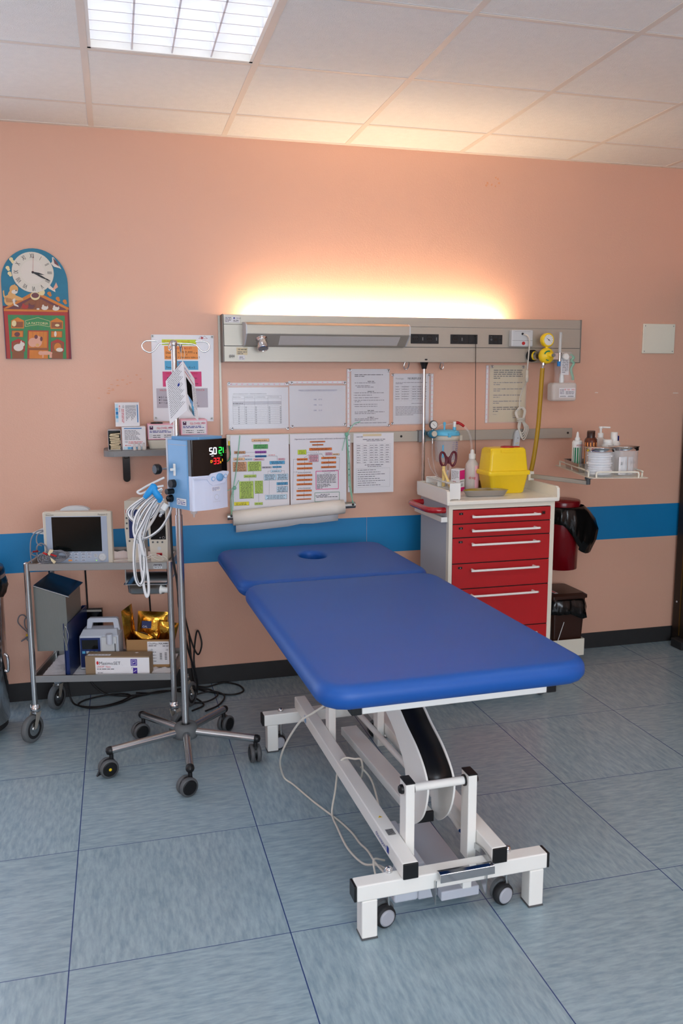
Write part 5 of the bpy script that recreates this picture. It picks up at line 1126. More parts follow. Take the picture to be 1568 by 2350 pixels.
# ---- articulated arm with bottle tray
AR = thing('swivel_arm_tray', 'cream wire edged tray on an articulated arm right of the cart, holding jars', 'swivel tray', (3.2, -.5, 1.04))
def bar(p, q, w, h, mt, nm):
    p, q = Vector(p), Vector(q); d = (q - p); ex = d.normalized(); ez = Vector((0, 0, 1)); ey = ez.cross(ex).normalized(); m = MB(mt)
    vs = [P_ + ey * a_ * w / 2 + ez * b_ * h / 2 for P_ in (p, q) for a_, b_ in ((-1, -1), (1, -1), (1, 1), (-1, 1))]
    m.add(vs, [(3, 2, 1, 0), (4, 5, 6, 7), (0, 1, 5, 4), (1, 2, 6, 5), (2, 3, 7, 6), (3, 0, 4, 7)]); return m.build(nm, AR, bevel=.002)
bar((3.010, -.36, 1.068), (3.205, -.60, 1.052), .022, .020, 'alu', 'arm_bar'); bar((3.197, -.60, 1.078), (3.29, -.52, 1.078), .024, .022, 'dgrey', 'arm_bar')
MB('dgrey').cyl((3.203, -.60, 1.044), (3.203, -.60, 1.090), .011).build('arm_joint', AR); MB('dgrey').cyl((3.27, -.535, 1.086), (3.27, -.535, 1.0985), .014).build('tray_pivot', AR)
MB('cream_paint').box(3.000, 3.03, -.38, -.33, 1.046, 1.09).build('arm_mount', AR)
TF = Matrix.Translation((3.088, -.800, 1.100)) @ Matrix.Rotation(radians(-14.5), 4, 'Z')
def tw(x, y, z=0): return TF @ Vector((x, y, z))
m = MB('cream_paint'); m.M = TF; m.prism([(x, y, -.0015) for x, y in rr(0, .272, 0, .61, .01)], (0, 0, .0022)); tr = m.build('tray_plate', AR)
for a_, b_ in (((.008, .18), (.008, .54)), ((.008, .02), (.008, .155))) if False else (((.006, .14), (.006, .53)),):
    pass
def wire(pts): MB('cream_paint').tube([tw(*p) for p in pts], .0042, n=10, sub=4).build('tray_rail', AR)
wire([(.010, .55, .0), (.010, .55, .020), (.010, .535, .026), (.010, .30, .026), (.010, .065, .026), (.010, .05, .020), (.010, .05, 0)])
wire([(.035, .010, 0), (.035, .010, .020), (.048, .010, .026), (.130, .010, .026), (.215, .010, .026), (.228, .010, .020), (.228, .010, 0)])
wire([(.258, .05, 0), (.258, .05, .020), (.258, .065, .026), (.258, .30, .026), (.258, .485, .026), (.258, .50, .020), (.258, .50, 0)])
def onT(x, y): p = tw(x, y, .0010); return (p.x, p.y, p.z)
def jar_(x, y, label, r=.066, h=.130, cot=True):
    T = thing('glass_jar', label, 'jar', onT(x, y), 10)
    MB('clear').lathe([(r * .96, .001), (r, .004), (r, h - .002)], n=40, caps=(True, False)).build('glass', T, local=True)
    MB('chrome').lathe([(r + .002, h - .014), (r + .002, h + .001), (r + .005, h + .002), (r + .005, h + .0045), (0, h + .006)], n=40).build('lid', T, local=True)
    return T
T = jar_(.070, .085, 'round glass jar of white cotton pads with steel lid, front left on the tray')
m = MB('cotton'); random.seed(4)
for k in range(9): m.lathe([(.001, .010 + k * .0115), (.050 + .004 * sin(k * 2), .009 + k * .0115), (.055 + .004 * sin(k * 2), .014 + k * .0115), (.050 + .004 * sin(k * 2), .0195 + k * .0115), (.001, .0205 + k * .0115)], (.002 * sin(k * 3), 0, 0), n=24)
m.build('cotton_pads', T, local=True)
T = jar_(.200, .145, 'round glass jar of wrapped white packets with steel lid, front right on the tray')
for k in range(4):
    m = MB('paper'); m.cbox((-.045 + .026 * k, -.040 + .014 * (k % 2), .046), (.030, .006, .082), 'cotton' if k == 1 else 'paper', Matrix.Rotation(radians(-25 + 22 * k), 3, 'Z')); S = Sheet(m, (-.055 + .026 * k, -.0445 + .013 * (k % 2), .03)); S.block(.001, .022, .02, .036, 3, 'ink', .0035); m.build('paper_packet', T, local=True)
T = thing('steel_dish', 'steel rectangular instrument dish at the left rear of the swivel tray', 'dish', onT(.068, .33), -14.5)
MB('steel').rings([[(x, y, 0) for x, y in rr(-.056, .056, -.122, .128, .02)], [(x, y, .046) for x, y in rr(-.064, .064, -.130, .136, .02)], [(x, y, .046) for x, y in rr(-.069, .069, -.135, .141, .02)], [(x, y, .0445) for x, y in rr(-.062, .062, -.128, .134, .02)], [(x, y, .002) for x, y in rr(-.054, .054, -.120, .126, .02)]], 'steel', False).build('dish', T, local=True)
def btl(name, lab, x, y, r, h, hs, mt, cap_m, nozzle=None, rz=0, z=0, cap_h=.02, cap_r=None, grp=None):
    q = onT(x, y); T = thing(name, lab, 'bottle', (q[0], q[1], q[2] + z), rz, grp)
    MB(mt).lathe([(r * .93, 0), (r, .003), (r, hs), (r * .8, hs + .008), ((cap_r or r * .5) * .9, h - cap_h + .002)], n=28).build('bottle_body', T, local=True)
    c_ = cap_r or r * .5
    MB(cap_m).lathe([(c_, h - cap_h), (c_, h - .001), (c_ * .9, h)] + (nozzle or []), n=24).build('cap', T, local=True); return T
T = btl('gel_bottle', 'green and white labelled gel bottle with pointed cap standing in the steel dish', .033, .33, .025, .158, .138, 'white_plastic', 'white_plastic', nozzle=[(.008, .162), (.006, .180), (.003, .188)], cap_r=.013, cap_h=.018, z=.0025)
m = MB('p_green2')
for k, mt in enumerate(['p_darkgreen', 'p_darkgreen', 'p_green2', 'paper', 'lgrey_plastic', 'lgrey_plastic']):
    t0, t1 = radians(-165 + 27 * k), radians(-165 + 27 * (k + 1)); m.poly([(.0255 * cos(t0), .0255 * sin(t0), .004), (.0255 * cos(t1), .0255 * sin(t1), .004), (.0255 * cos(t1), .0255 * sin(t1), .112), (.0255 * cos(t0), .0255 * sin(t0), .112)], mt)
m.text('4/2/2021', (-.020, -.0262, .120), (1, 0, 0), (0, 0, 1), .0115, 'ink_red'); m.build('label', T, local=True)
T = btl('antiseptic_bottle', 'brown antiseptic bottle with orange label, left one of two', .075, .252, .030, .193, .150, 'brown_bottle', 'brown', cap_r=.019, cap_h=.030, z=.003, grp='brown antiseptic bottles')
m = MB('p_tan'); 
for k in range(5): t0, t1 = radians(-180 + 30 * k), radians(-150 + 30 * k); m.poly([(.0305 * cos(t0), .0305 * sin(t0), .010), (.0305 * cos(t1), .0305 * sin(t1), .010), (.0305 * cos(t1), .0305 * sin(t1), .142), (.0305 * cos(t0), .0305 * sin(t0), .142)], 'p_orange2')
for k in range(10): m.box(-.012, .004, -.0308, -.0306, .02 + .011 * k, .026 + .011 * k, 'ink')
m.build('label', T, local=True)
btl('antiseptic_bottle', 'brown antiseptic bottle behind the first, right one of two', .098, .325, .030, .193, .150, 'brown_bottle', 'brown', cap_r=.019, cap_h=.030, z=.003, grp='brown antiseptic bottles')
T = btl('pump_bottle', 'white pump dispenser bottle at the rear of the swivel tray', .168, .400, .034, .180, .138, 'frosted', 'white_plastic', nozzle=[(.006, .182), (.006, .205)], cap_r=.014, cap_h=.022)
MB('white_plastic').cyl((0, 0, .203), (0, 0, .213), .010).cyl((0, 0, .209), (.045, -.012, .207), .0045).build('pump_head', T, local=True)
btl('white_bottle', 'white bottle with tall tapered cap behind the two glass jars', .215, .335, .028, .188, .138, 'white_plastic', 'white_plastic', cap_r=.017, cap_h=.045)
btl('white_bottle', 'squat white topped bottle between the pump bottle and the tall cap', .164, .270, .030, .157, .130, 'white_plastic', 'white_plastic', cap_r=.024, cap_h=.016)
btl('blue_cap_bottle', 'bottle with dark blue cap behind the right glass jar', .245, .415, .028, .165, .125, 'white_plastic', 'navy_cap', cap_r=.021, cap_h=.032)

# ================================================================== STEEL TROLLEY
TL = thing('steel_trolley', 'two shelf stainless steel instrument trolley on four grey rubber castors', 'trolley', (.62, -.5, 0), -12)
TLM = WM[TL.name]; TW, TD = .598, .345
def tp(name, mk, mt='steel_brushed', bev=.001, par=None):
    m = MB(mt); mk(m); return m.build(name, par or TL, local=True, bevel=bev)
for x in (0, TW):
    for y in (0, TD):
        MB('steel').cyl((x, y, .150), (x, y, .786), .0125).lathe([(.012, .786), (.008, .790), (0, .791)], (x, y, 0)).build('leg', TL, local=True)
        s_ = (1 if x else -1)
        MB('chrome').lathe([(.014, .130), (.020, .134), (.020, .150), (.015, .156), (.0135, .162)], (x, y, 0)).cyl((x - .016, y - .012, .152), (x - .016, y - .012, .168), .003).cyl((x + .016, y - .012, .152), (x + .016, y - .012, .168), .003).build('castor_collar', TL, local=True)
        ox = -.012 if x == 0 else .020; oy = -.018 if y == 0 else .01
        ca = (.32, -.95) if x == 0 else (.1, -1)
        cv = (Vector((.92, -.39, 0)) if x == 0 else Vector((.88, -.45, 0))).normalized()
        if y: cv = Vector((.95, -.30, 0)).normalized()
        c0 = Vector((x + ox, y + oy, .0600))
        w = MB('wheel_grey').lathe([(.043, -.013), (.056, -.013), (.0595, -.008), (.0595, .008), (.056, .013), (.043, .013)], c0, cv, n=40, caps=(False, False)).build('castor_wheel', TL, local=True)
        MB('black').lathe([(.0435, -.010), (.0435, .010)], c0, cv, 'rubber', n=32).lathe([(.030, -.0125), (.030, .0125)], c0, cv, 'steel', n=28).lathe([(.012, -.016), (.012, .016)], c0, cv, 'steel', n=16).build('wheel_hub', w, local=True)
        m = MB('alu'); n_ = cv
        for sd in (-1, 1):
            a_ = c0 + n_ * (.017 * sd); b_ = Vector((x, y, .130)) + n_ * (.017 * sd); t_ = Vector((0, 0, 1)).cross(n_).normalized()
            m.prism([a_ - t_ * .007, a_ + t_ * .007, b_ + t_ * .015, b_ - t_ * .015], n_ * .002)
        m.cyl((x, y, .125), (x, y, .132), .018, 'steel'); m.build('castor_fork', TL, local=True)
def tray(z0, z1, nm):
    def mk(m):
        m.box(.010, TW - .010, -.006, -.003, z0, z1); m.box(.010, TW - .010, TD + .003, TD + .006, z0, z1)
        m.box(-.006, -.003, .010, TD - .010, z0, z1); m.box(TW + .003, TW + .006, .010, TD - .010, z0, z1)
        m.box(-.003, TW + .003, -.003, TD + .003, z0 + .004, z0 + .008)
        m.box(.008, TW - .008, -.0065, .004, z1 - .002, z1); m.box(.008, TW - .008, TD - .004, TD + .0065, z1 - .002, z1); m.box(-.0065, .004, .008, TD - .008, z1 - .002, z1); m.box(TW - .004, TW + .0065, .008, TD - .008, z1 - .002, z1)
    return tp(nm, mk)
tray(.754, .784, 'top_shelf'); tray(.262, .292, 'bottom_shelf')
def mk(m): S = Sheet(m, (.532, -.0067, .757)); S.rect(0, 0, .036, .021, 'lgrey_plastic'); S.rect(.001, .011, .035, .020, 'ink', .0008); S.words(.003, .033, .014, .004, 'paper', .001); S.words(.003, .03, .004, .004, 'ink')
tp('maker_label', mk, bev=0)
def onto(name, label, cat, lx, ly, z, rz=0, grp=None):
    p = TLM @ Vector((lx, ly, z)); return thing(name, label, cat, tuple(p), -12 + rz, grp)
# paper liners
def crumple(nm, label, x0, x1, y0, y1, z, seed):
    random.seed(seed); T = onto(nm, label, 'paper sheet', (x0 + x1) / 2, (y0 + y1) / 2, z); W2, D2 = (x1 - x0) / 2, (y1 - y0) / 2; m = MB('tissue'); N1, N2 = 26, 16
    P = [(-W2 + 2 * W2 * i / N1, -D2 + 2 * D2 * j / N2, .0008 + .009 * random.random() * ((i + j) % 2) ) for j in range(N2 + 1) for i in range(N1 + 1)]
    m.add(P, [(j * (N1 + 1) + i, j * (N1 + 1) + i + 1, (j + 1) * (N1 + 1) + i + 1, (j + 1) * (N1 + 1) + i) for j in range(N2) for i in range(N1)], 'tissue', True); m.build('sheet', T, local=True)
crumple('paper_liner', 'crumpled white tissue liner covering the top shelf of the steel trolley', .02, .575, .02, .325, .7625, 1)
crumple('paper_liner', 'crumpled white tissue liner covering the bottom shelf of the steel trolley', .02, .575, .012, .325, .2705, 2)
# steel box with slanted lid under the top shelf
T = onto('steel_waste_box', 'grey steel box with slanted dark lid hung inside the left of the trolley', 'metal box', .082, .14, .393)
def bx(m): 
    m.prism([(-.066, -.115, 0), (.068, -.115, 0), (.066, -.115, .240), (-.068, -.115, .290)], (0, .235, 0))
m = MB('grey_steel'); bx(m); m.build('box_body', T, local=True, bevel=.003)
m = MB('tint_steel'); m.prism([(-.064, -.122, .2910), (.080, -.122, .242), (.080, -.122, .2460), (-.064, -.122, .2950)], (0, .245, 0)); m.box(-.072, -.066, .12, .123, .28, .33); m.build('slanted_lid', T, local=True, bevel=.001)
MB('steel').cyl((-.065, -.123, .2905), (.082, -.123, .240), .003).build('lid_edge', T, local=True)
# steel drawer tray at the right under the top shelf
T = onto('steel_basin', 'shallow stainless steel basin hung under the right end of the top trolley shelf', 'basin', .49, .13, .637)
def rz_(x0, x1, y0, y1, r, z): return [(x, y, z) for x, y in rr(x0, x1, y0, y1, r, 5)]
MB('steel').rings([rz_(-.070, .078, -.10, .10, .02, 0), rz_(-.077, .085, -.108, .108, .02, .008), rz_(-.080, .088, -.112, .112, .018, .045), rz_(-.092, .100, -.122, .122, .012, .046), rz_(-.092, .100, -.122, .122, .012, .049), rz_(-.078, .086, -.110, .110, .018, .048), rz_(-.070, .078, -.10, .10, .02, .003)], 'steel', True).build('basin', T, local=True)
m = MB('steel'); m.box(-.085, -.081, -.11, .11, .049, .120); m.box(.094, .098, -.11, .11, .049, .120); m.build('hanging_runner', T, local=True)
MB('white_plastic').lathe([(.020, 0), (.020, .004), (.013, .008), (.012, .035)], (.064, -.108, .022), (1, -.2, -.05)).build('drain_plug', T, local=True)
# patient monitor
T = onto('patient_monitor', 'beige patient monitor with dark blank screen on the left of the trolley top', 'monitor', .203, .125, .7665, 0)
wv, hv = .145, .2275
MB('beige_plastic').box(-wv, wv, -.063, -.03, 0, hv).build('front_bezel', T, local=True, bevel=.006, seg=3)
m = MB('beige_plastic'); m.prism([(-wv + .020, -.03, .004), (wv - .045, -.03, .004), (wv - .045, -.03, hv - .010), (-wv + .020, -.03, hv - .010)], (0, .09, 0)); body = m.build('housing', T, local=True, bevel=.008)
m = MB('lgrey_plastic'); hp = [(-.045 + .062 * cos(t) + .02, hv - .004 + .020 * sin(t)) for t in [pi * i / 12 for i in range(13)]]
m.prism([(x, .0, z) for x, z in hp], (0, .03, 0)); m.build('carry_handle', T, local=True)
MB('grey_plastic').box(-.132, .126, -.0645, -.062, .006, .209).build('face_panel', T, local=True, bevel=.001)
scn = MB('screen').box(-.107, .101, -.0655, -.064, .056, .206).build('screen', T, local=True, bevel=.001)
m = MB('device_grey'); S = Sheet(m, (0, -.0645, 0))
for i, x in enumerate((-.044, -.018, .012, .038)):
    for j, z in enumerate((.042, .028, .015)):
        if (i, j) in ((0, 2), (3, 2)): continue
        S.rect(x, z, x + .017, z + .008, 'device_grey', .0008); S.words(x + .002, x + .015, z + .002, .004, 'ink', .0012)
    S.words(x, x + .016, .052, .003, 'ink', .001)
S.words(-.092, -.080, .051, .003, 'ink', .001)
S.rect(-.044, .014, -.028, .021, 'p_orange2', .0012); S.rect(.066, .030, .080, .044, 'lgrey_plastic', .0008); S.words(.067, .079, .040, .003, 'ink', .0012); S.words(.067, .079, .034, .003, 'ink', .0012); S.disc(.075, .016, .002, 'led_green', .001)
m.build('key_pad', T, local=True)
MB('grey_plastic').lathe([(.017, 0), (.017, .003), (.012, .009), (.007, .009), (.005, .007)], (.101, -.0645, .030), (0, -1, 0), 'lgrey_plastic').build('rotary_knob', T, local=True)
m = MB('ink'); S = Sheet(m, (0, -.063, 0)); S.text('datascope', -.131, .2125, .0085, 'ink'); S.text('Passport 2', .089, .2125, .0095, 'ink'); S.line(-.131, .220, -.118, .2225, .0008, 'ink'); S.line(-.118, .2225, -.108, .220, .0008, 'ink'); m.build('lettering', T, local=True)
m = MB('p_orange2'); S = Sheet(m, (.02, -.02, hv + .0005), (1, 0, 0), (0, 1, 0)); S.text('CARRELLO A', 0, .0, .011, 'p_orange'); m.build('top_lettering', T, local=True)
MB('lgrey_plastic').prism([(-wv + .008, -.02, .16), (-wv - .030, -.02, .145), (-wv - .062, -.02, .130), (-wv + .008, -.02, .122)], (0, .02, 0)).build('cable_plug', T, local=True, bevel=.004)
LC = onto('ecg_lead_bundle', 'bundle of grey patient lead cables with red clips before the monitor', 'cable bundle', .08, .03, .785)
m = MB('cable_grey')
def ell(cx, cz, rx, rz2, y0, ph=0, n=11, tilt=0): return [(cx + rx * cos(ph + 2 * pi * i / (n - 1)), y0 + .006 * sin(3 * i) + tilt * sin(ph + 2 * pi * i / (n - 1)), cz + rz2 * sin(ph + 2 * pi * i / (n - 1))) for i in range(n)]
for k in range(6): MB('cable_grey').tube(ell(.035 + .006 * k, .026 + .002 * (k % 3), .050 - .005 * k, .024 - .0025 * k, -.012 + .004 * k, k), .0032, n=8).build('lead_coil', LC, local=True)
for k in range(4): MB('cable_grey').tube(ell(-.018 + .010 * k, .018, .018 + .002 * k, .020, -.014 + .003 * k, k), .003, n=8).build('lead_coil', LC, local=True)
MB('cable_grey').tube(ell(-.022, .050, .022, .030, .0, 0), .0034, n=8).build('lead_coil', LC, local=True)
MB('cable_grey').tube([(-.068, .0, -.005), (-.070, .0, .05), (-.066, .01, .10), (-.045, .02, .128), (-.02, .03, .132)], .0026, n=8).build('lead', LC, local=True)
MB('cable_grey').tube([(-.02, .03, .128), (-.042, .02, .115), (-.045, .01, .09), (-.035, .0, .075), (-.02, 0, .07)], .0026, n=8).build('lead', LC, local=True)
MB('cable_grey').tube([(-.03, 0, .045), (-.055, 0, .044), (-.066, 0, .038), (-.058, 0, .030), (-.03, 0, .022), (-.01, 0, .024)], .003, n=8).build('lead', LC, local=True)
MB('darkred').cyl((-.058, -.005, .046), (-.036, -.008, .049), .004).build('red_clip', LC, local=True); MB('red').cyl((-.012, -.016, .042), (.006, -.020, .036), .004).build('red_clip', LC, local=True); MB('red').cyl((.020, -.020, .036), (.044, -.020, .028), .004).build('red_clip', LC, local=True)
m = MB('paper_buff').prism([(.008, -.024, .040), (.018, -.024, .058), (.032, -.024, .056), (.030, -.024, .046), (.020, -.024, .040), (.016, -.024, .030)], (0, .006, 0)).prism([(.018, -.026, .026), (.042, -.026, .006), (.034, -.026, -.004), (.022, -.026, .010)], (0, .004, 0)); m.build('tape_tie', LC, local=True)
# two bedside monitors side by side
def pump(x, y, w, h, lab, left):
    T = onto('vital_signs_unit', lab, 'medical device', x + w / 2, y + .06, .768, -4 if left else 0)
    m = MB('beige_plastic'); m.prism([(-w / 2 + .006, -.06, 0), (w / 2 - .004, -.06, 0), (w / 2, -.06, h * .5), (w / 2 - .002, -.06, h), (-w / 2, -.06, h), (-w / 2 - .003, -.06, h * .55)], (0, .115, 0)); m.build('housing', T, local=True, bevel=.005)
    m = MB('gloss_black'); sx0 = -w / 2 + (.016 if left else .008); m.box(sx0, w / 2 - .008, -.0612, -.060, h * .39, h * .86, 'navy' if left else 'gloss_black'); S = Sheet(m, (0, -.0612, 0)); S.disc(w / 2 - .018, h * .42, .006, 'mgrey'); S.disc(w / 2 - .018, h * .42, .004, 'gloss_black', .001); S.disc(w / 2 - .032, h * .42, .003, 'mgrey')
    m.build('display', T, local=True)
    m = MB('dgrey')
    for k in range(3):
        if left: m.lathe([(.0042, 0), (.004, .002)], (-w / 2 + .007, -.060, h * (.72 - .085 * k)), (0, -1, 0), 'dgrey', n=14)
        m.lathe([(.0042, 0), (.004, .002)], (-w / 2 + .016 + .020 * k, -.060, h * .345), (0, -1, 0), 'dgrey', n=14)
    m.lathe([(.008, 0), (.0078, .0015)], (.002, -.060, h * .24), (0, -1, 0), 'lgrey_plastic', n=20); m.build('buttons', T, local=True)
    if not left: MB('red').box(-.010, .014, -.0625, -.060, h * .11, h * .165).box(.004, .0125, -.0632, -.0625, h * .12, h * .155, 'darkred').build('power_switch', T, local=True); 
    else:
        m = MB('ink_red'); S = Sheet(m, (0, -.0605, 0)); S.rect(-w / 2 + .004, h * .80, -w / 2 + .006, h * .86, 'ink_red'); m.build('lettering', T, local=True)
    return T
pump(.405, .085, .068, .268, 'tall beige vital signs unit partly behind the hanging hoses, left of two', True)
pump(.505, .062, .080, .262, 'tall beige vital signs unit with red switch by the trolley corner', False)
T = onto('thin_sensor_cable', 'thin pale sensor cable curled in front of the vital signs units', 'cable', .47, .02, .785)
MB('cable_light').tube([(-.11, .0, .002), (-.09, -.008, .006), (-.07, .004, .004), (-.05, -.006, .006), (-.03, .0, .004), (0, .0, .006), (.03, 0, .016), (.055, 0, .030), (.085, 0, .024), (.10, 0, .006), (.085, 0, .002), (.06, .0, .012), (.045, 0, .03)], .0018, n=6).build('cable', T, local=True)
MB('cable_light').tube([(.12, .0, .0), (.105, 0, .018), (.07, 0, .022), (.04, 0, .012), (.01, .0, .002)], .0018, n=6).build('cable', T, local=True)
# bottom shelf items
T = onto('ring_binder', 'dark blue binder standing upright on the bottom trolley shelf', 'binder', .146, .175, .2765, -1)
m = MB('folder_blue'); m.box(-.012, -.009, -.155, .15, 0, .238); m.box(.006, .009, -.155, .15, 0, .238); m.build('cover', T, local=True)
MB('folder_blue').box(-.012, .009, .146, .15, 0, .238).build('spine', T, local=True); MB('lgrey_plastic').box(-.008, .005, -.150, .14, .003, .215, 'navy').build('pages', T, local=True)
MB('steel').tube([(-.012, -.157, .19), (-.0015, -.159, .228), (.009, -.157, .19), (-.0015, -.157, .14), (-.012, -.157, .19)], .0015, n=6).build('edge_ring', T, local=True)
T = onto('black_case', 'black boxy device with silver top edge behind the binder', 'device', .165, .345, .2925, 0)
MB('gloss_black').box(-.075, .062, -.02, .0, 0, .205).build('case', T, local=True, bevel=.003); MB('alu').box(-.072, .060, -.0225, -.0200, .190, .200).build('silver_edge', T, local=True); m = MB('dgrey').box(-.02, .04, -.0222, -.0202, .08, .16, 'black'); m.lathe([(.022, 0), (.018, .004)], (.012, -.0220, .12), (0, -1, 0), 'rubber'); m.build('recessed_handle', T, local=True)
T = onto('infusion_pump', 'pale infusion pump with carry handle and small dark display on the bottom shelf', 'infusion pump', .258, .162, .2765, 0)
w2, h2 = .086, .155
MB('device_grey').box(-w2, w2, -.05, .05, 0, h2).build('housing', T, local=True, bevel=.006)
m = MB('device_grey'); m.prism([(-w2 + .008, -.04, h2), (w2 - .004, -.04, h2), (w2 - .01, -.01, h2 + .018), (-w2 + .014, -.01, h2 + .018)], (0, 0, .0), 'device_grey'); m.prism([(-w2 + .004, -.048, h2 - .001), (w2 - .004, -.048, h2 - .001), (w2 - .012, -.02, h2 + .02), (w2 - .012, .04, h2 + .02), (-w2 + .012, .04, h2 + .02), (-w2 + .012, -.02, h2 + .02)][0:3] + [(-w2 + .012, -.02, h2 + .02)], (0, .06, 0)); m.build('top_slope', T, local=True)
m = MB('device_grey'); m.prism([(-.064, .0, h2 + .01), (-.058, .0, h2 + .060), (-.050, .0, h2 + .066), (.068, .0, h2 + .066), (.076, .0, h2 + .060), (.084, .0, h2 + .01), (.060, .0, h2 + .01), (.055, .0, h2 + .046), (-.036, .0, h2 + .046), (-.044, .0, h2 + .01)], (0, .022, 0)); m.build('carry_handle', T, local=True, bevel=.003)
MB('navy').box(-w2 + .004, .006, -.0525, -.050, .010, .145).build('control_panel', T, local=True, bevel=.001)
MB('screen').box(-w2 + .012, -.004, -.0535, -.0525, .094, .136, 'screen').build('display', T, local=True)
for k in range(4):
    MB('p_sky' if k in (0, 3) else 'lgrey_plastic').box(-w2 + .012 + .018 * k, -w2 + .025 + .018 * k, -.0535, -.0525, .074, .085).build('key', T, local=True)
m = MB('lgrey_plastic').box(.012, .078, -.058, -.050, .085, .150, 'lgrey_plastic').cyl((.050, -.062, .120), (.050, -.062, .165), .014, 'device_grey').box(.020, .075, -.060, -.057, .060, .078, 'gloss_black').box(.070, .074, -.060, -.057, .06, .12, 'ink'); m.build('drive_door', T, local=True, bevel=.002)
T = onto('sensor_carton', 'long brown and white sensor carton at the front of the bottom shelf', 'carton', .357, .062, .2765, -3)
m = MB('cardboard_grey').box(-.140, .140, -.040, .028, 0, .088); m.build('carton', T, local=True, bevel=.0015)
m = MB('paper'); S = Sheet(m, (-.140, -.0403, 0)); S.rect(.044, .001, .279, .082, 'paper', .0004); S.disc(.054, .058, .005, 'ink_red', .0008, ry=.008); S.text('MasimoSET', .060, .050, .020, 'ink'); S.text('LNOP  Neo', .051, .037, .012, 'ink_red'); S.words(.051, .125, .029, .005, 'ink'); S.words(.053, .075, .012, .005, 'ink_light')
S.rect(.198, .045, .226, .075, 'p_violet', .0008); S.rect(.202, .049, .222, .071, 'paper', .0010); S.rect(.2035, .0505, .2205, .0695, 'p_violet', .0012); S.line(.206, .056, .218, .064, .0018, 'paper', .0015); S.line(.206, .064, .212, .060, .0015, 'paper', .0015); S.rect(.207, .002, .226, .036, 'p_violet', .0008); S.line(.210, .018, .222, .026, .002, 'paper', .0012); S.line(.202, .038, .202, .028, .0012, 'p_violet'); S.line(.202, .038, .210, .038, .0012, 'p_violet')
S.line(.130, .075, .165, .045, .0005, 'p_greyl'); S.line(.130, .072, .140, .078, .0005, 'p_greyl')
S = Sheet(m, (-.140, -.040, .0885), (1, 0, 0), (0, 1, 0)); S.rect(.008, .006, .108, .026, 'paper', .0004)
for k in range(6): S.disc(.022 + .015 * k, .016, .004, 'p_greyl', .0008)
S.poly([(.205, .045), (.215, .038), (.225, .045), (.215, .052)], 'paper', .0006); m.build('print', T, local=True)
T = onto('pouch_carton', 'open brown carton with white barcode label holding gold pouches', 'carton', .472, .185, .2765, -2)
m = MB('cardboard'); W3, D3, H3 = .096, .062, .128
m.box(-W3, W3, -D3, -D3 + .003, 0, H3); m.box(-W3, W3, D3 - .003, D3, 0, H3); m.box(-W3, -W3 + .003, -D3, D3, 0, H3); m.box(W3 - .003, W3, -D3, D3, 0, H3); m.box(-W3, W3, -D3, D3, 0, .003); m.build('carton', T, local=True)
m = MB('paper'); S = Sheet(m, (0, -D3 - .0002, 0)); S.rect(-.002, .014, .094, .120, 'paper', .0005); S.text('OxiMax MAX-N', .004, .106, .0125, 'ink'); S.words(.004, .04, .099, .005, 'ink'); S.words(.072, .092, .110, .004, 'ink'); S.words(.066, .092, .098, .005, 'ink'); S.text('CE', .080, .078, .009, 'ink'); S.text('(2)', .012, .080, .009, 'ink_light')
for k in range(4): S.words(.004, .036, .070 - .014 * k, .004, 'ink')
for x in (.052, .074):
    for k in range(14): 
        if (k * 7 + int(x * 100)) % 3: S.rect(x, .036 + .0024 * k, x + .010, .0375 + .0024 * k, 'ink', .0009)
m.build('label', T, local=True)
def pouch(lab, cx, cy, cz, w, h, rx, ry, rz, win=None):
    T = onto('gold_foil_pouch', lab, 'foil pouch', cx, cy, cz, rz, 'gold foil pouches in the carton'); T.rotation_euler = (radians(rx), radians(ry), radians(-12 + rz)); WM[T.name] = Matrix.Translation(T.location) @ T.rotation_euler.to_matrix().to_4x4()
    m = MB('foil_gold'); N = 16; P = []; random.seed(int(cx * 1000))
    for s_ in (-1, 1):
        for j in range(N + 1):
            for i in range(N + 1):
                u, v = i / N, j / N; th = .018 * (sin(pi * u) ** .7) * (min(1, sin(pi * v) * 2.2)) + .0025 * sin(9 * u + 4 * v * s_) * sin(pi * u) * sin(pi * v)
                P.append((w * (u - .5), s_ * th - .0, h * v))
    M_ = (N + 1) ** 2
    F = [(j * (N + 1) + i, j * (N + 1) + i + 1, (j + 1) * (N + 1) + i + 1, (j + 1) * (N + 1) + i) for j in range(N) for i in range(N)]
    m.add(P[:M_], F, 'foil_gold', True); m.add(P[M_:], [f[::-1] for f in F], 'foil_gold', True); m.build('pouch', T, local=True)
    if win:
        m = MB('navy'); x0, x1, z0, z1 = win; q = Sheet(m, (0, -.0215, 0)); q.rect(x0, z0, x1, z1, 'navy', .0002); q.text('CAL', x0 + .004, z0 + .004, .012, 'paper', l=.0008); m.build('blue_label', T, local=True)
pouch('tall narrow gold foil pouch standing at the left of the carton', .385, .19, .345, .075, .215, 6, -14, 62)
pouch('gold foil pouch with crimped top standing at the rear of the carton', .470, .215, .345, .135, .160, -8, 3, 0, (-.045, -.002, .085, .118))
pouch('gold foil pouch leaning low at the front left of the carton', .440, .172, .375, .100, .062, 30, 18, -8, (.012, .045, .018, .045))
pouch('gold foil pouch bulging at the right side of the carton', .528, .200, .340, .085, .130, 10, 12, 20)

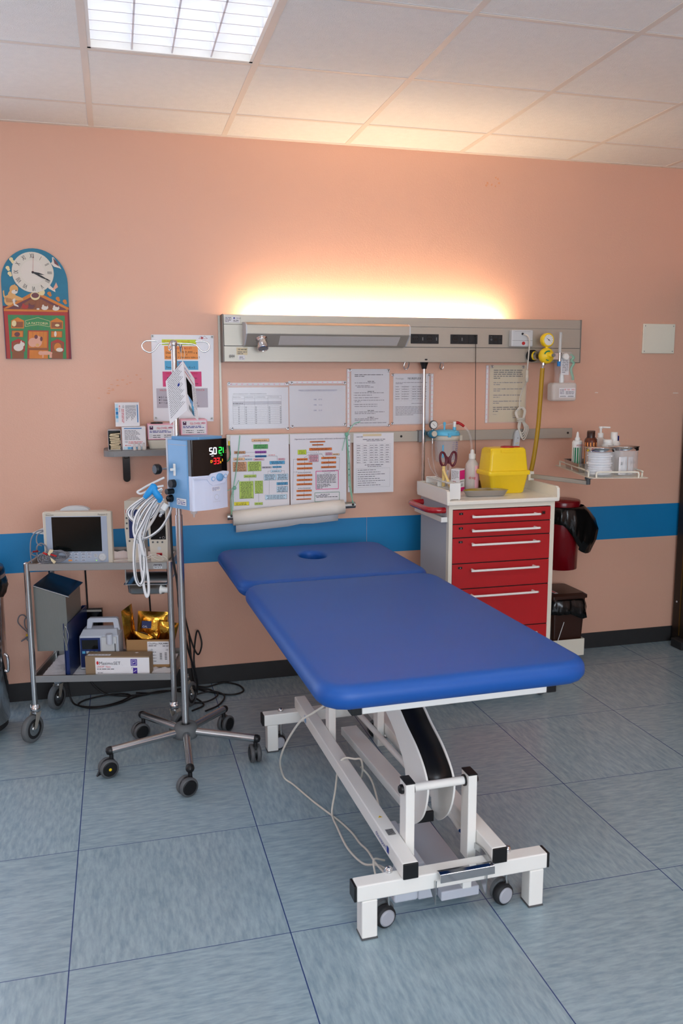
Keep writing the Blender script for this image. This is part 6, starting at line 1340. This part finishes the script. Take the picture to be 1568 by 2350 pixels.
# ================================================================== DRIP STAND WITH RESPIRATORY UNIT
PX, PY = 1.236, -.850
DS = thing('drip_stand', 'steel drip stand with grey hub and five wheeled legs before the trolley', 'drip stand', (PX, PY, 0), 0)
def dsb(m, nm, par=None, bev=0): return m.build(nm, par or DS, local=True, bevel=bev)
dsb(MB('steel').cyl((0, 0, .14), (.0, 0, 1.02), .0145).cyl((0, 0, 1.0), (.002, 0, 1.690), .0110), 'pole')
dsb(MB('steel').lathe([(.0125, 1.676), (.014, 1.68), (.014, 1.695), (.010, 1.699), (0, 1.70)], (.002, 0, 0)), 'pole_cap')
dsb(MB('dgrey').lathe([(.030, .088), (.046, .094), (.050, .110), (.050, .132), (.044, .146), (.030, .150), (.020, .150), (.0185, .138)], n=36, m='wheel_grey'), 'hub')
angs = [196, 268, 335, 50, 124]; rad = [.315, .325, .300, .285, .300]
for k, (ag, rd) in enumerate(zip(angs, rad)):
    d = Vector((cos(radians(ag)), sin(radians(ag)), 0)); p0, p1 = d * .040 + Vector((0, 0, .118)), d * rd + Vector((0, 0, .106))
    lg = dsb(MB('steel').cyl(p0, p1, .0155), 'leg')
    dsb(MB('black').lathe([(.0165, -.006), (.0168, .004), (.013, .014), (0, .018)], p1, d), 'leg_cap', lg)
    cst = Vector((p1.x, p1.y, 0)) - d * .004
    sw = [150, 200, 100, 110, 170][k]; ax = Vector((cos(radians(sw - 90 + [0, 75, 5, 30, -70][k])), sin(radians(sw - 90 + [0, 75, 5, 30, -70][k])), 0))
    ax = [Vector((.35, -1, 0)), Vector((.45, -1, 0)), Vector((1, .05, 0)), Vector((.8, -.8, 0)), Vector((.4, -1, 0))][k].normalized(); fw = Vector((-ax.y, ax.x, 0)); fw = fw if k in (2, 3) else -fw
    c0 = cst + fw * .014 + Vector((0, 0, .0375))
    cs = dsb(MB('black').cyl(cst + Vector((0, 0, .07)), cst + Vector((0, 0, .100)), .0085), 'castor_stem', lg)
    for sd in (-1, 1):
        a_ = c0 + ax * (.013 * sd)
        dsb(MB('mgrey').lathe([(.030, -.0085), (.036, -.007), (.0375, 0), (.036, .007), (.030, .0085)], a_, ax, 'dgrey', n=36).lathe([(.0285, -.009), (.029, .009), (.026, .0105)] if sd > 0 else [(.026, -.0105), (.029, -.009), (.0285, .009)], a_, ax, 'black', n=32), 'castor_wheel', lg)
    dsb(MB('black').lathe([(.028, -.006), (.028, .006)], c0 + Vector((0, 0, .008)), ax, 'black', n=24).box(cst.x - .008, cst.x + .008, cst.y - .008, cst.y + .008, .05, .074, 'black'), 'castor_body', lg)
    if k == 0:
        a_ = c0 + ax * (.0238); m = MB('yellow').lathe([(.006, 0), (.006, .001), (.004, .001)], a_, ax, 'yellow', n=18); dsb(m, 'yellow_mark', lg)
        q = c0 + fw * .030 + Vector((0, 0, .005)); dsb(MB('black').prism([q, q + fw * .012 + Vector((0, 0, -.012)), q + fw * .020 + Vector((0, 0, -.026)), q - fw * .006 + Vector((0, 0, -.018)), q + Vector((0, 0, .012)) - fw * .004], ax * .012), 'brake_lever', lg)
def hook(pts): dsb(MB('chrome').tube(pts, .0028, n=10, sub=8), 'hook')
hook([(0, 0, 1.688), (-.03, 0, 1.687), (-.052, 0, 1.684), (-.070, 0, 1.662), (-.090, 0, 1.652), (-.112, 0, 1.664), (-.116, 0, 1.682), (-.104, 0, 1.694), (-.085, 0, 1.696), (-.060, 0, 1.695)])
hook([(0, 0, 1.688), (.05, 0, 1.686), (.085, 0, 1.682), (.102, 0, 1.664), (.118, 0, 1.655), (.134, 0, 1.664), (.138, 0, 1.680), (.128, 0, 1.692), (.110, 0, 1.695), (.085, 0, 1.694)])
for s_ in (-1, 1):
    yq = s_ * .09
    hook([(0, 0, 1.688), (-.006 * -s_ * 0 - .012 * (s_ < 0) + .016 * (s_ > 0), yq * .4, 1.687), (-.02 * (s_ < 0) + .03 * (s_ > 0), yq * .8, 1.680), (-.022 * (s_ < 0) + .034 * (s_ > 0), yq, 1.664), (-.018 * (s_ < 0) + .036 * (s_ > 0), yq * 1.12, 1.658), (-.014 * (s_ < 0) + .038 * (s_ > 0), yq * 1.15, 1.668), (-.012 * (s_ < 0) + .038 * (s_ > 0), yq * 1.05, 1.69)])
# respiratory unit
RU = thing('respiratory_unit', 'light blue respiratory humidifier unit with lit digital display on the drip stand', 'respiratory device', (PX, PY, 1.0), 31)
def ru(m, nm, par=None, bev=0, seg=3): return m.build(nm, par or RU, local=True, bevel=bev, seg=seg)
fx0, fx1 = -.058, .112; yb, yf = -.022, -.178
# body outline in plan, front gently bowed
def plan(y0, x0=fx0, x1=fx1, bow=.012, n=10):
    return [(x0 + (x1 - x0) * i / n, y0 - bow * sin(pi * i / n)) for i in range(n + 1)]
def body(z0, z1, ya, yb2, mt, ins=0, bow=.012):
    m = MB(mt); P = [(x, y, z0) for x, y in plan(yb2, fx0 + ins, fx1 - ins, bow)] + [(fx1 - ins, ya, z0), (fx0 + ins, ya, z0)]; m.prism(P, (0, 0, z1 - z0)); return m
ru(body(.060, .322, yb, -.150, 'device_blue', 0, 0), 'blue_housing', bev=.006)
ru(body(.062, .330, -.012, yb, 'device_grey', -.001, 0), 'rear_shell', bev=.004)
m = MB('device_blue'); m.prism([(fx0 + .02, -.02, .322), (fx1 - .006, -.02, .322), (fx1 - .006, -.155, .322), (fx0 + .05, -.155, .322)], (0, 0, .012)); ru(m, 'top_cover', bev=.005)
ru(body(.190, .326, -.150, -.176, 'gloss_black', .001, .012), 'display_window', bev=.004)
lw = ru(body(.058, .190, -.150, -.176, 'device_white', 0, .013), 'lower_cover', bev=.008)
m = MB('device_white'); cen = .053
pc = [(-.108, .184), (-.046, .187), (-.032, .197), (.028, .203), (.050, .200), (.052, .194), (.042, .178), (.030, .158), (-.028, .151), (-.041, .159), (-.054, .177), (-.108, .180)]
m.prism([(cen + x, -.180, z) for x, z in pc], (0, -.0115, 0)); cp = ru(m, 'control_band', bev=.004)
ru(MB('device_blue').lathe([(.0155, 0), (.0150, .006), (.010, .008), (0, .0085)], (cen + .006, -.1915, .180), (0, -1, 0)), 'round_button', cp)
for x, z in ((-.025, .176), (.034, .182)):
    ru(MB('device_grey').lathe([(.0085, 0), (.0085, .002), (.0068, .0025)], (cen + x, -.1915, z), (0, -1, 0), 'device_blue').lathe([(.0066, .0022), (.0062, .003)], (cen + x, -.1915, z), (0, -1, 0), 'device_white'), 'round_button', cp)
# display digits, as lit seven segment figures
SEG = {'5': 'afgcd', '0': 'abcdef', '2': 'abged', '1': 'bc', '3': 'abgcd'}
def digit(S, ch, x, y, w, h, t, mt, l=.0005):
    g = {'a': (x, y + h, x + w, y + h), 'b': (x + w, y + h, x + w, y + h / 2), 'c': (x + w, y + h / 2, x + w, y), 'd': (x, y, x + w, y), 'e': (x, y + h / 2, x, y), 'f': (x, y + h, x, y + h / 2), 'g': (x, y + h / 2, x + w, y + h / 2)}
    for s_ in SEG[ch]: S.line(*g[s_], t, mt, l)
m = MB('glow_white'); S = Sheet(m, (0, -.1885, 0))
digit(S, '5', .018, .270, .012, .023, .0036, 'glow_white'); digit(S, '0', .037, .270, .012, .023, .0036, 'glow_white'); S.rect(.0325, .2685, .0345, .271, 'glow_white'); S.rect(.026, .262, .036, .2635, 'glow_white')
digit(S, '2', .062, .271, .012, .022, .0034, 'glow_green'); digit(S, '1', .070, .271, .012, .022, .0034, 'glow_green'); S.rect(.068, .2625, .078, .264, 'glow_green'); S.frame(.090, .272, .097, .281, .0011, 'glow_dim')
digit(S, '3', .036, .232, .010, .021, .0032, 'glow_red'); digit(S, '3', .051, .232, .010, .021, .0032, 'glow_red'); S.rect(.063, .2515, .0655, .254, 'glow_red'); S.frame(.021, .238, .027, .246, .0014, 'glow_amber'); S.rect(.030, .239, .0315, .248, 'glow_red')
S.frame(.0665, .233, .070, .240, .0012, 'glow_amber'); S.rect(.076, .239, .0785, .249, 'glow_amber'); m.build('display_figures', RU, local=True)
m = MB('paper'); S = Sheet(m, (0, -.1885, 0)); S.rect(.024, .128, .062, .144, 'paper'); S.block(.026, .060, .129, .143, 4, 'ink_blue'); S.disc(.045, .104, .011, 'device_grey'); S.disc(.045, .104, .009, 'device_white', .001); S.words(.028, .062, .086, .003, 'device_grey'); m.build('front_label', RU, local=True)
m = MB('white_plastic'); m.box(fx0 - .004, fx0, -.075, -.061, .185, .232); ltc = ru(m, 'side_latch', bev=.003); ru(MB('white_plastic').box(fx0 - .020, fx0 - .003, -.072, -.064, .205, .215), 'latch_lever', ltc, bev=.002)
m = MB('paper'); S = Sheet(m, (fx0 - .0006, -.075, .075), (0, -1, 0), (0, 0, 1)); S.rect(0, 0, .062, .026, 'paper', .0006); S.disc(.013, .013, .010, 'ink_blue', .001); S.disc(.013, .013, .008, 'paper', .0013); S.text('h', .010, .008, .012, 'ink_blue', l=.0016); S.words(.026, .05, .018, .003, 'ink_light'); S.words(.026, .056, .011, .005, 'ink_blue'); S.words(.026, .059, .004, .005, 'ink_blue'); m.build('side_label', RU, local=True)
ru(MB('device_blue').box(fx0 - .001, fx0, -.148, -.024, .304, .306, 'grey_plastic'), 'housing_seam')
kn = ru(MB('steel').cyl((-.075, .004, .208), (-.0, .002, .208), .0045, 'steel'), 'clamp_screw')
ru(MB('black').lathe([(.016, 0), (.0205, .003), (.0205, .020), (.017, .024)], (-.102, .004, .208), (1, 0, 0), 'black', n=10), 'clamp_knob', kn)
ru(MB('clear').lathe([(.0, -.048), (.004, -.044), (.004, -.036), (.014, -.030), (.015, -.004)], (.030, -.06, .060)).lathe([(.0155, -.006), (.0155, 0)], (.030, -.06, .060), (0, 0, 1), 'steel'), 'water_trap')
m = MB('rubber'); m.lathe([(.016, 0), (.016, .018)], (fx0, -.06, .155), (-1, 0, 0), 'rubber'); m.lathe([(.014, 0), (.016, .006), (.012, .020)], (fx0 + .002, -.04, .096), (-1, 0, 0), 'gloss_black'); m.lathe([(.011, 0), (.011, .03)], (fx0, -.05, .125), (-1, 0, 0), 'black'); ru(m, 'hose_ports')
# white hoses
def hose(lab, pts, r=.0095, stripe=True, mt='hose_white', off=(0, -1, .0)):
    r *= .66
    T = thing('breathing_hose', lab, 'hose', (sum(p[0] for p in pts) / len(pts), pts[0][1], min(p[2] for p in pts) - r), 0, 'white hoses hanging from the respiratory unit')
    MB(mt).tube(pts, r, n=14, sub=7).build('hose', T)
    if stripe: o_ = Vector(off).normalized() * (r * .98); MB('ink').tube([Vector(p) + o_ for p in pts], .0013, n=6, sub=7).build('dark_stripe', T)
hose('striped white hose making the upper small left loop', [(1.173, -.900, 1.132), (1.147, -.903, 1.120), (1.108, -.906, 1.103), (1.066, -.909, 1.077), (1.042, -.911, 1.054), (1.043, -.914, 1.033), (1.061, -.917, 1.013), (1.071, -.920, 1.009)], .0085, off=(-.4, -1, -.3))
hose('striped white hose curling behind the left loop towards the unit', [(1.171, -.885, 1.116), (1.142, -.885, 1.117), (1.097, -.885, 1.085), (1.065, -.885, 1.058), (1.055, -.885, 1.036), (1.063, -.883, 1.016), (1.093, -.880, 1.007), (1.127, -.877, 1.021), (1.149, -.873, 1.050), (1.159, -.870, 1.067)], .0085, off=(.3, -1, .3))
hose('striped white hose sweeping left of the long loop', [(1.162, -.935, 1.102), (1.139, -.940, 1.108), (1.102, -.945, 1.080), (1.074, -.948, 1.044), (1.061, -.950, 1.002), (1.061, -.950, .970), (1.068, -.950, .945)], .0095, off=(.4, -1, .2))
hose('striped white hose forming the long hanging loop', [(1.170, -.955, 1.095), (1.149, -.958, 1.100), (1.118, -.955, 1.058), (1.092, -.955, 1.009), (1.069, -.955, .967), (1.060, -.950, .923), (1.056, -.945, .869), (1.057, -.940, .814), (1.063, -.935, .780), (1.074, -.930, .764), (1.086, -.927, .780), (1.094, -.924, .821), (1.095, -.920, .876), (1.091, -.915, .920), (1.082, -.91, .962), (1.076, -.90, .997), (1.086, -.885, 1.04)], .0090, off=(.35, -1, .1))
hose('plain white hose hanging lowest behind the long loop', [(1.078, -.890, .952), (1.078, -.890, .903), (1.083, -.890, .815), (1.091, -.890, .736), (1.099, -.890, .706), (1.107, -.890, .725), (1.107, -.890, .781), (1.102, -.890, .833), (1.097, -.89, .90)], .0080, False)
hose('striped white hose curving up to the right under the unit', [(1.091, -.940, .948), (1.106, -.927, .947), (1.132, -.913, .957), (1.163, -.900, .979), (1.188, -.880, 1.011), (1.205, -.86, 1.042), (1.210, -.85, 1.062)], .0075, off=(.3, -1, -.2))
hose('greyish clear hose running diagonally behind the striped ones', [(1.091, -.870, .954), (1.109, -.868, .970), (1.136, -.866, 1.008), (1.152, -.864, 1.036), (1.168, -.862, 1.066), (1.180, -.860, 1.089)], .0085, False, 'frosted')
hose('plain white hose in the upper leftward loop under the knob', [(1.185, -.850, 1.170), (1.159, -.852, 1.159), (1.124, -.854, 1.143), (1.094, -.857, 1.127), (1.080, -.859, 1.118), (1.093, -.861, 1.111), (1.123, -.863, 1.123), (1.151, -.866, 1.135), (1.180, -.868, 1.140)], .0065, False)
hose('plain white hose filling the middle of the hanging bundle', [(1.150, -.905, 1.085), (1.118, -.915, 1.045), (1.095, -.925, 1.00), (1.080, -.93, .955), (1.088, -.93, .90), (1.100, -.91, .86)], .0100, False)
hose('striped white hose of the inner upper sweep', [(1.165, -.93, 1.088), (1.140, -.932, 1.092), (1.108, -.935, 1.062), (1.082, -.94, 1.020), (1.070, -.94, .975), (1.072, -.94, .93)], .0085, off=(.35, -1, .1))
hose('striped white hose on the right flank of the hanging loop', [(1.168, -.90, 1.10), (1.145, -.90, 1.075), (1.118, -.905, 1.02), (1.098, -.91, .96), (1.086, -.912, .90), (1.083, -.914, .84), (1.090, -.914, .80)], .0085, off=(.35, -1, .1))
T = thing('blue_tie', 'crumpled blue glove knotted around the white hoses', 'glove', (1.14, -.975, 1.085))
m = MB('glove_blue')
for q in ([(1.103, -.965, 1.108), (1.120, -.968, 1.128), (1.136, -.970, 1.148), (1.142, -.968, 1.160)], [(1.136, -.972, 1.150), (1.142, -.976, 1.132), (1.152, -.976, 1.116), (1.160, -.972, 1.104), (1.156, -.968, 1.090)], [(1.128, -.966, 1.156), (1.140, -.970, 1.146), (1.150, -.968, 1.140)]): m.tube(q, lambda t: .0115 * (.55 + .6 * sin(pi * min(1, t * .9 + .1))), n=12)
m.build('glove', T)
T = thing('hose_fitting', 'clear and white hose connector hanging diagonally below the unit', 'connector', (1.17, -.89, 1.02))
MB('white_plastic').cyl((1.188, -.895, 1.072), (1.174, -.895, 1.050), .012).build('sleeve', T); MB('clear').cyl((1.176, -.895, 1.052), (1.166, -.895, 1.036), .010).lathe([(.004, 0), (.006, .008), (.004, .016)], (1.160, -.895, 1.022), (.5, 0, .85), 'steel').build('clear_joint', T)
tag(MB('cable_dark').tube([(1.205, -.80, 1.065), (1.206, -.80, 1.00), (1.207, -.80, .90), (1.210, -.80, .83), (1.222, -.80, .75), (1.226, -.80, .70), (1.236, -.70, .59), (1.27, -.60, .40), (1.32, -.40, .19), (1.335, -.25, .06), (1.33, -.20, .012)], .0048, n=10).build('power_cable'), 'black power cable hanging down along the drip stand pole to the floor', 'power cable')
# leaflet hung from the hook
LF = thing('instruction_leaflet', 'folded V shaped instruction card hanging from the drip stand hooks', 'leaflet', (PX + .03, PY - .10, 1.385))
A0, A1 = Vector((1.262, -.960, 1.618)), Vector((1.272, -.965, 1.435))
Lft, Rgt = Vector((-.062, .055, -.075)), Vector((.046, .050, -.066))
for nm, D in (('left_page', Lft), ('right_page', Rgt)):
    m = MB('paper'); q = [A0, A0 + D, A1 + D + Vector((.0, 0, .020 if D is Lft else .022)) + Vector((0, 0, 0)), A1]
    n_ = (q[1] - q[0]).cross(q[3] - q[0]).normalized(); n_ = n_ if n_.y < 0 else -n_
    m.prism([v - n_ * .0006 for v in q], n_ * .001)
    ux = D.normalized() if D is Rgt else -D.normalized(); o_ = q[3] if D is Rgt else q[2]; uy = (q[0] - q[3]).normalized(); nn = ux.cross(uy)
    S = Sheet(m, o_ + n_ * .0006, ux, uy); S.n = n_; Lw = D.length; Hh = (q[0] - q[3]).length
    if D is Lft:
        for k in range(20): S.words(.010, Lw - .008 - .01 * (k % 3), .016 + k * .0078, .004, 'ink_light', .0008)
        S.rect(Lw * .62, .095, Lw * .72, .105, 'ink_blue', .001)
    else:
        S.text('precision', .008, Hh - .022, .0135, 'ink_blue', l=.0008); S.rect(.008, Hh - .034, Lw - .014, Hh - .031, 'ink_red', .0008)
        S.rect(.014, .070, .060, .135, 'gloss_black', .0008); S.poly([(.020, .070), (.060, .070), (.056, .056), (.034, .050)], 'device_blue', .0008); S.rect(.042, .016, .062, .055, 'p_sky', .0007)
        for k in range(9): S.rect(.018 + .0048 * k, .016, .0205 + .0048 * k, .034, 'ink', .001)
        for k in range(16): S.words(.066, Lw - .004, .025 + .0075 * k, .004, 'ink_light', .0008)
    m.build(nm, LF)
MB('cable_light').tube([(1.260, -.94, 1.668), (1.258, -.95, 1.64), (1.262, -.957, 1.617), (1.270, -.95, 1.64), (1.268, -.94, 1.668)], .0008, n=5).build('string', LF)

# ================================================================== LEFT BIN, CABLES
LB = thing('pedal_bin', 'tall polished steel round bin with black liner cut off by the left edge', 'bin', (.318, -.36, 0))
MB('grey_steel').lathe([(.165, .06), (.180, .065), (.184, .62), (.184, .665)], n=56, m='chrome').build('bin_body', LB, local=True)
MB('rubber').lathe([(.17, .035), (.17, .060)], n=40).build('base_ring', LB, local=True)
MB('sign_blue').lathe([(.195, .715), (.196, .735), (.190, .750), (.10, .762), (0, .765)], n=56, m='tint_steel').build('bin_lid', LB, local=True)
MB('steel').lathe([(.197, .708), (.197, .724)], n=56).build('lid_rim', LB, local=True)
MB('chrome').tube([(.178, -.06, .30), (.192, -.062, .30), (.193, -.064, .36), (.180, -.06, .375)], .006).build('side_grip', LB, local=True)
random.seed(9); R = []
for j, (z, r) in enumerate([(.708, .188), (.695, .198), (.67, .205), (.64, .198), (.620, .188)]): R.append([((r + .004 * sin(i * 1.9 + j)) * cos(2 * pi * i / 60), (r + .004 * sin(i * 1.9 + j)) * sin(2 * pi * i / 60), z + .006 * sin(i * .8)) for i in range(60)])
MB('bag_black').rings(R, 'bag_black', True, (False, False)).build('black_liner', LB, local=True)
for ag in (-60, 60, 180):
    x, y = .14 * cos(radians(ag)), .14 * sin(radians(ag)); MB('wheel_grey').lathe([(.020, -.010), (.022, 0), (.020, .010)], (x, y, .022), (1, .3, 0)).build('castor', LB, local=True)
def floorcable(lab, pts, r=.0042, mt='cable_dark', grp='black cables lying on the floor'):
    return tag(MB(mt).tube(pts, r, n=8, sub=8).build('floor_cable'), lab, 'cable', grp)
z = .005
floorcable('black cable in wide flat loops under the left of the trolley', [(.72, -.10, .30), (.73, -.10, .12), (.745, -.11, .02), (.79, -.16, z), (.88, -.19, z), (.97, -.15, z), (1.02, -.09, z + .004), (.97, -.04, z), (.88, -.05, z), (.80, -.09, z), (.78, -.15, z), (.86, -.205, z), (.97, -.17, z), (1.04, -.11, z), (1.12, -.08, z)])
floorcable('black cable crossing the floor between trolley and drip stand', [(.76, -.04, .34), (.80, -.04, .15), (.88, -.05, .03), (.97, -.07, z), (1.08, -.09, z + .003), (1.18, -.06, z), (1.28, -.10, z), (1.33, -.20, z), (1.36, -.30, z), (1.30, -.36, z)])
floorcable('black cable ending in the wide loop right of the drip stand', [(1.05, -.05, z), (1.15, -.09, z + .003), (1.30, -.05, z), (1.40, -.13, z), (1.50, -.20, z), (1.57, -.17, z), (1.56, -.08, z), (1.49, -.03, z + .003), (1.40, -.06, z), (1.34, -.03, z), (1.30, -.06, z)])
floorcable('black cable coiled right behind the drip stand foot', [(1.32, -.05, .28), (1.33, -.05, .12), (1.35, -.08, .02), (1.41, -.12, z + .006), (1.44, -.20, z + .006), (1.38, -.27, z + .004), (1.30, -.25, z), (1.33, -.17, z + .004), (1.42, -.16, z + .01), (1.47, -.22, z + .004), (1.43, -.32, z), (1.36, -.38, z)])
floorcable('black cable rising behind the right trolley leg', [(1.28, -.03, .60), (1.30, -.03, .40), (1.33, -.03, .25), (1.36, -.06, .18), (1.38, -.07, .24), (1.36, -.05, .30), (1.34, -.05, .15), (1.35, -.10, .02), (1.30, -.14, z)])
tag(MB('cable_dark').tube([(.835, -.10, .752), (.835, -.06, .70), (.836, -.03, .60), (.838, -.02, .40), (.84, -.03, .20)], .0042, n=8).build('hanging_cable'), 'black cable hanging behind the trolley between its shelves, left one', 'cable')
tag(MB('cable_dark').tube([(1.125, -.20, .760), (1.125, -.15, .70), (1.130, -.10, .55), (1.135, -.08, .40), (1.14, -.09, .20)], .0042, n=8).build('hanging_cable'), 'black cable hanging behind the gold pouches and steel basin', 'cable')
WC = thing('wall_cable_bundle', 'grey cable bundle with yellow tie hanging on the wall beside the bin', 'cable bundle', (.555, -.03, .27))
for pts in ([(.575, -.02, .330), (.535, -.02, .372), (.515, -.025, .405), (.522, -.02, .432), (.542, -.02, .436), (.560, -.02, .410), (.572, -.02, .370)], [(.572, -.03, .345), (.548, -.03, .375), (.545, -.03, .41), (.555, -.03, .425), (.566, -.03, .41), (.575, -.03, .38)], [(.580, -.025, .350), (.545, -.03, .325), (.525, -.03, .310), (.540, -.03, .318), (.575, -.03, .335)], [(.580, -.02, .290), (.560, -.02, .302), (.548, -.02, .325), (.570, -.02, .350)]): MB('cable_grey').tube(pts, .0028, n=8).build('cable_loop', WC)
MB('yellow_dark').box(.548, .572, -.038, -.033, .335, .345).build('yellow_tie', WC)
